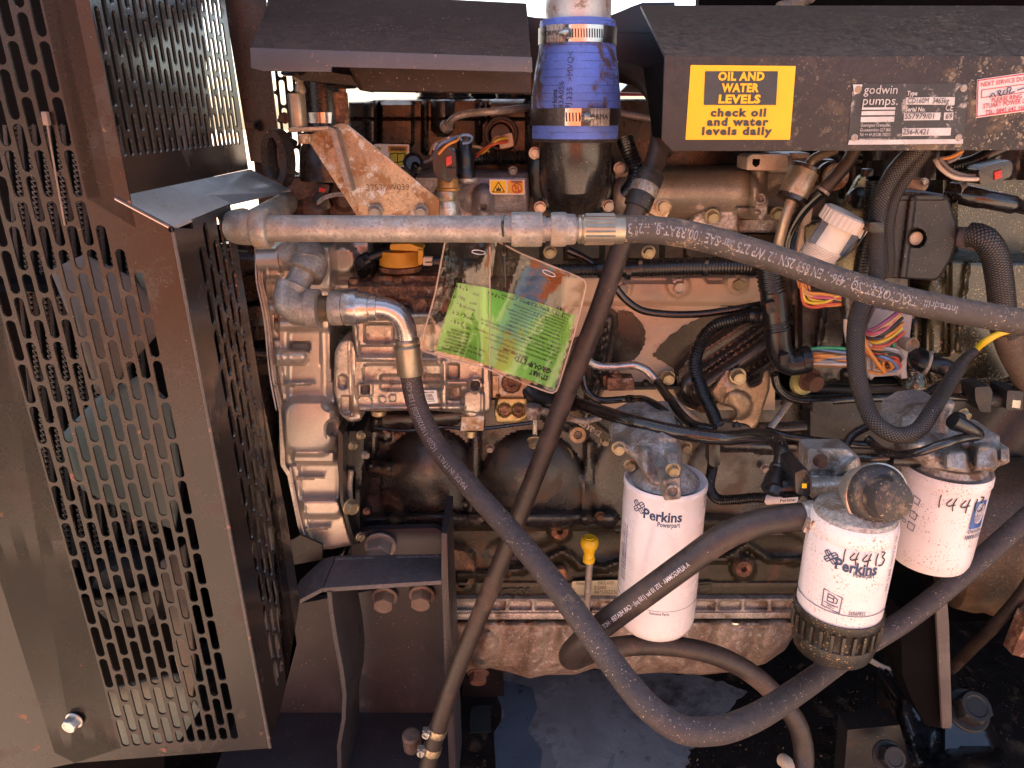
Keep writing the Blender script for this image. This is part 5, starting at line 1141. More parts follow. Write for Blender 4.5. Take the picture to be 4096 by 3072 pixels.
# --- filter 3 (right)
Y3 = .68
fc, C3 = canister('right_fuel_filter', 'speckled white filter at far right with a blue globe badge and handwritten 14413', 3790, Y3,
    [(1880, 120), (1876, 162), (1866, 170), (1864, 176), (1874, 179), (1900, 179), (1908, 174), (1925, 173), (2180, 163), (2210, 159), (2230, 148), (2240, 120), (2244, 1)], m_whited, 1876, .91)
R3 = .91*175*mp(3790, 1900, Y3); z3 = lambda y: W(3790, y, Y3-R3).z
b = new(); scrawl(b, C3, R3, digits(-.12, z3(2035), .235, .0115)); part('handwriting', b, m_inkk, fc)
b = new(); zt, zb = z3(2012), z3(2120); n = 8
for i in range(n):
    t0, t1 = .78+.42*i/n+acam(C3), .78+.42*(i+1)/n+acam(C3); vs = [b.verts.new(Vector((C3.x+math.sin(t)*(R3+.0003), C3.y-math.cos(t)*(R3+.0003), z))) for t, z in ((t0, zt), (t1, zt), (t1, zb), (t0, zb))]; b.faces.new(vs)
part('blue_badge', b, M('blue_badge_print', (.02, .09, .32), .4), fc)
b = new(); zc3 = (zt+zb)/2+.002
for a, k in ((1.0, .14), (1.0, .09), (1.0, .03)):
    cyl_frame(b, C3, R3+.0003, [(a+k*math.cos(t/16*6.283), zc3+.0115*math.sin(t/16*6.283)) for t in range(17)], .0004)
for dz in (-.005, .005): cyl_frame(b, C3, R3+.0003, [(.87, zc3+dz), (1.13, zc3+dz)], .0004)
part('globe_lines', b, m_inkw, fc, kind='stuff')
b = new(); text_cyl(b, 'FG WILSON', C3, R3+.0003, 1.0, zc3, .005, .0125, .0006, .03); part('badge_lettering', b, m_inkw, fc)
b = new(); text_cyl(b, 'Genuine', C3, R3, 1.0, z3(2130), .0060, .020, .0004, .02); text_cyl(b, '10000-51231', C3, R3, 1.02, z3(2154), .0065, .024, .0004, .03)
for i, y in enumerate((2040, 2100, 2145)):
    a = -.75; cyl_frame(b, C3, R3, [(a+.06*math.cos(t/10*6.283), z3(y)+.0022*math.sin(t/10*6.283)) for t in range(11)], .0003)
    cyl_frame(b, C3, R3, [(a+.14, z3(y-8)), (a+.32, z3(y-2)), (a+.30, z3(y+22)), (a+.14, z3(y+18)), (a+.14, z3(y-8))], .00035)
part('lettering', b, m_ink, fc)
hc = empty('right_filter_mount', 'weathered cast aluminium filter head with lobes at the right edge', 'filter mount', (3800, 1870, .70), 'cast filter mounts')
b = new(); relief(b, rnd([(3600, 1660), (3660, 1620), (3740, 1610), (3790, 1625), (3800, 1700), (3840, 1740), (3960, 1735), (3998, 1740), (4000, 1776), (4036, 1790), (4040, 1850), (3990, 1868), (3975, 1888), (3920, 1880), (3880, 1892), (3700, 1870), (3660, 1840), (3620, 1790), (3590, 1740)], 10), .672,
    [('G', 3680, 1770, 90, 50, .022), ('B', 3780, 1800, 3868, 1900, .030, 24, 24), ('B', 3900, 1780, 3990, 1890, .028, 24, 24), ('B', 3996, 1786, 4040, 1850, .020, 16, 14), ('G', 3740, 1830, 60, 40, .014), ('G', 3720, 1670, 60, 50, .008), ('B', 3840, 1745, 3960, 1790, .012, 20, 16), ('L', 3884, 1760, 3884, 1880, 10, -.006)], 6, 16, .012, .04, tilt=(0, .00022)); part('casting', b, m_alud, hc)
b = new(); vlathe(b, 3790, Y3, [(1830, 104.5), (1840, 129.2), (1860, 138.7), (1872, 133)], 36, mx=1876); part('skirt', b, m_alud, hc)
bolt(hc, 3670, 1660, .70, 42, b_stl, (.1, 0)); bolt(hc, 3848, 1655, .71, 38, b_yel, (.2, .3))
b = new(); vlathe(b, 3785, .68, [(1600, 22), (1606, 32), (1632, 32), (1636, 28), (1660, 30), (1690, 26), (1720, 34)], 22); part('banjo_bolt', b, m_alud, hc)
# ================================================================ left engine mount weldment
m_mnt = M('purple_black_steel', (.042, .036, .040), .4, 0, .22, 10, dirt=((.07, .055, .052), .56, .72, 24), dust=.2, dustc=(.09, .07, .07), speck=((.36, .25, .2), .025, 330), bump=((500, .2, .0006), (30, .15, .001)))
mn = empty('engine_mount_bracket', 'welded black steel engine mount with top shelf and upright gussets at lower left', 'bracket', (1500, 3060, .82))
b = new(); prism(b, [(1060, 2440), (1820, 2300), (1840, 3200), (1020, 3200)], .93, .012); part('back_plate', b, m_mnt, mn)
b = new(); prism(b, rnd([(1330, 2260), (1440, 2130), (1500, 2118), (1740, 2112), (1768, 2125), (1772, 2300), (1330, 2300)], 10), .905, .012, bev=3); part('upper_plate', b, m_mnt, mn)
Zs = W(1500, 2345, .80).z
b = new(); slab(b, [WZ(1292, 2352, Zs), WZ(1765, 2322, Zs), WZ(1770, 2215, Zs), WZ(1345, 2222, Zs)], Vector((0, 0, -.006)), .0008); m_shf = M('dusty_grey_shelf_steel', (.085, .075, .078), .5, 0, .25, 16, dirt=((.16, .13, .12), .54, .7, 70), dust=.4, dustc=(.2, .16, .15), speck=((.4, .3, .25), .03, 330), bump=((200, .4, .0012),)); part('shelf', b, m_shf, mn)
b = new(); slab(b, [WZ(1158, 2420, Zs-.022), WZ(1290, 2351, Zs-.001), WZ(1342, 2222, Zs-.001), WZ(1290, 2235, Zs-.006), WZ(1200, 2320, Zs-.016)], Vector((0, 0, -.006)), .0006); part('shelf_wing', b, m_shf, mn)
def weld(b, a, c, Z=None, n=16, r=.0035):
    for i in range(n):
        t = i/(n-1); p = a.lerp(c, t)+Vector((0, 0, random.uniform(-.0006, .0006))); lathe(b, p-Vector((0, 0, .001)), (0, -.5, 1), [(0, r), (r*.5, r*.8), (r*.75, .0001)], 10, caps=False)
b = new(); weld(b, WZ(1350, 2236, Zs), WZ(1490, 2230, Zs)); part('weld_bead', b, m_shf, mn, kind='stuff'); b = new(); weld(b, WZ(1590, 2228, Zs), WZ(1760, 2224, Zs)); part('weld_bead', b, m_shf, mn, kind='stuff')
b = new()
fx = [(1308, 2368), (1318, 2460), (1338, 2580), (1358, 2680), (1370, 2780), (1366, 2880), (1348, 2980), (1350, 3080), (1352, 3180)]
A_ = [W(x, y, .795) for x, y in fx]; 
T_ = .0055
for i in range(len(A_)-1):
    p, q = A_[i], A_[i+1]; dx = Vector((T_, 0, 0)); dyv = Vector((.003, .115, 0))
    v = [b.verts.new(x) for x in (p, q, q+dx, p+dx, p+dyv, q+dyv, q+dx+dyv, p+dx+dyv)]
    for f in ((0, 1, 2, 3), (3, 2, 6, 7), (4, 7, 6, 5), (0, 4, 5, 1)): b.faces.new([v[k] for k in f])
bmesh.ops.remove_doubles(b, verts=b.verts, dist=.0002); part('left_gusset', b, m_mnt, mn)
b = new(); slab(b, [W(1764, 2130, .83), W(1790, 2135, .83), W(1792, 2310, .815), W(1808, 2640, .80), W(1830, 3180, .80), W(1800, 3180, .80), W(1778, 2640, .80), W(1766, 2310, .815)], Vector((0, .10, 0)), .0008); part('right_gusset', b, m_mnt, mn)
Zf = W(1500, 2850, .93).z
b = new(); slab(b, [Vector((W(950, 2850, .93).x, .93, Zf)), Vector((W(1840, 2850, .93).x, .93, Zf)), Vector((W(1840, 2850, .93).x, .62, Zf-.035)), Vector((W(950, 2850, .93).x, .62, Zf-.035))], Vector((0, 0, -.008)), .002); part('base_flange', b, m_mnt, mn)
bolt(mn, 1522, 2180, .90, 92, b_stl, (.15, 0)); bolt(mn, 1540, 2385, .925, 74, b_stl, (.2, 0)); bolt(mn, 1688, 2378, .925, 74, b_stl, (.2, 0))
b = new(); c = W(1648, 2960, .80); lathe(b, c-Vector((0, 0, .012)), (0, -.25, 1), [(0, .0125), (.006, .0125), (.007, .011)], 24); lathe(b, c-Vector((0, 0, .005)), (0, -.25, 1), [(0, .0128), (.018, .0125), (.0205, .0095), (.021, .0001)], 6 if False else 24); part('rusted_stud', b, m_rust if False else M('brown_painted_bolt', (.10, .065, .055), .55, 0, .3, 60, dirt=((.2, .11, .07), .55, .75, 60), dust=.3, bump=(300, .4, .001)), mn)
ab = empty('thin_angle_strip', 'thin folded black steel strip standing between the guard and engine mount', 'strip', (1120, 2430, .86))
b = new(); prism(b, [(1062, 2108), (1090, 2112), (1112, 2096), (1150, 2418), (1128, 2432)], .84, .004, bev=2); part('front_flange', b, m_mnt, ab)
b = new(); prism(b, [(1112, 2096), (1160, 2166), (1200, 2140), (1290, 2180), (1290, 2240), (1160, 2260), (1150, 2420)], .855, .004, bev=2); part('side_web', b, m_dark, ab)
# ================================================================ floor tray, right support
ZF = CZ-1.02
b = new(); n = 60
x0, x1, y0, y1 = -.75, 1.1, .66, 1.6
vs = [b.verts.new(p) for p in ((x0, y0, ZF), (x1, y0, ZF), (x1, y1, ZF), (x0, y1, ZF))]; b.faces.new(vs); 
struct('tray_floor', b, M('oily_tray_floor', (.022, .018, .017), .4, 0, .4, 14, dirt=((.10, .065, .035), .56, .68, 20), speck=((.36, .25, .15), .05, 260), bump=((60, .5, .003), (300, .3, .001))))
q_ = random.Random(2); fp_ = [(1990, 2690), (2400, 2680), (2800, 2700), (2990, 2760), (2900, 2850), (2860, 2940), (2760, 3000), (2740, 3120), (2040, 3130)]; jp = []
for i in range(len(fp_)):
    a, c = Vector(fp_[i]), Vector(fp_[(i+1) % len(fp_)])
    for k in range(9): p = a.lerp(c, k/9); jp.append((p.x+q_.uniform(-9, 9), p.y+q_.uniform(-6, 6)))
b = new(); slab(b, [WZ(x, y, ZF+.0006) for x, y in jp], Vector((0, 0, -.0005)))
struct('painted_floor_patch', b, m_floor)
b = new()
pp_ = [(2010, 2720), (2130, 2750), (2150, 2830), (2110, 2920), (2170, 3000), (2160, 3090), (1985, 3100), (1975, 2930), (2020, 2860), (1990, 2790)]
slab(b, [WZ(x, y, ZF+.0012) for x, y in pp_], Vector((0, 0, -.0012)), 0); 
solo('peeling_paint_flake', b, M('peeled_blue_paint', (.10, .14, .19), .45, 0, .15, 14, dirt=((.04, .06, .08), .6, .7, 20), bump=(60, .3, .002)), 'pale blue-grey sheet of peeling paint curling on the tray floor', 'paint flake')
b = new(); slab(b, [WZ(x, y, ZF+.003) for x, y in [(1878, 2850), (1900, 2822), (1960, 2820), (1966, 2925), (1880, 2928)]], Vector((0, 0, -.002)), 0); solo('puddle', b, M('still_water', (.04, .05, .05), .03, 0, .1, 5), 'small reflective puddle on the tray beside the coolant hose', 'puddle')
b = new(); prism(b, [(1850, 2650), (2010, 2640), (2030, 3200), (1850, 3200)], 1.10, .02); solo('frame_crossmember', b, m_dark, 'dark frame crossmember under the sump beside the coolant hose', 'crossmember')
su = empty('rear_support_foot', 'glossy black steel mounting foot with large dark bolts at lower right', 'mounting', (3900, 3060, .80))
b = new(); relief(b, rnd([(3590, 2760), (3640, 2790), (3720, 2760), (3880, 2740), (3960, 2880), (4060, 3090), (4120, 3300), (3620, 3300), (3580, 3000)], 30), .80, [('D', 3900, 3120, 240, 130, .05), ('L', 3600, 2800, 3700, 3080, 30, .012), ('D', 3720, 2960, 60, 90, -.02)], 10, 40, .03, .06, tilt=(0, .00025)); part('foot', b, M('oily_gloss_black', (.014, .012, .012), .2, 0, .3, 16, dirt=((.07, .045, .03), .6, .75, 30), speck=((.4, .28, .18), .03, 300), bump=((90, .4, .002),), spec=.8), su)
b = new(); slab(b, [WZ(3820, 2890, ZF+.16), WZ(3980, 2900, ZF+.16), WZ(3960, 2960, ZF+.16), WZ(3815, 2960, ZF+.16)], Vector((0, 0, -.02)), .001); part('bolt_pad', b, m_dark, su)
bolt(su, 3866, 2842, .745, 112, b_blk, (-.95, 0)); bolt(su, 3551, 3025, .74, 84, b_blk, (-.7, 0))
b = new(); prism(b, [(3390, 2920), (3600, 2900), (3660, 3120), (3640, 3260), (3360, 3260), (3380, 3050)], .77, .03, bev=6); part('side_foot', b, m_dark, su)
st = empty('upright_support_plate', 'upright dark steel strut with a lighter front edge under the right filter', 'strut', (3790, 2910, .78))
b = new(); prism(b, [(3742, 2380), (3788, 2370), (3796, 2500), (3808, 2900), (3806, 2914), (3770, 2914)], .73, .004, bev=2); part('front_edge', b, M('brown_edge_steel', (.10, .075, .065), .5, 0, .2, 30, speck=((.3, .2, .14), .05, 400)), st)
b = new(); prism(b, [(3600, 2440), (3744, 2390), (3772, 2914), (3700, 2900), (3640, 2780), (3610, 2700)], .74, .06); part('web', b, m_black, st)
dr = empty('starter_housing', 'large brown oily round housing behind the right hoses', 'housing', (4000, 2500, .95))
b = new(); lathe(b, W(4090, 2140, .98), (-.9, .25, -.1), [(0, .12), (.05, .122), (.06, .118), (.075, .12), (.10, .115), (.11, .10), (.112, .001)], 48); part('housing', b, M('oily_brown_casting', (.10, .062, .035), .42, 0, .35, 8, dirt=((.22, .13, .07), .5, .75, 12), bump=(180, .3, .001), speck=((.4, .28, .16), .03, 300)), dr)
b = new(); f5 = tube(b, [(4200, 2200, .82), (4096, 2365, .83), (3980, 2500, .85), (3890, 2590, .88), (3790, 2690, .92)], 24, 16); solo('thin_rubber_hose', b, m_rub2, 'thin dark hose dropping diagonally through the lower right corner area', 'hose')
b = new(); tube(b, [(3480, 2640, .93), (3540, 2672, .93), (3640, 2690, .93)], 11, 12); solo('pale_tube', b, m_cream, 'thin pale tube behind the black filter collar', 'tube')
b = new(); prism(b, [(4060, 2590), (4110, 2470), (4200, 2470), (4200, 2660), (4050, 2620)], .80, .02, bev=3); solo('rusty_edge_plate', b, m_rust, 'rust-brown plate end at the right edge below the starter housing', 'plate')
b = new(); lathe(b, (4085, 2820, .9), (0, -.6, 1), [(0, .012), (.008, .012), (.012, .006), (.012, .001)], 6); 
b.free()
b = new(); tube(b, [(3130, 3040, .72), (3150, 3055, .71), (3155, 3100, .70)], 26, 14); solo('white_tape_wrap', b, m_cream, 'scrap of white tape on the hose at the bottom edge', 'tape')
# loose grit on the tray floor
b = new(); rg_ = random.Random(5)
for i in range(420):
    x, y = rg_.uniform(-.1, .75), rg_.uniform(.72, 1.25); s = rg_.uniform(.0008, .0026)
    c = Vector((x, y, ZF+s*.4)); vs = [b.verts.new(c+Vector((rg_.uniform(-1, 1), rg_.uniform(-1, 1), rg_.uniform(-.3, .8)))*s) for _ in range(4)]
    for f in ((0, 1, 2), (0, 1, 3), (1, 2, 3), (0, 2, 3)): b.faces.new([vs[k] for k in f])
o = part('grit', b, M('tan_grit', (.32, .2, .11), .8, 0, .5, 200)); o['kind'] = 'stuff'; o['label'] = 'tan grit scattered on the tray floor'
# ================================================================ painted plate, oil cooler, pipes in the middle
m_cond = M('black_corrugated_plastic', (.009, .008, .008), .26, 0, .2, 40, dust=.12, dustc=(.14, .09, .06), spec=.6, speck=((.3, .2, .13), .02, 400))
pk = empty('peeling_side_plate', 'orange-cream engine side plate with paint peeled to dark patches behind the pipes', 'plate', (2700, 1600, .96))
b = new()
relief(b, [(2250, 1105), (3100, 1105), (3100, 1640), (2240, 1640)], .955, [('B', 2250, 1105, 3100, 1215, .010, 24), ('B', 2480, 1060, 2730, 1130, -.010, 20), ('B', 2820, 1060, 2900, 1128, -.010, 16), ('C', 2713, 1144, 46, .008, 16), ('C', 2947, 1132, 44, .008, 16), ('C', 2490, 1150, 40, .008, 16), ('G', 2600, 1195, 60, 40, .006), ('D', 2420, 1350, 70, 120, -.006)], 8, 0, 0, .02)
part('plate', b, m_cream, pk)
def jag(poly, amp, n=8, seed=1):
    q = random.Random(seed); out = []
    for i in range(len(poly)):
        a, c = Vector(poly[i]), Vector(poly[(i+1) % len(poly)])
        for k in range(n): p = a.lerp(c, k/n); out.append((p.x+q.uniform(-amp, amp), p.y+q.uniform(-amp, amp)))
    return out
for pl, mt, sd in (([(2440, 1275), (2480, 1240), (2530, 1250), (2578, 1310), (2582, 1370), (2550, 1430), (2500, 1460), (2440, 1480), (2400, 1500), (2410, 1400)], m_dkbr, 1),
               ([(2610, 1425), (2650, 1370), (2730, 1310), (2810, 1262), (2900, 1255), (3040, 1240), (3060, 1500), (2840, 1620), (2760, 1540), (2690, 1470)], m_olive, 2),
               ([(2250, 1390), (2330, 1330), (2400, 1240), (2430, 1230), (2420, 1500), (2400, 1640), (2250, 1640)], m_dkbr, 3), ([(2940, 1212), (3050, 1200), (3050, 1222), (2880, 1226)], m_black, 4)):
    b = new(); prism(b, jag(pl, 4, 7, sd), .9535, .003); part('peeled_patch', b, mt, pk)
b = new(); prism(b, rnd([(2440, 1260), (2500, 1330), (2500, 1360), (2470, 1400), (2395, 1400), (2395, 1250)], 20), .951, .006, bev=6); part('cover_ear', b, m_dkbr, pk)
for x, y, s, bm_ in ((2713, 1144, 46, b_zinc), (2947, 1132, 46, b_gold if False else b_yel), (2200, 1008, 38, b_yel), (2594, 1008, 40, b_yel), (2670, 1508, 44, b_yel), (2490, 1150, 40, b_stl), (2806, 1620, 40, b_rust)): bolt(pk, x, y, .944, s, bm_, (.1, 0))
b = new(); text_px(b, '4141A178', 2690, 1160, 2560, 1166, .944, 17, .0012, .03); part('cast_lettering', b, m_cream, pk)
ocl = empty('oil_cooler_cover', 'glossy dark brown ribbed oil cooler cover running diagonally at centre right', 'cover', (2900, 1500, .93))
b = new(); relief(b, rnd([(2700, 1490), (2760, 1420), (2830, 1380), (3000, 1270), (3140, 1200), (3300, 1200), (3240, 1420), (2900, 1600), (2790, 1650), (2700, 1600)], 40), .935, [('L', 2780, 1560, 3120, 1330, 66, .012), ('L', 2790, 1570, 3130, 1345, 34, .014), ('L', 2800, 1490, 3060, 1310, 12, .005), ('L', 2860, 1580, 3100, 1420, 12, .004)], 8, 14, .006, .02); part('cover', b, m_dkbr, ocl)
ocr = empty('left_cooler_cover', 'narrow glossy black ribbed cover half hidden by the slanting coolant hose', 'cover', (2380, 1700, .94))
b = new(); relief(b, rnd([(2400, 1240), (2470, 1240), (2475, 1300), (2420, 1560), (2340, 1700), (2250, 1700), (2330, 1480)], 30), .94, [('L', 2436, 1280, 2400, 1480, 34, .020), ('L', 2400, 1500, 2340, 1690, 30, .018), ('L', 2425, 1300, 2385, 1500, 8, .006)], 7, 10, .006, .02); part('cover', b, m_elb, ocr)
bz = empty('bronze_bracket_plate', 'bronze-tinted pressed steel bracket plate with wavy cut-outs right of the corrugated conduit', 'bracket', (2950, 1710, .90))
m_brz = M('bronze_tinted_steel', (.40, .28, .18), .36, .6, .3, 14, dirt=((.10, .07, .06), .52, .75, 18), bump=(200, .2, .0008), speck=((.6, .5, .4), .02, 400))
b = new(); relief(b, rnd([(2840, 1570), (2905, 1475), (2975, 1490), (3000, 1550), (3045, 1530), (3050, 1480), (3080, 1475), (3078, 1560), (3030, 1700), (2990, 1740), (2860, 1745), (2830, 1730), (2850, 1680), (2930, 1680), (2950, 1660), (2930, 1630), (2880, 1620)], 14), .905, [('D', 2950, 1620, 60, 60, .008), ('G', 2920, 1560, 40, 40, .006)], 6, 10, .004, .006); part('plate', b, m_brz, bz)
bolt(bz, 2950, 1502, .90, 48, b_gold if False else b_yel, (.1, 0))
b = new(); relief(b, rnd([(2835, 1700), (2870, 1678), (2990, 1700), (3010, 1715), (2990, 1730), (2860, 1728)], 8), .868, [], 6, 6, .002, .004)
for x, y in ((2878, 1686), (2948, 1702)): vlathe(b, x, .868, [(y-16, 4), (y-8, 12), (y-2, 16), (y+4, 18), (y+6, 10)], 14)
part('pipe_clip', b, m_blkm, bz, kind='stuff')
b = new(); prism(b, [(3060, 1480), (3078, 1476), (3060, 1500)], .9, .002); b.free()
# left rust bracket
rb_ = empty('rusty_pipe_clamp', 'small rusty box clamp under the bright steel pipe at centre', 'clamp', (2480, 1561, .92))
b = new(); prism(b, rnd([(2430, 1512), (2536, 1514), (2538, 1562), (2430, 1564)], 6), .905, .02, bev=4); part('block', b, m_rust, rb_)
b = new(); prism(b, [(2414, 1505), (2440, 1500), (2440, 1548), (2414, 1548)], .915, .02, bev=3); part('tab', b, m_rust, rb_)
b = new(); vlathe(b, 2465, .91, [(1480, 14), (1492, 14), (1494, 22), (1502, 22), (1506, 28), (1512, 28)], 16); part('screw', b, m_rust, rb_)
b = new(); prism(b, [(2400, 1548), (2720, 1545), (2722, 1558), (2400, 1562)], .93, .02, bev=2); vlathe(b, 2583, .925, [(1516, 4), (1524, 14), (1530, 12), (1540, 14)], 12); part('shelf_strip', b, m_dark, rb_, kind='stuff')
# pipes
def pipe(name, label, pts, r, mat, cat='pipe', **k):
    b = new(); f = tube(b, pts, r, k.pop('n', 14), **k); o = solo(name, b, mat, label, cat, ang=60); return o, f
def pipe_t(label, name='fuel_pipe', cat='pipe'): return empty(name, label, cat, (2500, 1500, .9))
e_ = empty('bent_steel_pipe', 'bright bent steel pipe joining a black hose above the middle filter', 'pipe', (2550, 1470, .90))
b = new(); tube(b, [(2340, 1430, .90), (2375, 1458, .90), (2450, 1467, .90), (2540, 1462, .90), (2585, 1480, .895), (2632, 1532, .89)], 17, 16); part('steel_pipe', b, m_zinc, e_)
b = new(); tube(b, [(2626, 1525, .89), (2680, 1600, .84), (2740, 1675, .80), (2790, 1705, .775), (2860, 1718, .76)], 19, 16); part('black_hose', b, m_nylon, e_)
b = new(); lathe(b, W(2618, 1516, .891), W(2660, 1570, .888)-W(2618, 1516, .891), [(0, .004), (0, .0066), (.002, .0066), (.002, .005)], 20); part('collar', b, m_steel, e_)
pipe('thin_grey_pipe', 'straight grey metal pipe slanting behind the black hoses above the middle filter', [(2650, 1560, .92), (2740, 1640, .915), (2830, 1716, .91)], 13, m_steel)
o, f = pipe('small_black_hose', 'thin glossy black hose with a rubber clip below the rusty clamp', [(2330, 1500, .91), (2345, 1560, .905), (2390, 1598, .90), (2510, 1596, .90), (2590, 1602, .83), (2650, 1640, .80), (2720, 1706, .78)], 15, m_nylon, 'hose')
b = new(); ring_band(b, f, share(f, 2520, 1596), .011, .0054, 16); o2 = part('rubber_clip', b, m_blkm, o)
pipe('upper_black_pipe', 'thin black fuel pipe sagging across the orange-cream plate', [(2270, 1000, .90), (2350, 1040, .90), (2430, 1110, .89), (2500, 1195, .89), (2560, 1238, .89), (2640, 1254, .89), (2780, 1257, .89), (2920, 1240, .89), (3060, 1215, .89)], 15, m_nylon)
tk = empty('thick_black_pipe', 'thick glossy black pipe from the rounded elbow across to the filter connector', 'pipe', (2700, 1700, .86))
b = new(); tube(b, [(2160, 1560, .875), (2200, 1590, .862), (2300, 1612, .835), (2525, 1683, .765), (2741, 1734, .735), (2895, 1752, .725), (3040, 1742, .70), (3105, 1765, .68), (3128, 1820, .66), (3112, 1900, .645), (3100, 1955, .635)], .0078, 18, metric=True); part('pipe', b, m_nylon, tk)
b = new(); tube(b, [(2120, 1550, .88), (2150, 1585, .872), (2190, 1598, .862), (2300, 1612, .835)], 44, 22, rf=lambda t: 1.1-.35*t); part('elbow', b, m_blk, tk)
b = new(); lathe(b, W(2112, 1552, .88), (-1, .2, .2), [(0, .009), (0, .0125), (.003, .0125), (.003, .009)], 22); part('yellow_ring', b, m_ycap, tk)
b = new(); lathe(b, W(3112, 1895, .646), W(3090, 1960, .63)-W(3112, 1895, .646), [(-.010, .008), (-.008, .0098), (-.004, .0098), (-.003, .0088), (.002, .0088), (.003, .0104), (.012, .0108), (.020, .0112)], 22); part('socket', b, m_blk, tk)
bj = empty('banjo_pipe_end', 'small grey banjo fitting and bolt at the edge of the golden fuel block', 'fitting', (2140, 1680, .85))
b = new(); vlathe(b, 2135, .852, [(1618, 20), (1622, 34), (1650, 34), (1654, 28), (1672, 26), (1674, 10)], 22); tube(b, [(2150, 1640, .85), (2200, 1645, .85), (2250, 1660, .86), (2330, 1685, .87), (2400, 1670, .88)], 13, 12); part('banjo', b, m_alud, bj, ang=50)
b = new(); vlathe(b, 2140, .90, [(1672, 10), (1740, 10)], 10); part('stud', b, m_zinc, bj); bolt(bj, 2139, 1758, .90, 44, b_yel, (.7, 0))
cg = empty('cast_label_strip', 'embossed cast strip with part number beside the slanting hose', 'casting', (2360, 1720, .93))
b = new(); prism(b, [(2230, 1650), (2290, 1625), (2440, 1740), (2430, 1770)], .925, .02, bev=3); part('strip', b, m_olive, cg); b = new(); text_px(b, '4133Y042', 2290, 1672, 2402, 1738, .925, 22, .001, .03); part('cast_lettering', b, m_alud, cg)
# corrugated conduits
cm = empty('main_wiring_conduit', 'thick black corrugated wiring conduit running level across the middle below the printed hose', 'conduit', (2600, 1070, .88))
b = new(); tube(b, [(2200, 1082, .88), (2310, 1080, .88), (2400, 1078, .88)], 27, 14, rib=.16, pitch=11); part('thin_conduit', b, m_cond, cm, ang=180)
b = new(); tube(b, [(2560, 1072, .875), (2760, 1066, .875), (3000, 1066, .875), (3080, 1075, .875)], 38, 16, rib=.13, pitch=12.5); part('thick_conduit', b, m_cond, cm, ang=180)
b = new(); tube(b, [(2390, 1080, .878), (2400, 1080, .878), (2440, 1076, .876), (2570, 1074, .875)], 33, 18); tube(b, [(2500, 1080, .876), (2520, 1080, .876)], 39, 18); part('joint_sleeve', b, m_blk, cm, kind='stuff')
for x in (2548, 2810, 2995):
    b = new(); c = W(x, 1070, .875); lathe(b, c, (1, 0, 0), [(0, .0108), (.0045, .0108)], 20, caps=False); box(b, c+Vector((.002, -.008, .008)), .005, .006, .005, bev=.001); part('cable_clip', b, m_blk, cm, kind='stuff')
o, f = pipe('curved_wiring_conduit', 'black corrugated conduit curving down to the bronze bracket', [(3030, 1258, .88), (2950, 1275, .88), (2850, 1310, .875), (2798, 1380, .87), (2780, 1460, .87), (2808, 1560, .87), (2850, 1650, .87), (2870, 1700, .87)], 28, m_cond, 'conduit', rib=.16, pitch=10.5)
pipe('small_wiring_conduit', 'thin black corrugated conduit hooking right between two white filters', [(2858, 1790, .86), (2848, 1880, .86), (2838, 1950, .86), (2870, 1996, .86), (2940, 1998, .86), (3030, 1990, .86), (3110, 1998, .86)], 22, m_cond, 'conduit', rib=.16, pitch=8.5)
b = new(); prism(b, rnd([(2838, 1770), (2880, 1775), (2882, 1860), (2862, 1870), (2836, 1860)], 4), .848, .02, bev=4); solo('black_plug_body', b, m_blk, 'small black plastic plug at the top of the thin hooked conduit', 'plug')
lt = empty('harness_tag', 'small white printed tag at the end of the thin hooked conduit', 'tag', (3150, 2005, .84))
b = new(); tube(b, [(3068, 1998, .858), (3180, 1990, .83)], 21, 16, step=30); part('wrap', b, m_whited, lt)
b = new(); text_px(b, 'Perkins', 3120, 2003, 3178, 1998, .805, 12, .0004, .03); part('lettering', b, m_inkk, lt)
# ================================================================ document pouch
pc = empty('document_pouch', 'crumpled clear plastic pouch hanging from the steel pipe by a black tie', 'pouch', (1980, 1560, .75))
def pouch_surf(px, py):
    s = (px-1680)/680; y = .745+.010*math.sin((px-.25*py)/95)+.006*math.sin((px+.6*py)/60)-.012*math.exp(-((px-(1975+.12*(py-1000)*-1))/55)**2)+.00002*(px-2000); return W(px, py, y)
def gridpoly(b, poly, fn, step=14, mi=0, thick=None, uv=False):
    xs = [p[0] for p in poly]; ys = [p[1] for p in poly]; gx = np.arange(min(xs)-step, max(xs)+2*step, step); gy = np.arange(min(ys)-step, max(ys)+2*step, step)
    X_, Y_ = np.meshgrid(gx.astype(float), gy.astype(float)); d, qx, qy = sdpoly(X_, Y_, poly); ins = d < 0; nr = (~ins) | (d > -step*.35); X2 = np.where(nr, qx, X_); Y2 = np.where(nr, qy, Y_); vid = {}
    for i in range(len(gy)-1):
        for j in range(len(gx)-1):
            if not (ins[i, j] or ins[i+1, j] or ins[i+1, j+1] or ins[i, j+1]): continue
            vs = []
            for t in ((i, j), (i+1, j), (i+1, j+1), (i, j+1)):
                if t not in vid: vid[t] = b.verts.new(fn(X2[t], Y2[t]))
                vs.append(vid[t])
            f = b.faces.new(vs); f.material_index = mi
pouch = rnd([(1782, 960), (1990, 962), (2080, 1010), (2348, 1120), (2300, 1320), (2222, 1575), (1950, 1470), (1678, 1395), (1740, 1180)], [4, 4, 20, 30, 30, 30, 30, 24, 30])
mclr = bpy.data.materials.new('clear_vinyl'); mclr.use_nodes = True; nt = mclr.node_tree; nt.nodes.clear()
o_ = nt.nodes.new('ShaderNodeOutputMaterial'); mx = nt.nodes.new('ShaderNodeMixShader'); tr = nt.nodes.new('ShaderNodeBsdfTransparent'); gl = nt.nodes.new('ShaderNodeBsdfGlossy'); fr2 = nt.nodes.new('ShaderNodeFresnel')
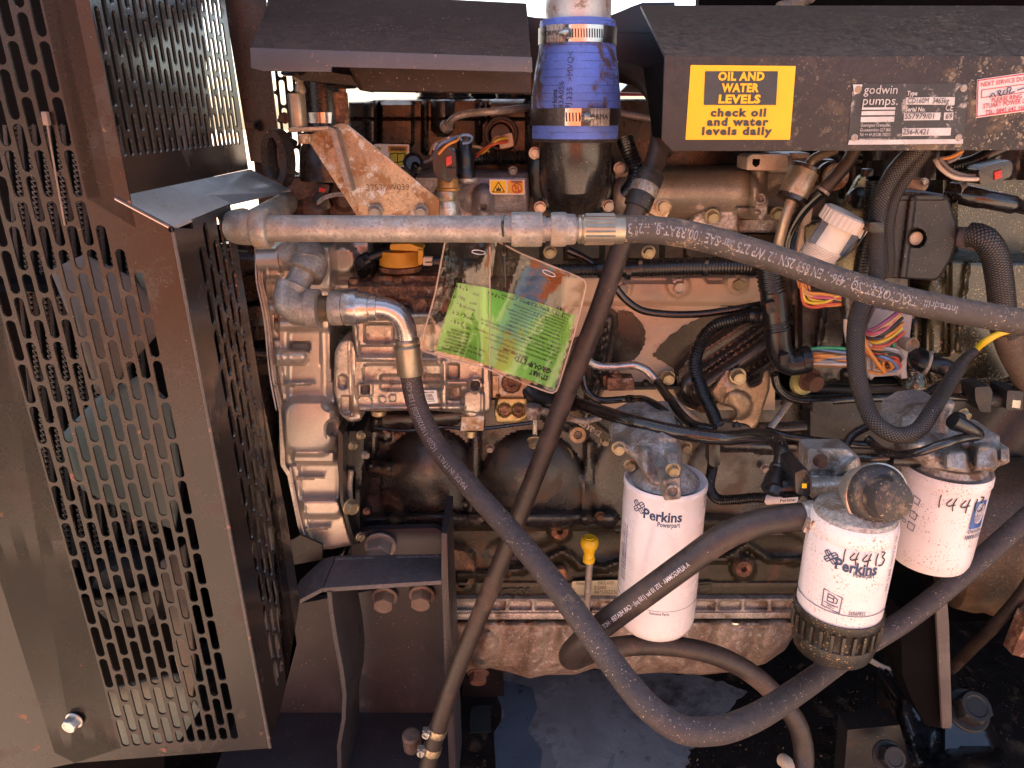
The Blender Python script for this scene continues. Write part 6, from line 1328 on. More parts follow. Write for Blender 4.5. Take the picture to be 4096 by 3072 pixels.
tr.inputs[0].default_value = (.90, .84, .78, 1); gl.inputs['Roughness'].default_value = .09; gl.inputs[0].default_value = (1, .95, .9, 1); fr2.inputs[0].default_value = 1.6
tcn = nt.nodes.new('ShaderNodeTexCoord'); nz = nt.nodes.new('ShaderNodeTexNoise'); nz.inputs['Scale'].default_value = 15; nz.inputs['Detail'].default_value = 3; nz2 = nt.nodes.new('ShaderNodeTexNoise'); nz2.inputs['Scale'].default_value = 170
bp = nt.nodes.new('ShaderNodeBump'); bp.inputs['Strength'].default_value = .7; bp.inputs['Distance'].default_value = .010; bp2 = nt.nodes.new('ShaderNodeBump'); bp2.inputs['Strength'].default_value = .35; bp2.inputs['Distance'].default_value = .001
L_ = nt.links.new; L_(tcn.outputs['Object'], nz.inputs[0]); L_(tcn.outputs['Object'], nz2.inputs[0]); L_(nz.outputs[0], bp.inputs['Height']); L_(nz2.outputs[0], bp2.inputs['Height']); L_(bp.outputs[0], bp2.inputs['Normal']); L_(bp2.outputs[0], gl.inputs['Normal']); L_(bp2.outputs[0], fr2.inputs['Normal'])
L_(fr2.outputs[0], mx.inputs[0]); L_(tr.outputs[0], mx.inputs[1]); L_(gl.outputs[0], mx.inputs[2]); L_(mx.outputs[0], o_.inputs[0])
b = new(); gridpoly(b, pouch, lambda x, y: pouch_surf(x, y)+Vector((0, -.0035, 0)), 12); part('front_film', b, mclr, pc, ang=180)
b = new(); gridpoly(b, pouch, lambda x, y: pouch_surf(x, y)+Vector((0, .003, 0)), 14); part('back_film', b, mclr, pc, ang=180)
b = new(); n = len(pouch)
ps = [pouch_surf(*p)+Vector((0, -.0036, 0)) for p in pouch]; tube(b, ps+[ps[0]], .0009, 6, step=.005, metric=True)
tube(b, [pouch_surf(1960-.0*y, 985+y)+Vector((0, -.004, 0)) for y in (0, 150, 300, 480)], .0006, 5, metric=True, step=.01)
part('welded_edge', b, M('frosted_vinyl_edge', (.45, .30, .22), .3, 0, .2, 30), pc, kind='stuff')
for x, y, a in ((1915, 1006, .12), (2195, 1090, .42)):
    b = new(); ps = [pouch_surf(x+28*math.cos(t)*math.cos(a)-8*math.sin(t)*math.sin(a), y+28*math.cos(t)*math.sin(a)+8*math.sin(t)*math.cos(a))+Vector((0, -.0042, 0)) for t in [i*math.pi/10 for i in range(21)]]; tube(b, ps, .0005, 5, metric=True, step=.002); part('slot_hole', b, m_inkw, pc)
b = new(); tube(b, [(2016, 1020, .735), (2018, 1000, .72), (2014, 960, .69), (2010, 900, .612), (2012, 862, .64)], 5, 6); tube(b, [(2014, 1015, .728), (2018, 1080, .726), (2022, 1150, .728)], 6, 6, rf=lambda t: 1-.5*t); box(b, W(2016, 1015, .727), .004, .004, .004, bev=.0006); solo('black_cable_tie', b, m_blk, 'black cable tie holding the clear pouch on the steel pipe, tail hanging', 'cable tie')
cd_ = empty('green_check_card', 'folded bright green check-over card upside down inside the clear pouch', 'card', (1980, 1550, .747))
m_green = M('bright_green_card', (.27, .70, .16), .6, 0, .05, 20, dirt=((.5, .62, .2), .6, .85, 14))
card = [(1828, 1130), (1945, 1150), (2060, 1178), (2300, 1262), (2260, 1420), (2217, 1555), (2050, 1500), (1885, 1437), (1742, 1402), (1780, 1270)]
def card_surf(x, y): return pouch_surf(x, y)
b = new(); gridpoly(b, card, card_surf, 12); part('card', b, m_green, cd_, ang=180)
b = new()
def tcard(s, x0, y0, x1, y1, h, bold=0, res=1):
    """line of print from its left end (x0,y0) to its right end (x1,y1) as photo pixels, following the card"""
    g = glyphs(s, bold, 1, res); xs = [v.x for v in g[0]]
    if not xs: return
    a, c = min(xs), max(xs); d = Vector((x1-x0, y1-y0)); L2 = d.length; d.normalize(); up = Vector((d.y, -d.x))
    put(b, g, lambda x, y: card_surf(x0+d.x*(x-a)/(c-a)*L2+up.x*y*h*1.4, y0+d.y*(x-a)/(c-a)*L2+up.y*y*h*1.4)+Vector((0, -.0007, 0)))
# reading direction runs right to left in the picture (the card hangs upside down)
D = Vector((-.935, -.355)); Uu = Vector((-D.y, D.x))
def tl(s, x, y, w, h, bold=0): tcard(s, x, y, x+D.x*w, y+D.y*w, h, bold)
tl('STUART', 2192, 1512, 78, 21, .03); tl('GROUP LTD', 2206, 1486, 160, 21, .04)
tl('CHECK OVER LABEL', 2112, 1432, 108, 11, .04)
for i, (s, x, y, w) in enumerate((('This requirement has been checked for safety and performance', 2212, 1452, 290), ('It is the hirers responsibility to use correctly and ensure routine maintenance', 2222, 1436, 345), ('while the equipment is in their possession.', 2228, 1422, 190),
      ('IN THE EVENT OF A FAULT OR PROBLEM THE EQUIPMENT MUST BE RETURNED OR', 2234, 1408, 330), ('REPORTED TO THE SUPPLIER IMMEDIATELY FOR EXAMINATION AND RECTIFICATION', 2238, 1394, 335), ('SECTION 1 - GENERAL INSTRUCTIONS  ALL EQUIPMENT', 2242, 1378, 232),
      ('1  Read the instructions leaflet before using the equipment.', 2246, 1362, 225), ('2  Take all safety precautions required and recommended.', 2250, 1348, 225), ('3  Use only the correct accessories. Do not overload equipment.', 2254, 1335, 236), ('4  Do not remove guards or safety devices fitted to the equipment.', 2258, 1322, 248),
      ('5  Keep equipment clean. Place away from work area', 2262, 1310, 196), ('6  Lubricate where necessary using only recommended lubricant', 2266, 1298, 228), ('9  Remember any spare personal protection', 2270, 1287, 160), ('10  Read and follow safety instructions on the equipment', 2274, 1276, 205))):
    tl(s, x, y, w, 8.4, .012)
for s, x, y, w in (('Fleet No', 2282, 1264, 36), ('Hours', 2232, 1246, 24), ('TR', 2196, 1232, 10), ('Depot', 2150, 1218, 26), ('Description', 2098, 1198, 44), ('Date Passed', 2050, 1196, 46)): tl(s, x, y, w, 8.4, .01)
for s, x, y in (('Stuart House', 2030, 1452), ('Shropham', 2034, 1434), ('Tel: 01953 454 540', 2038, 1416)): tl(s, x, y, 52 if s[0] != 'T' else 84, 8.4, .012)
for s, x, y, w in (('Hargham Road', 1926, 1422, 60), ('Norfolk  NR17 1DT', 1940, 1406, 70)): tl(s, x, y, w, 8.4, .012)
# left leaf
D = Vector((-.965, -.26))
for s, x, y, w in (('THIS LABEL CERTIFIES', 1858, 1414, 95), ('THAT THIS ITEM OF', 1862, 1401, 80), ('EQUIPMENT HAS BEEN', 1866, 1388, 92), ('CHECKED FOR SAFETY', 1868, 1375, 92), ('AND PERFORMANCE', 1871, 1362, 82), ('AND PASSED ALL THE', 1874, 1349, 88), ('REQUIRED CHECKS.', 1877, 1336, 78), ('FLEET No', 1884, 1316, 42), ('HOURS', 1892, 1276, 30), ('TR', 1896, 1258, 10), ('INITIALS', 1900, 1240, 36), ('DEPOT', 1906, 1216, 28), ('DATE', 1916, 1180, 24)): tl(s, x, y, w, 8, .012)
part('lettering', b, m_inkk, cd_)
b = new(); q = random.Random(8)
for x, y, n in ((1850, 1296, 4), (1858, 1262, 4), (1858, 1226, 3), (1860, 1200, 4), (1868, 1162, 4), (2010, 1190, 5), (2070, 1172, 5), (2110, 1214, 5), (2170, 1230, 5), (2250, 1262, 6), (2180, 1268, 4)):
    for k in range(n):
        xx = x-14*k; yy = y-5*k; ps = [card_surf(xx+q.uniform(-6, 6), yy+q.uniform(-9, 9))+Vector((0, -.0008, 0)) for _ in range(4)]; tube(b, ps, .00032, 4, metric=True, step=.0012)
part('handwriting', b, m_inkk, cd_)
# ================================================================ upper engine: bracket, rocker box, manifold, sensors
bk_ = empty('gusset_bracket', 'corroded gold triangular bracket stamped with a part number below the left cover', 'bracket', (1650, 865, .82))
b = new(); prism(b, rnd([(1222, 545), (1345, 498), (1372, 492), (1398, 508), (1748, 790), (1756, 800), (1757, 868), (1430, 868)], [2, 2, 8, 6, 20, 4, 0, 0]), .815, .006, bev=2.5); part('plate', b, m_gold, bk_)
b = new(); slab(b, [W(x, y, .795) for x, y in rnd([(1152, 512), (1310, 505), (1336, 514), (1345, 530), (1410, 768), (1385, 755), (1330, 560), (1322, 530), (1300, 524), (1156, 530)], 6)], Vector((0, .025, 0)), .0008); part('folded_rib', b, M('grey_cut_edge_rib', (.33, .25, .20), .5, .3, .25, 40, dirt=((.3, .15, .07), .52, .7, 30), bump=(300, .4, .0008)), bk_)
b = new(); slab(b, [W(1152, 512, .79), W(1312, 505, .79), W(1330, 508, .86), W(1180, 506, .86)], Vector((0, 0, -.003)), .0005); part('top_lug', b, m_gold, bk_)
b = new(); text_px(b, '3753/-W039', 1466, 752, 1637, 749, .815, 24, .0003, -.01); part('stamped_lettering', b, m_rust, bk_)
for x in (1503, 1685): bolt(bk_, x, 847, .815, 42, b_alu, (.2, 0)) if False else bolt(bk_, x, 845, .813, 42, b_stl, (.2, 0))
def standoff(x, y0, y1, r, Y, mat, label, top=None):
    e = empty('hex_standoff', label, 'standoff', (x, y1, Y), 'hex standoffs under the left cover'); b = new(); c0 = W(x, y1, Y); h = W(x, y0, Y).z-c0.z; hexn(b, c0, Vector((0, 0, 1)), r*mp(x, y1, Y), h, .03, .3); part('hex_body', b, mat, e)
    if top: b = new(); vlathe(b, x, Y, top, 22); part('ball_stud', b, mat, e)
    return e
m_goldz = M('golden_zinc_standoff', (.43, .34, .24), .36, .6, .2, 40, dirt=((.28, .12, .05), .55, .72, 60), bump=(300, .3, .0006))
standoff(1196, 374, 508, 36, .80, m_goldz, 'golden hex standoff with ball stud on the bracket lug', [(298, 10), (300, 24), (316, 24), (328, 14), (350, 20), (364, 22), (376, 16)])
standoff(1370, 370, 500, 30, .84, m_rust, 'rust-speckled hex standoff behind the corroded bracket', [(356, 14), (372, 14)])
b = new(); vlathe(b, 1215, .80, [(536, 26), (560, 24), (575, 20)], 18); solo('bracket_foot_bolt', b, m_gold, 'golden bolt shank under the lug of the corroded bracket', 'bolt')
b = new(); vlathe(b, 1186, .80, [(288, 60), (296, 62), (304, 50), (306, 10)], 24); vlathe(b, 1370, .84, [(330, 62), (345, 64), (354, 50), (356, 10)], 24); o = solo('rubber_isolator_pads', b, m_blk, 'pair of black round isolator pads directly under the left cover', 'pad'); o['kind'] = 'stuff'
th = empty('thermostat_pipe', 'dark pipe stub with a bright band clamp behind the golden standoffs', 'pipe', (1290, 720, .90))
b = new(); vlathe(b, 1290, .90, [(330, 76), (440, 78), (540, 80), (600, 110), (700, 120), (720, 118)], 32); part('pipe', b, m_dkbr, th)
b = new(); vlathe(b, 1290, .90, [(450, 70), (450, 84), (492, 84), (492, 70)], 36); part('hose_clamp', b, m_band, th); bolt(th, 1140, 472, .87, 30, b_rust, (0, -.5))
b = new(); relief(b, rnd([(1125, 712), (1290, 690), (1410, 700), (1560, 868), (1120, 868)], 12), .905, [('D', 1250, 850, 70, 60, .02), ('C', 1380, 800, 40, .01, 16)], 8, 8, .006, .03); part('housing', b, M('rusty_dark_casting', (.09, .04, .025), .45, 0, .5, 40, dirt=((.34, .15, .07), .56, .7, 40), bump=(250, .6, .0015)), th)
b = new(); prism(b, rnd([(1245, 800), (1290, 760), (1310, 780), (1325, 830), (1290, 850)], 6), .89, .02, bev=4); prism(b, rnd([(1268, 730), (1320, 740), (1310, 790), (1260, 770)], 6), .885, .02, bev=4); part('plug', b, m_blk, th, kind='stuff')
b = new(); prism(b, [(1278, 748), (1304, 756), (1300, 772), (1274, 765)], .884, .004, bev=2); part('red_lock', b, m_red, th)
b = new(); 
for dy in (0, 9): tube(b, [(1270, 806+dy, .885), (1300, 785+dy, .88), (1350, 772+dy, .885), (1420, 775+dy, .89)], 5.5, 8)
part('wire', b, m_inkg, th, kind='stuff')
le = empty('lifting_eye', 'black steel lifting eye, an oval ring beside the left guard', 'lifting eye', (1080, 760, .86))
b = new(); c = W(1094, 635, .86); n = 28; rows = []
k = mp(1094, 635, .86)
for rx, ry, dy in ((50, 126, 0), (50, 126, .010), (24, 92, .010), (24, 92, 0)): rows.append([b.verts.new(c+Vector((math.cos(t)*rx*k+dy*.8, dy, math.sin(t)*ry*k*.9))) for t in [i*2*math.pi/n for i in range(n)]])
for q in range(4):
    for i in range(n): b.faces.new((rows[q][i], rows[q][(i+1) % n], rows[(q+1) % 4][(i+1) % n], rows[(q+1) % 4][i]))
bevel(b, [e for e in b.edges if abs(e.calc_face_angle(0)) > .6], .0008); part('ring', b, m_elb, le); b = new(); tube(b, [(1110, 540, .87), (1180, 575, .89)], 16, 8); part('arm', b, m_elb, le)
# --- rocker box
m_rock = M('brown_black_gloss_cover', (.026, .014, .011), .26, 0, .35, 30, dirt=((.014, .010, .010), .5, .7, 24), bump=((160, .3, .001),), spec=.7, dust=.12)
rk = empty('rocker_box', 'glossy brown-black rocker box with upright ribs behind the wires', 'engine cover', (1900, 680, 1.02))
b = new(); fe = [('L', 1485, 420, 1485, 560, 30, .02), ('B', 1520, 412, 1650, 580, .016, 16, 10), ('L', 1770, 400, 1770, 500, 44, .03), ('L', 1920, 420, 1916, 560, 13, .014), ('B', 1955, 410, 2110, 620, .014, 16, 10), ('L', 1700, 420, 1700, 600, 14, .012), ('B', 1395, 470, 2150, 476, -.008, 5)]
relief(b, [(1395, 408), (1480, 405), (1500, 398), (2260, 396), (2700, 396), (3100, 400), (3100, 700), (1395, 700)], 1.0, fe, 8, 8, .006, .06); part('box', b, m_rock, rk)
for x, w, y in ((1780, 110, 364), (2060, 80, 372)):
    b = new(); vlathe(b, x, 1.05, [(y, w-20), (y+2, w), (y+22, w-4), (y+24, w+6), (y+38, w+4), (y+44, w-20)], 30); part('filler_neck', b, m_elb, rk)
b = new(); vlathe(b, 1914, 1.0, [(396, 6), (400, 16), (412, 16)], 12); part('stud', b, m_rust, rk)
wl = empty('oily_warning_label', 'oily yellow WARNING label with open book symbol behind the gold bracket', 'label', (1590, 670, .99))
b = new(); prism(b, rnd([(1495, 575), (1637, 577), (1637, 668), (1500, 668)], 8), .983, .002); part('label', b, m_whited, wl)
m_oyel = M('oily_yellow_print', (.52, .42, .04), .4, 0, .2, 30, dirt=((.08, .05, .02), .58, .7, 20))
b = new(); prism(b, [(1555, 584), (1628, 585), (1628, 664), (1562, 664)], .9825, .001); prism(b, [(1498, 590), (1524, 590), (1524, 604), (1510, 604)], .9825, .001); part('yellow_field', b, m_oyel, wl, kind='stuff')
b = new(); prism(b, [(1553, 584), (1629, 585), (1629, 606), (1553, 605)], .9820, .001); part('orange_strip', b, M('orange_print', (.68, .26, .03), .4), wl)
b = new(); text_px(b, 'WARNING', 1562, 597, 1622, 598, .9815, 12, .0004, .04)
for x0, y0, x1, y1 in ((1560, 616, 1588, 612), (1588, 612, 1592, 616), (1592, 616, 1620, 612), (1560, 616, 1560, 646), (1560, 646, 1590, 650), (1590, 650, 1620, 644), (1620, 612, 1620, 644), (1590, 616, 1590, 650)): tube(b, [(x0, y0, .982), (x1, y1, .982)], 1.6, 4, step=20)
part('lettering', b, m_inkk, wl)
rc_ = empty('round_connector', 'round grey sensor socket with coloured wires left of the blue hose', 'connector', (2000, 590, .96))
b = new(); k = mp(2005, 540, .96); lathe(b, (2005, 538, .97), (0, -1, .1), [(0, 70*k), (.006, 66*k), (.012, 64*k), (.014, 56*k), (.006, 52*k), (.006, .0001)], 34); part('ring', b, M('dull_brown_ring', (.22, .14, .11), .45, .3, .2, 40), rc_)
b = new(); lathe(b, (2003, 540, .965), (0, -1, .1), [(0, 50*k), (.004, 48*k), (.008, 40*k), (.010, 38*k), (.010, .0001)], 30); part('insert', b, m_blk, rc_)
b = new(); prism(b, rnd([(1992, 546), (2048, 530), (2056, 585), (2000, 596)], 6), .948, .012, bev=3); part('plug', b, m_cream, rc_)
wcol = {'r': (.62, .10, .05), 'y': (.75, .50, .04), 'o': (.74, .26, .05), 'w': (.62, .50, .42), 'k': (.04, .035, .03), 'g': (.05, .35, .16), 'u': (.16, .24, .42), 'p': (.58, .10, .16), 'n': (.26, .12, .05), 'v': (.30, .07, .16), 't': (.60, .34, .16), 's': (.30, .27, .26)}
def wm(c): return M({'r': 'red', 'y': 'yellow', 'o': 'orange', 'w': 'white', 'k': 'black', 'g': 'green', 'u': 'blue', 'p': 'pink', 'n': 'brown', 'v': 'violet', 't': 'tan', 's': 'grey'}[c]+'_wire_insulation', wcol[c], .4, 0, .12, 60, dust=.1)
def wire(par, c, pts, r=6, name='wire'):
    b = new(); tube(b, pts, r, 7, step=14); return part(name, b, wm(c), par, ang=90)
wire(rc_, 'y', [(2030, 552, .944), (1990, 560, .935), (1955, 590, .94), (1915, 625, .95), (1890, 640, .955)]); wire(rc_, 'r', [(2032, 566, .944), (1980, 575, .935), (1930, 600, .94), (1900, 640, .95)]); wire(rc_, 'n', [(2025, 558, .944), (1985, 545, .935), (1960, 580, .94), (1900, 620, .95)]); wire(rc_, 't', [(1890, 585, .95), (1920, 590, .945), (1960, 610, .95)])
pipe('rocker_conduit', 'black corrugated conduit at the left of the blue hose flange', [(1895, 636, .955), (1960, 632, .95), (2130, 630, .95)], 28, m_cond, 'conduit', rib=.15, pitch=10)
sn = empty('brass_sensor', 'brass hex sensor with black plug and red lock beside the corroded bracket', 'sensor', (1790, 830, .86))
b = new(); vlathe(b, 1790, .86, [(706, 38), (712, 42), (742, 42), (748, 44), (752, 50), (760, 50)], 24); part('amber_body', b, M('amber_brass', (.55, .27, .07), .35, .4, .2, 40, dirt=((.2, .1, .04), .6, .75, 40)), sn)
b = new(); c0 = W(1785, 800, .86); hexn(b, c0, Vector((0, 0, 1)), 54*mp(1785, 790, .86), W(1785, 762, .86).z-c0.z, .1, .4); part('hex_base', b, m_goldz, sn); b = new(); vlathe(b, 1785, .865, [(798, 50), (812, 54), (860, 56)], 24); part('boss', b, m_alu, sn)
b = new(); prism(b, rnd([(1728, 610), (1770, 590), (1820, 600), (1828, 700), (1800, 732), (1756, 716), (1734, 690)], 8), .835, .04, bev=6); prism(b, rect(1786, 672, 1826, 716), .83, .01, bev=3); part('plug', b, m_blk, sn, kind='stuff')
b = new(); prism(b, rnd([(1784, 630), (1806, 622), (1808, 655), (1786, 666)], 4), .831, .006, bev=2); part('red_lock', b, m_red, sn)
s2 = empty('black_sensor_plug', 'upright black cylindrical sensor plug with blue wire loop right of the brass sensor', 'sensor', (1858, 720, .88))
b = new(); vlathe(b, 1858, .88, [(548, 26), (552, 30), (600, 31), (610, 36), (640, 37), (680, 40), (690, 44), (712, 44)], 26); part('body', b, m_blk, s2); b = new(); vlathe(b, 1866, .88, [(708, 40), (712, 46), (724, 46), (732, 40)], 24); part('boss', b, m_alud, s2)
for c, pts in (('u', [(1745, 600, .84), (1765, 575, .84), (1800, 560, .84), (1830, 545, .85)]), ('o', [(1755, 615, .835), (1790, 580, .83), (1830, 560, .84), (1835, 545, .85)]), ('w', [(1735, 600, .845), (1750, 570, .85), (1800, 550, .85)]), ('n', [(1720, 620, .85), (1735, 580, .85), (1790, 555, .85), (1825, 548, .86)]), ('u', [(1845, 560, .855), (1838, 545, .85), (1865, 538, .85), (1888, 548, .855), (1880, 568, .86), (1850, 574, .86)]), ('s', [(1690, 650, .87), (1720, 640, .86), (1745, 610, .85)])): wire(s2, c, pts, 5.5)
s3 = empty('small_corrugated_lead', 'short black corrugated lead with round end at the right edge of the corroded bracket', 'lead', (1660, 700, .87))
b = new(); lathe(b, (1655, 655, .87), (0, -1, .25), [(0, .011), (.008, .011), (.0095, .009), (.004, .008), (.004, .0001)], 24); part('end_ring', b, m_blk, s3); b = new(); tube(b, [(1662, 660, .86), (1655, 690, .87), (1640, 730, .89)], 16, 12, rib=.15, pitch=7); part('lead', b, m_cond, s3, ang=180)
pipe('rear_steel_pipe_left', 'bent steel pipe entering behind the blue hose from the left', [(1785, 510, .91), (1820, 470, .90), (1860, 457, .90), (1980, 445, .89), (2150, 428, .96)], 14, m_steel)
b = new(); hexn(b, W(1778, 515, .912), W(1820, 470, .90)-W(1778, 515, .912), 26*mp(1778, 515, .91), .008, .1); solo('pipe_nut', b, m_steel, 'hex nut at the left end of the steel pipe beside the blue hose', 'nut')
pipe('rear_steel_pipe_right', 'bright steel pipe leaving behind the blue hose to the right', [(2440, 448, .93), (2530, 462, .93), (2640, 480, .93)], 14, m_steel)
# --- manifold castings
mf = empty('intake_manifold', 'stained aluminium intake manifold with bosses running behind the long steel pipe', 'manifold', (2400, 860, .93))
m_greyal = M('blue_grey_stained_aluminium', (.33, .28, .27), .42, .35, .3, 22, dirt=((.14, .11, .12), .5, .7, 26), dirt2=((.42, .24, .12), .66, .78, 30), bump=((420, .4, .0009),), speck=((.6, .55, .5), .03, 500))
b = new(); relief(b, rnd([(1650, 700), (1700, 690), (2115, 690), (2115, 880), (1640, 880)], 10), .925, [('L', 1900, 760, 2100, 760, 90, .014), ('L', 1933, 780, 1933, 880, 42, .022), ('C', 1933, 832, 12, -.012, 5), ('B', 1660, 690, 2115, 706, -.006, 8)], 7, 14, .01, .05); part('left_casting', b, m_greyal, mf)
b = new(); relief(b, rnd([(2448, 680), (2700, 672), (3010, 672), (3300, 700), (3300, 880), (2448, 880)], 10), .925, [('L', 2640, 770, 2950, 770, 95, .035), ('D', 2490, 790, 50, 80, .018), ('L', 3040, 640, 3030, 850, 32, .03), ('L', 2960, 850, 3200, 860, 24, .014), ('D', 3110, 800, 60, 60, -.012)], 7, 14, .01, .05)
part('right_casting', b, M('brown_stained_aluminium', (.30, .235, .18), .38, .3, .25, 16, dirt=((.44, .34, .26), .6, .66, 30), dirt2=((.11, .07, .05), .56, .75, 12), bump=((380, .3, .0008),), speck=((.6, .5, .42), .02, 500)), mf)
b = new(); relief(b, rnd([(3010, 790), (3045, 760), (3075, 790), (3070, 850), (3045, 890), (3020, 850)], 14), .885, [('C', 3042, 795, 26, .004, 8), ('C', 3042, 795, 12, -.008, 4)], 5, 6, .003, .03); part('boss', b, m_alud, mf)
b = new(); relief(b, [(2780, 850), (2950, 812), (2960, 930), (2760, 900)], .905, [('C', 2848, 860, 34, .006, 10)], 7, 8, .004, .03); relief(b, [(2448, 880), (3300, 870), (3300, 930), (2448, 930)], .93, [], 10, 8, .004, .02); part('lower_ledge', b, m_alud, mf, kind='stuff')
b = new(); prism(b, rnd([(2990, 628), (3010, 618), (3150, 620), (3152, 670), (3080, 682), (2986, 680)], 6), .885, .04, bev=4); relief(b, rnd([(3070, 610), (3240, 610), (3240, 690), (3075, 690)], 8), .90, [('C', 3137, 633, 24, .01, 8), ('L', 3150, 650, 3240, 650, 14, .006)], 6, 8, .004, .03); part('upper_bracket', b, M('pinkish_cast_bracket', (.46, .35, .28), .45, .2, .15, 30, bump=(500, .4, .0008)), mf)
b = new(); vlathe(b, 3026, .868, [(636, 12), (640, 16), (646, 13), (650, 16), (654, 13), (658, 14), (668, 3)], 14); part('spring_stud', b, m_black, mf)
for x, y, s, bm_, Y in ((2848, 862, 42, b_yel, .895), (3108, 850, 38, b_yel, .905), (2478, 672, 28, b_stl, .92), (2052, 682, 26, b_stl, .915), (3180, 860, 34, b_yel, .91)): bolt(mf, x, y, Y, s, bm_, (.3, 0))
fw = empty('fire_warning_label', 'small yellow two-panel WARNING label with fire and no-ether symbols on the manifold', 'label', (2030, 770, .90))
b = new(); prism(b, rnd([(1958, 718), (2098, 720), (2098, 778), (1970, 778), (1958, 768)], 4), .896, .002); part('label', b, m_whited, fw)
b = new(); prism(b, [(1962, 722), (2025, 723), (2025, 774), (1972, 774), (1962, 766)], .8955, .001); part('yellow_panel', b, m_yel, fw)
b = new(); prism(b, [(2029, 733), (2094, 733), (2094, 774), (2029, 774)], .8955, .001); part('amber_panel', b, m_ocap, fw)
b = new(); prism(b, [(2029, 722), (2094, 722), (2094, 733), (2029, 733)], .8953, .001); part('orange_strip', b, m_orange, fw)
b = new(); text_px(b, 'WARNING', 2044, 728, 2088, 728, .8951, 8, .0003, .03)
for p, q in (((1994, 728), (1970, 768)), ((1970, 768), (2018, 768)), ((2018, 768), (1994, 728))): tube(b, [(*p, .8953), (*q, .8953)], 1.6, 4, step=20)
prism(b, [(1984, 764), (1986, 750), (1990, 756), (1994, 744), (1998, 756), (2003, 750), (2004, 764)], .8953, .001)
frame_px(b, [(2062, 744), (2074, 744), (2074, 766), (2062, 766)], 2, .8952, .0006); part('lettering', b, m_inkk, fw)
b = new(); k = mp(2068, 754, .895); ps = [W(2068+19*math.cos(t), 754+19*math.sin(t), .8948) for t in [i*math.pi/12 for i in range(25)]]; tube(b, ps, .0006, 5, metric=True, step=.002); tube(b, [ps[15], ps[3]], .0006, 5, metric=True, step=.01); part('prohibition_ring', b, m_red, fw)
pipe('upper_corrugated_hose', 'glossy black corrugated hose beside the coolant hose, right of the elbow', [(2500, 560, .90), (2520, 620, .89), (2545, 680, .885), (2530, 740, .89), (2510, 770, .90)], 34, m_cond, 'conduit', rib=.14, pitch=10.5)
# dark filling structures deep behind everything: cylinder head and rear wall of the bay
hd = empty('cylinder_head', 'dark cylinder head casting visible only in the gaps between hoses', 'engine head', (2400, 1700, 1.05))
b = new(); relief(b, [(1200, 640), (4300, 640), (4300, 1100), (3100, 1120), (3100, 1700), (1300, 1700)], 1.03, [('S', 90, 240, .006), ('S', 0, 300, .006)], 26, 0, 0, .05); part('casting', b, m_iron, hd)
b = new(); fe = [('B', x, 930, x+150, 1040, .01, 20) for x in range(1300, 3100, 240)]; relief(b, [(1280, 930), (3120, 925), (3120, 1110), (1280, 1110)], .985, fe, 12, 6, .004, .03); part('lower_edge', b, m_iron2, hd)
# ================================================================ right-hand electrics
eb = empty('black_control_box', 'dusty black moulded control box with a round hole, right of the braided looms', 'control box', (3700, 1110, .86))
b = new(); relief(b, rnd([(3588, 776), (3620, 762), (3776, 776), (3795, 790), (3812, 850), (3836, 920), (3830, 960), (3810, 1030), (3760, 1110), (3735, 1124), (3560, 1112), (3548, 1090)], 12), .835, [('L', 3650, 800, 3610, 1120, 16, .005), ('C', 3665, 952, 38, -.016, 5), ('B', 3590, 780, 3780, 800, .003, 8)], 5, 10, .006, .06); part('cover', b, m_blkm, eb)
b = new(); lathe(b, (3658, 952, .847), (0, -1, 0), [(0, .0075), (.004, .0075), (.0045, .0065), (.003, .005), (.003, .0001)], 22); part('bush', b, m_cream, eb)
b = new(); relief(b, rnd([(3560, 740), (3600, 715), (3700, 712), (3716, 740), (3700, 765), (3600, 770), (3566, 900), (3548, 1110), (3570, 1128), (3530, 1120), (3528, 900)], 8), .90, [], 8, 6, .003, .01); part('back_plate', b, m_cream, eb); bolt(eb, 3696, 728, .893, 24, b_zinc)
b = new(); text_px(b, 'TORQUE SPEC  4.0 Nm', 3726, 1030, 3722, 890, .8285, 9, .0004, 0); text_px(b, 'M05 X 35 11Nm MAX', 3746, 1030, 3742, 890, .829, 9, .0004, 0); part('moulded_lettering', b, m_blkm, eb)
bb = empty('large_black_box', 'large glossy black ribbed housing with olive dust at the right edge', 'housing', (3950, 1420, .93))
m_odust = M('olive_dusted_gloss_black', (.030, .026, .016), .24, 0, .3, 10, dirt=((.10, .09, .025), .5, .8, 7), speck=((.42, .32, .14), .12, 420), spec=.7)
b = new(); relief(b, rnd([(3720, 1090), (3790, 1035), (4300, 1050), (4300, 1500), (4060, 1510), (4020, 1530), (3720, 1540), (3690, 1420)], 16), .90, [('L', 3790, 1060, 3780, 1400, 10, .006), ('L', 3870, 1060, 3830, 1400, 10, .006), ('B', 3720, 1040, 3800, 1420, -.01, 14), ('D', 3740, 1200, 40, 100, .006)], 8, 20, .010, .06); part('housing', b, m_odust, bb)
b = new(); relief(b, rnd([(3760, 690), (4300, 690), (4300, 1060), (3760, 1060)], 8), .97, [('L', 3810, 720, 3810, 1000, 14, .008)], 12, 6, .004, .02); part('rear_panel', b, m_odust, bb)
b = new(); relief(b, rnd([(3640, 1250), (3720, 1260), (3700, 1420), (3680, 1520), (3600, 1530)], 10), .92, [('D', 3670, 1330, 30, 60, .006)], 8, 8, .004, .02); vlathe(b, 3670, .885, [(1420, 38), (1440, 40), (1500, 46), (1512, 56), (1540, 58), (1546, 30)], 30); part('round_base', b, m_odust, bb, kind='stuff')
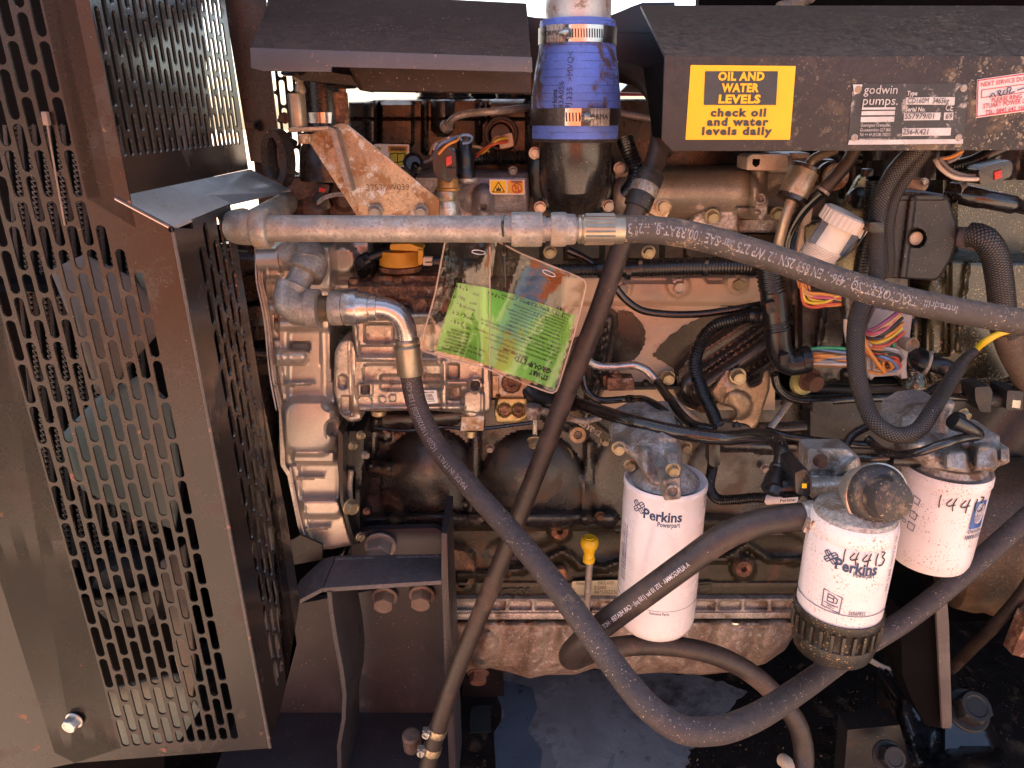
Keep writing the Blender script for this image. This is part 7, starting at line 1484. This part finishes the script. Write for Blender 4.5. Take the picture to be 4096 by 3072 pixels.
# main black junction conduit
jc = empty('wiring_junction', 'thick black plastic wiring junction elbow left of the coloured wires', 'junction', (3120, 1440, .84))
b = new(); tube(b, [(3075, 1060, .85), (3084, 1140, .848), (3096, 1180, .846)], 52, 22, rib=.10, pitch=15); tube(b, [(3104, 1290, .842), (3110, 1325, .84)], 54, 22, rib=.10, pitch=15); part('corrugation', b, m_cond, jc, ang=180, kind='stuff')
b = new(); tube(b, [(3092, 1170, .846), (3106, 1300, .842), (3118, 1400, .84), (3150, 1452, .838), (3220, 1445, .836)], 50, 24); prism(b, rnd([(3062, 1215), (3100, 1206), (3106, 1250), (3068, 1256)], 5), .82, .01, bev=2); prism(b, rnd([(3120, 1425), (3160, 1415), (3168, 1450), (3124, 1464)], 5), .81, .01, bev=2); lathe(b, W(3200, 1440, .836), (1, 0, .12), [(0, .0150), (.004, .0160), (.010, .0160), (.010, .0135)], 26); part('elbow', b, m_blk, jc, kind='stuff')
b = new(); tube(b, [(3000, 1262, .868), (3090, 1262, .86)], 28, 18, step=40); lathe(b, W(3010, 1262, .866), (1, 0, 0), [(0, .008), (0, .0105), (.006, .0105), (.006, .008)], 20); part('side_branch', b, m_blk, jc, kind='stuff')
wb = empty('coloured_wire_bundle', 'bundle of orange, green, blue and tan wires fanning from the junction elbow into the plug', 'wires', (3400, 1420, .83))
q = random.Random(4)
cols = ['g', 'u', 'n', 'o', 't', 'u', 'o', 's', 'w', 'n']
for i, c in enumerate(cols):
    y0 = 1405+i*6.5; pts = [(3215, y0, .836-.001*(i % 3))]
    for k in range(1, 5): pts.append((3215+k*50, y0-8*math.sin(k*.8+i)*(1 if i < 2 else .3)-6+i*.5, .832-.002*((i*3+k) % 4)))
    pts += [(3450+q.uniform(-5, 10), 1400+i*6, .83)]
    wire(wb, c, pts, 6.5)
gw = empty('plug_wire_loops', 'loops of red, yellow, orange and black wires curling into the grey plug shell', 'wires', (3520, 1450, .83))
fan_ = [('v', 3440, 1330, 3600, 1240), ('t', 3450, 1335, 3604, 1250), ('y', 3450, 1340, 3600, 1262), ('w', 3452, 1345, 3590, 1280), ('k', 3455, 1350, 3610, 1272), ('o', 3455, 1356, 3612, 1292), ('y', 3458, 1362, 3606, 1312), ('r', 3460, 1375, 3616, 1330), ('k', 3450, 1345, 3598, 1296), ('p', 3448, 1332, 3606, 1246)]
for i, (c, x0, y0, x1, y1) in enumerate(fan_): wire(gw, c, [(x0, y0, .835), ((x0*2+x1)/3, (y0*2+y1)/3+16+i*1.5, .826-.001*i), ((x0+2*x1)/3, (y0+2*y1)/3+12+i*2, .824), (x1, y1, .835)], 7)
loops = [('w', 3590, 1430), ('s', 3600, 1440), ('o', 3560, 1476), ('k', 3580, 1440), ('n', 3575, 1446), ('r', 3584, 1456), ('k', 3592, 1448), ('u', 3580, 1480), ('o', 3530, 1490), ('r', 3590, 1474), ('n', 3560, 1460)]
for i, (c, x, y) in enumerate(loops): wire(gw, c, [(3448, 1335+i*7, .833), (3480+i*3, 1380+i*6, .825), (3530, 1392+i*5, .822-.001*(i % 4)), (x, y-26, .824), (x+8, y-4, .828), (x-14, y+4, .832), (x-60, y-6, .838)], 7)
wire(gw, 'o', [(3450, 1330, .832), (3466, 1385, .82), (3500, 1440, .818), (3540, 1492, .826)], 8); wire(gw, 'g', [(3566, 1362, .833), (3576, 1375, .828), (3566, 1392, .83)], 7)
bp_ = empty('grey_plug_shell', 'open grey-mauve plastic plug shell behind the wire loops', 'plug', (3560, 1520, .86))
b = new(); relief(b, [(3500, 1228), (3650, 1256), (3625, 1470), (3630, 1512), (3606, 1516), (3600, 1500), (3496, 1508), (3484, 1522), (3462, 1490), (3466, 1300)], .86, [('B', 3490, 1400, 3600, 1490, .004, 8), ('C', 3590, 1340, 8, .004, 4)], 6, 5, .002, .02)
part('shell', b, M('mauve_grey_plastic', (.36, .28, .28), .45, 0, .12, 30, dust=.1), bp_)
b = new(); lathe(b, (3618, 1372, .855), (.1, -1, .1), [(0, .0075), (.016, .0085), (.0165, .0080), (.006, .0065), (.006, .0001)], 24); part('socket', b, m_cream, bp_)
b = new(); prism(b, [(3420, 1190), (3505, 1215), (3495, 1300), (3440, 1310)], .868, .01, bev=2); part('violet_block', b, M('dark_violet_plastic', (.03, .02, .08), .4), bp_)
uw = empty('upper_wire_loops', 'orange, red and yellow wires curving out beneath the printed hose', 'wires', (3260, 1220, .84))
for i, (c, y) in enumerate((('o', 1130), ('r', 1225), ('y', 1210), ('t', 1185), ('o', 1175), ('p', 1190), ('y', 1200), ('k', 1195), ('r', 1218), ('o', 1222))):
    wire(uw, c, [(3190+i*4, 1110, .85), (3200+i*4, 1150, .845), (3216+i*4, y-6, .84), (3290, y, .836-.001*(i % 3)), (3362, 1165+i*6, .842)], 6.5)
bm = empty('moulded_boot', 'short brown-black moulded boot with white leads below the printed hose', 'boot', (3395, 1260, .84))
b = new(); tube(b, [(3400, 1165, .845), (3400, 1250, .842), (3394, 1280, .84)], 40, 18, rf=lambda t: 1 if t < .7 else .8); part('boot', b, m_dkbr, bm); 
b = new(); tube(b, [(3385, 1270, .84), (3384, 1310, .842), (3392, 1370, .845)], 10, 8); part('lead', b, wm('w'), bm)
b = new(); tube(b, [(3400, 1275, .838), (3396, 1330, .84), (3400, 1370, .845)], 10, 8); part('lead', b, wm('w'), bm)
# backing of the wire area
b = new(); relief(b, rnd([(3160, 1100), (3640, 1100), (3640, 1240), (3480, 1520), (3260, 1540), (3180, 1440)], 10), .90, [('L', 3300, 1200, 3270, 1400, 14, .01), ('B', 3200, 1140, 3380, 1400, .012, 20), ('D', 3420, 1500, 60, 30, .01)], 10, 8, .005, .03)
solo('ecu_side_bracket', b, m_rock, 'dark brown-black bracket casting behind the coloured wires', 'bracket')
# braided looms
lb_ = empty('braided_loop', 'black braided cable sleeve hanging in a long loop in front of the wires', 'cable', (3560, 1760, .78), 'braided cable looms')
b = new(); tube(b, [(3672, 590, .80), (3620, 640, .80), (3570, 700, .80), (3530, 780, .80), (3510, 870, .80), (3506, 960, .80), (3512, 1060, .79), (3500, 1130, .78), (3462, 1190, .755), (3432, 1260, .74), (3422, 1370, .72), (3428, 1487, .70), (3456, 1600, .68), (3500, 1690, .66), (3580, 1740, .65), (3664, 1725, .65), (3730, 1640, .665), (3790, 1540, .70), (3836, 1470, .72)], 35, 22, rf=lambda t: 1 if t < .45 else 1.0-.15*(t-.45)/.55*1.4); part('braided_sleeve', b, m_braid, lb_, ang=60)
b = new(); tube(b, [(3826, 1484, .718), (3860, 1442, .73), (3896, 1408, .74)], 30, 16, rf=lambda t: 1-.3*t); part('heat_shrink', b, m_dkbr, lb_)
for dy in (0, 10): b = new(); tube(b, [(3890, 1415, .740), (3935, 1365+dy, .765), (3990, 1335+dy*.6, .77), (4050, 1322, .775)], 10, 10); part('yellow_wire', b, m_ycap, lb_)
l2 = empty('second_braided_loom', 'second braided loom lying against the first, running down past the white cap', 'cable', (3560, 1080, .82), 'braided cable looms')
b = new(); tube(b, [(3700, 600, .815), (3640, 680, .815), (3580, 770, .812), (3552, 860, .81), (3545, 940, .812), (3550, 1040, .815), (3545, 1100, .82)], 30, 20); part('braided_sleeve', b, m_braid, l2, ang=60)
b = new(); prism(b, rnd([(3478, 890), (3536, 890), (3536, 930), (3480, 930)], 4), .775, .02, bev=3); part('clip', b, m_blk, l2)
l3 = empty('thick_braided_cable', 'thick braided cable with grey boot bending down at the right edge', 'cable', (4000, 1240, .82), 'braided cable looms')
b = new(); tube(b, [(3880, 940, .83), (3930, 950, .82), (3975, 1010, .815), (3995, 1100, .815), (4012, 1240, .82), (4030, 1330, .83)], 50, 24); part('braided_sleeve', b, m_braid, l3, ang=60)
b = new(); tube(b, [(3828, 945, .85), (3860, 950, .84), (3915, 958, .825)], 45, 20, rf=lambda t: .85+.2*t); part('grey_boot', b, M('grey_rubber_boot', (.17, .12, .11), .55, 0, .2, 30, dust=.2), l3)
b = new(); tube(b, [(4020, 1310, .83), (4050, 1400, .84), (4100, 1500, .85), (4140, 1620, .86)], 52, 20); part('taped_end', b, M('brown_cloth_tape', (.12, .08, .055), .7, 0, .3, 40, bump=(80, .6, .002)), l3)
# vertical corrugated conduit + connector
vc = empty('vertical_conduit', 'upright black corrugated conduit left of the braided looms', 'conduit', (3470, 1120, .84))
b = new(); tube(b, [(3500, 720, .85), (3492, 820, .85), (3478, 920, .85), (3458, 1020, .85), (3440, 1130, .85)], 37, 18, rib=.13, pitch=12); part('conduit', b, m_cond, vc, ang=180)
b = new(); tube(b, [(3512, 650, .855), (3506, 712, .85)], 40, 20, step=20); box(b, W(3468, 690, .835), .010, .01, .008, bev=.001); part('connector', b, m_blk, vc, kind='stuff')
# white round cap connector
wc_ = empty('white_diagnostic_cap', 'off-white round connector with ribbed screw cap tilted among the looms', 'connector', (3290, 1040, .79))
pa, pb = W(3378, 862, .80), W(3285, 1030, .80); ax = (pb-pa).normalized(); k = mp(3330, 950, .79)
ax = (ax+Vector((0, .18, 0))).normalized()
b = new(); lathe(b, pa, ax, [(-14*k, 30*k), (-14*k, 76*k), (-8*k, 84*k), (44*k, 84*k), (46*k, 76*k)], 40); wcap = part('screw_cap', b, m_cap, wc_)
b = new(); a_, u_, v_ = basis(ax)
for i in range(26):
    t = i*2*math.pi/26; p = pa+(u_*math.cos(t)+v_*math.sin(t))*84*k; tube(b, [p-ax*8*k, p+ax*42*k], 4*k, 5, metric=True, step=.01)
part('grip_rib', b, m_cap, wcap, kind='stuff')
pr = [(40*k, 66*k), (140*k, 68*k)]
b = new(); lathe(b, pa, ax, pr+[(141*k, 74*k), (144*k, 74*k)]+sum([[((146+i*9)*k, 70*k), ((150+i*9)*k, 76*k)] for i in range(6)], [])+[(204*k, 70*k), (206*k, 60*k)], 40); part('threaded_body', b, m_cap, wc_, ang=25)
b = new(); o = pa+ax*95*k-u_*0; fr_v = Vector((0, -1, 0)); fr_v = (fr_v-ax*fr_v.dot(ax)).normalized(); sd_ = ax.cross(fr_v)
for s in (-1, 1):
    c = o+sd_*s*62*k+fr_v*34*k; box(b, c, 46*k, 8*k, 96*k, Matrix((sd_, fr_v, ax)).transposed(), .0006)
part('blue_tape_tab', b, M('dark_blue_tape', (.06, .075, .11), .35, 0, .3, 30), wc_, kind='stuff')
b = new(); box(b, pa+sd_*-96*k+ax*26*k, 40*k, 30*k, 60*k, Matrix((sd_, fr_v, ax)).transposed(), .002); part('lug', b, m_cap, wc_)
b = new(); tube(b, [pa-sd_*100*k+fr_v*20*k, pa-sd_*92*k+ax*80*k+fr_v*50*k, pa-sd_*60*k+ax*170*k+fr_v*40*k, pa-sd_*0*k+ax*200*k+fr_v*20*k], .0012, 6, metric=True, step=.006); part('black_strap', b, m_blk, wc_)
gz = empty('speckled_metal_bracket', 'olive-silver metal bracket behind the white cap', 'bracket', (3420, 900, .90))
b = new(); relief(b, rnd([(3360, 840), (3440, 700), (3500, 690), (3500, 900), (3480, 1110), (3240, 1080), (3215, 960), (3220, 900), (3300, 880)], 16), .89, [('C', 3430, 800, 40, .004, 8)], 8, 8, .004, .006); part('plate', b, M('olive_silver_steel', (.26, .22, .13), .35, .6, .3, 20, dirt=((.10, .08, .05), .52, .75, 24)), gz)
b = new(); lathe(b, (3434, 792, .884), (0, -1, .1), [(0, .0125), (.002, .0125), (.003, .010), (.003, .0001)], 24); box(b, W(3440, 795, .880), .007, .003, .008, bev=.0006); part('black_rivet', b, m_blk, gz, kind='stuff')
gp = empty('grey_backing_strip', 'pale grey upright strip behind the white cap connector', 'strip', (3210, 1100, .90))
b = new(); prism(b, [(3225, 820), (3260, 800), (3240, 900), (3205, 1010), (3200, 1110), (3185, 1110), (3190, 980)], .895, .006, bev=3); part('strip', b, m_cream, gp)
# pipes upper right
hxp = empty('hex_pipe_damper', 'olive-gold hexagonal pipe damper under the right cover', 'fitting', (3190, 790, .84))
pa, pb = W(3222, 672, .85), W(3168, 790, .845); b = new(); hexn(b, pa, pb-pa, 62*mp(3190, 730, .85), (pb-pa).length, .04, .2); part('hex_body', b, m_goldz, hxp)
b = new(); lathe(b, pb-(pb-pa).normalized()*.002, pb-pa, [(0, .0165), (.005, .0165), (.006, .015), (.006, .001)], 6 if False else 24); part('rubber_end', b, m_dkbr, hxp)
b = new(); lathe(b, pa+(pb-pa).normalized()*.003, pa-pb, [(0, .0165), (.004, .0168), (.005, .015), (.005, .001)], 24); part('top_end', b, m_dkbr, hxp)
b = new(); tube(b, [(3340, 600, .87), (3290, 618, .86), (3250, 640, .852), (3222, 676, .85)], 19, 14); part('upper_pipe', b, m_brass if False else m_goldz, hxp)
b = new(); tube(b, [(3166, 800, .845), (3140, 880, .845), (3112, 990, .85), (3106, 1050, .855)], 22, 14); part('lower_pipe', b, m_goldz, hxp)
dp_ = empty('dark_drain_hose', 'dark rubber hose crossing in front of the rusty round plug under the right cover', 'hose', (3200, 1000, .86))
b = new(); tube(b, [(3420, 596, .84), (3390, 650, .84), (3340, 710, .84), (3290, 765, .842)], 27, 16); part('brown_hose', b, m_rub2, dp_)
b = new(); lathe(b, W(3296, 758, .842), W(3270, 790, .843)-W(3296, 758, .842), [(0, .005), (0, .0085), (.003, .0085), (.003, .005)], 20); part('steel_ring', b, m_steel, dp_)
b = new(); tube(b, [(3285, 770, .842), (3240, 810, .848), (3190, 870, .855), (3150, 950, .86), (3140, 1060, .865)], 22, 16); part('black_hose', b, m_nylon, dp_)
rpg = empty('rusty_round_plug', 'round rusty plug with olive rim under the right cover', 'plug', (3330, 760, .90))
b = new(); lathe(b, (3316, 708, .91), (.05, -1, .1), [(0, .018), (.006, .018), (.006, .014)], 28); part('olive_rim', b, m_cap2, rpg); b = new(); lathe(b, (3338, 708, .90), (.05, -1, .1), [(0, .0155), (.004, .0155), (.005, .0145), (.004, .010), (.005, .009), (.005, .0001)], 30); part('plug', b, m_gold, rpg)
rbt = empty('rusty_mounting_bolt', 'big rusty bolt with yellow washer under the wiring junction', 'bolt', (3240, 1570, .86))
b = new(); k = mp(3230, 1520, .87); lathe(b, (3205, 1522, .885), (.3, -1, .05), [(0, 56*k), (.004, 58*k), (.008, 54*k), (.008, 30*k)], 28); part('yellow_washer', b, m_cap if False else M('pale_yellow_rubber', (.5, .42, .14), .5, 0, .2, 30), rbt)
bolt(rbt, 3238, 1518, .865, 66, b_rust, (.1, .25))
# plug with red lock and wires, upper right
rl = empty('red_lock_connector', 'brown-black plug with red lock under the right cover at the right edge', 'connector', (3990, 720, .84))
b = new(); prism(b, rnd([(3915, 680), (3935, 664), (4040, 640), (4052, 660), (4044, 706), (4000, 724), (3920, 738)], 6), .83, .03, bev=5); part('plug', b, m_dkbr, rl); b = new(); prism(b, [(3978, 688), (4008, 678), (4010, 710), (3980, 720)], .828, .004, bev=2); part('red_lock', b, m_red, rl)
wire(rl, 'w', [(3740, 636, .84), (3760, 670, .835), (3810, 706, .83), (3870, 716, .83), (3945, 714, .835)], 9); wire(rl, 's', [(3760, 640, .845), (3800, 680, .84), (3860, 702, .838), (3945, 702, .838)], 9); wire(rl, 'o', [(3760, 636, .85), (3800, 630, .85), (3850, 604, .85)], 8); wire(rl, 's', [(3790, 650, .85), (3830, 630, .85), (3850, 600, .855)], 8)
pipe('right_corrugated_conduit', 'brown-black corrugated conduit tucked under the right cover near the red lock', [(3800, 668, .87), (3880, 650, .87), (3960, 612, .88), (4010, 590, .89)], 26, m_cond, 'conduit', rib=.14, pitch=10)
pipe('under_cover_conduit', 'short dark corrugated conduit just below the cover centre right', [(3300, 600, .90), (3370, 625, .90), (3440, 640, .90)], 24, m_cond, 'conduit', rib=.14, pitch=9)
pe = empty('plastic_hose_elbow', 'glossy black plastic hose elbow with grey ring entering from the right edge', 'hose', (3900, 800, .85))
b = new(); tube(b, [(3792, 768, .87), (3840, 776, .86), (3900, 790, .85), (3960, 800, .845), (4020, 812, .845), (4180, 850, .86)], 36, 20, rf=lambda t: 1.1 if t < .3 else (1 if t < .6 else .75)); part('hose', b, m_nylon, pe); b = new(); lathe(b, W(3824, 770, .862), (1, -.1, -.1), [(0, .008), (0, .0128), (.006, .0130), (.006, .008)], 26); part('grey_ring', b, m_steel, pe)
# behind the plugs: dark engine area under the right cover
b = new(); relief(b, [(3380, 590), (4300, 590), (4300, 720), (3700, 720), (3560, 760), (3380, 800)], .96, [('S', 10, 160, .01)], 14, 0, 0, .02); solo('rear_harness_tray', b, m_rock, 'dark tray behind the wires directly under the right cover', 'tray')
# fuel lines lower right
fl1 = empty('long_black_fuel_pipe', 'long level black fuel pipe with a square plastic connector at the right edge', 'pipe', (3500, 1590, .85))
b = new(); tube(b, [(3098, 1500, .87), (3112, 1550, .87), (3160, 1590, .87), (3260, 1604, .87), (3450, 1594, .87), (3700, 1588, .87), (3900, 1590, .87), (3960, 1592, .865)], 17, 14); part('pipe', b, m_nylon, fl1)
b = new(); prism(b, rnd([(3900, 1550), (3960, 1545), (3970, 1570), (3962, 1650), (3920, 1646), (3902, 1600)], 5), .845, .03, bev=4); tube(b, [(3950, 1598, .86), (4040, 1602, .86)], 30, 18, step=30); prism(b, rnd([(4030, 1562), (4094, 1566), (4090, 1642), (4024, 1638)], 6), .842, .035, bev=5); part('connector', b, m_blkm, fl1, kind='stuff')
b = new(); prism(b, [(4052, 1600), (4084, 1603), (4080, 1634), (4048, 1630)], .8415, .002); part('pale_window', b, M('pale_plastic_window', (.62, .55, .40), .4), fl1)
pipe('upper_grey_pipe', 'dull brown metal pipe just above the long black fuel pipe', [(3130, 1620, .90), (3170, 1572, .895), (3230, 1560, .89), (3400, 1558, .89), (3700, 1548, .89)], 13, m_rub2)
pipe('left_diagonal_pipe', 'grey pipe slanting down behind the bronze bracket', [(3170, 1590, .90), (3120, 1660, .89), (3060, 1740, .88)], 14, m_steel)
fl2 = empty('crossing_fuel_line', 'black fuel line looping down from the right elbow around to the right filter mount', 'pipe', (3500, 1800, .78))
b = new(); tube(b, [(3810, 1510, .80), (3760, 1540, .79), (3680, 1590, .76), (3580, 1650, .74), (3470, 1705, .73), (3405, 1745, .72), (3384, 1790, .71), (3410, 1825, .70), (3480, 1832, .69), (3560, 1830, .685), (3640, 1836, .68)], 17, 14); part('line', b, m_nylon, fl2)
b = new(); lathe(b, W(3640, 1836, .68), (1, 0, 0), [(-.02, .005), (-.02, .0075), (0, .0078), (.004, .009), (.009, .009), (.009, .005)], 20); part('end_fitting', b, m_blk, fl2)
b = new(); tube(b, [(3810, 1512, .80), (3800, 1480, .80), (3770, 1466, .80), (3716, 1452, .81)], 34, 20); tube(b, [(3672, 1432, .83), (3700, 1450, .815), (3730, 1458, .81)], 44, 20); part('plastic_elbow', b, m_blk, fl2, kind='stuff')
b = new(); lathe(b, W(3700, 1450, .812), (1, -.3, -.2), [(0, .011), (0, .0145), (.003, .0145), (.003, .011)], 24); part('grey_ring', b, m_steel, fl2)
fl3 = empty('filter_return_line', 'ribbed black fuel line from the top right elbow curling under the braided loop', 'pipe', (3700, 1800, .74))
b = new(); tube(b, [(3910, 1745, .65), (3840, 1756, .640), (3760, 1780, .63), (3680, 1808, .635), (3600, 1818, .65), (3540, 1808, .665), (3496, 1780, .69), (3470, 1755, .70)], 18, 14); part('line', b, m_nylon, fl3)
b = new(); tube(b, [(3810, 1680, .645), (3840, 1695, .645), (3880, 1715, .645), (3915, 1738, .65), (3906, 1752, .65)], 30, 18, rf=lambda t: 1.1-.45*t); lathe(b, W(3816, 1682, .66), (1, -.1, -.3), [(0, .006), (0, .0095), (.006, .0095), (.006, .006)], 20); part('elbow', b, m_blk, fl3, kind='stuff')
pipe('middle_black_line', 'black fuel line running level into the braided loop from the thick pipe', [(3060, 1722, .86), (3150, 1745, .85), (3300, 1768, .84), (3420, 1778, .83), (3500, 1782, .82)], 17, m_nylon)
b = new(); relief(b, rnd([(3230, 1600), (3610, 1590), (3600, 1700), (3580, 1800), (3440, 1830), (3230, 1800)], 8), .93, [('G', 3400, 1700, 100, 60, .004)], 12, 6, .004, .02); solo('dark_side_plate', b, m_dark, 'dark grimy plate behind the fuel lines, left of the right filter mount', 'plate')
b = new(); tube(b, [(3030, 1710, .92), (3120, 1712, .92), (3220, 1706, .92)], 24, 16, step=40); solo('brown_pipe_stub', b, m_dkbr, 'brown pipe stub between the bronze bracket and dark side plate', 'pipe')
b = new(); prism(b, rnd([(3250, 1608), (3330, 1604), (3335, 1640), (3330, 1660), (3290, 1668), (3250, 1650)], 8), .86, .02, bev=4); solo('pipe_clip', b, m_blkm, 'black plastic pipe clip hanging under the long level fuel pipe', 'clip')
b = new(); relief(b, rnd([(3300, 1540), (4300, 1530), (4300, 2100), (3950, 2100), (3600, 2000), (3300, 1900)], 8), 1.02, [('S', 40, 300, .01)], 20, 0, 0, .02); solo('bell_housing_wall', b, m_dark, 'deep dark engine wall seen behind the right filter', 'wall')
# rear closing panels of the enclosure, seen only as darkness between parts
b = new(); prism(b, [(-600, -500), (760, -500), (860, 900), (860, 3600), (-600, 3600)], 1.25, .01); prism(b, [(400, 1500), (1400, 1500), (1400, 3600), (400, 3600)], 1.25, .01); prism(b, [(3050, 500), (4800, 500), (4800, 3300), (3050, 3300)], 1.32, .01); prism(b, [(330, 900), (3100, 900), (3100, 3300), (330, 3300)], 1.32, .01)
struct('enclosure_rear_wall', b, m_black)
# ================================================================ surroundings
b = new()
for x0, x1, y0, y1 in ((-60, 60, -60, 90),):
    vs = [b.verts.new(p) for p in ((x0, y0, 0), (x1, y0, 0), (x1, y1, 0), (x0, y1, 0))]; b.faces.new(vs)
struct('ground', b, M('dusty_yard_ground', (.51, .37, .27), .9, 0, .15, 2, bump=(30, .4, .01)))
# roof of the enclosure above the open bay
b = new(); box(b, Vector((0, 1.30, CZ+.48)), 2.6, .98, .004); struct('enclosure_roof', b, m_guard)
b = new(); box(b, Vector((-1.28, 1.1, CZ-.4)), .004, 1.2, 1.7); box(b, Vector((1.28, 1.1, CZ-.4)), .004, 1.2, 1.7); struct('enclosure_end_wall', b, m_guard)
# added unseen container behind the viewer, for warm orange reflections
b = new(); 
for i in range(16): box(b, Vector((-1.6+i*.2, -3.4, 1.15)), .10, .06, 2.2)
box(b, Vector((-.1, -3.46, 1.2)), 3.3, .1, 2.4)
o = solo('orange_reflector', b, M('orange_reflector_paint', (.50, .14, .05), .45, 0, .12, 2), 'added unseen orange corrugated container across the yard behind the viewer', 'reflector')
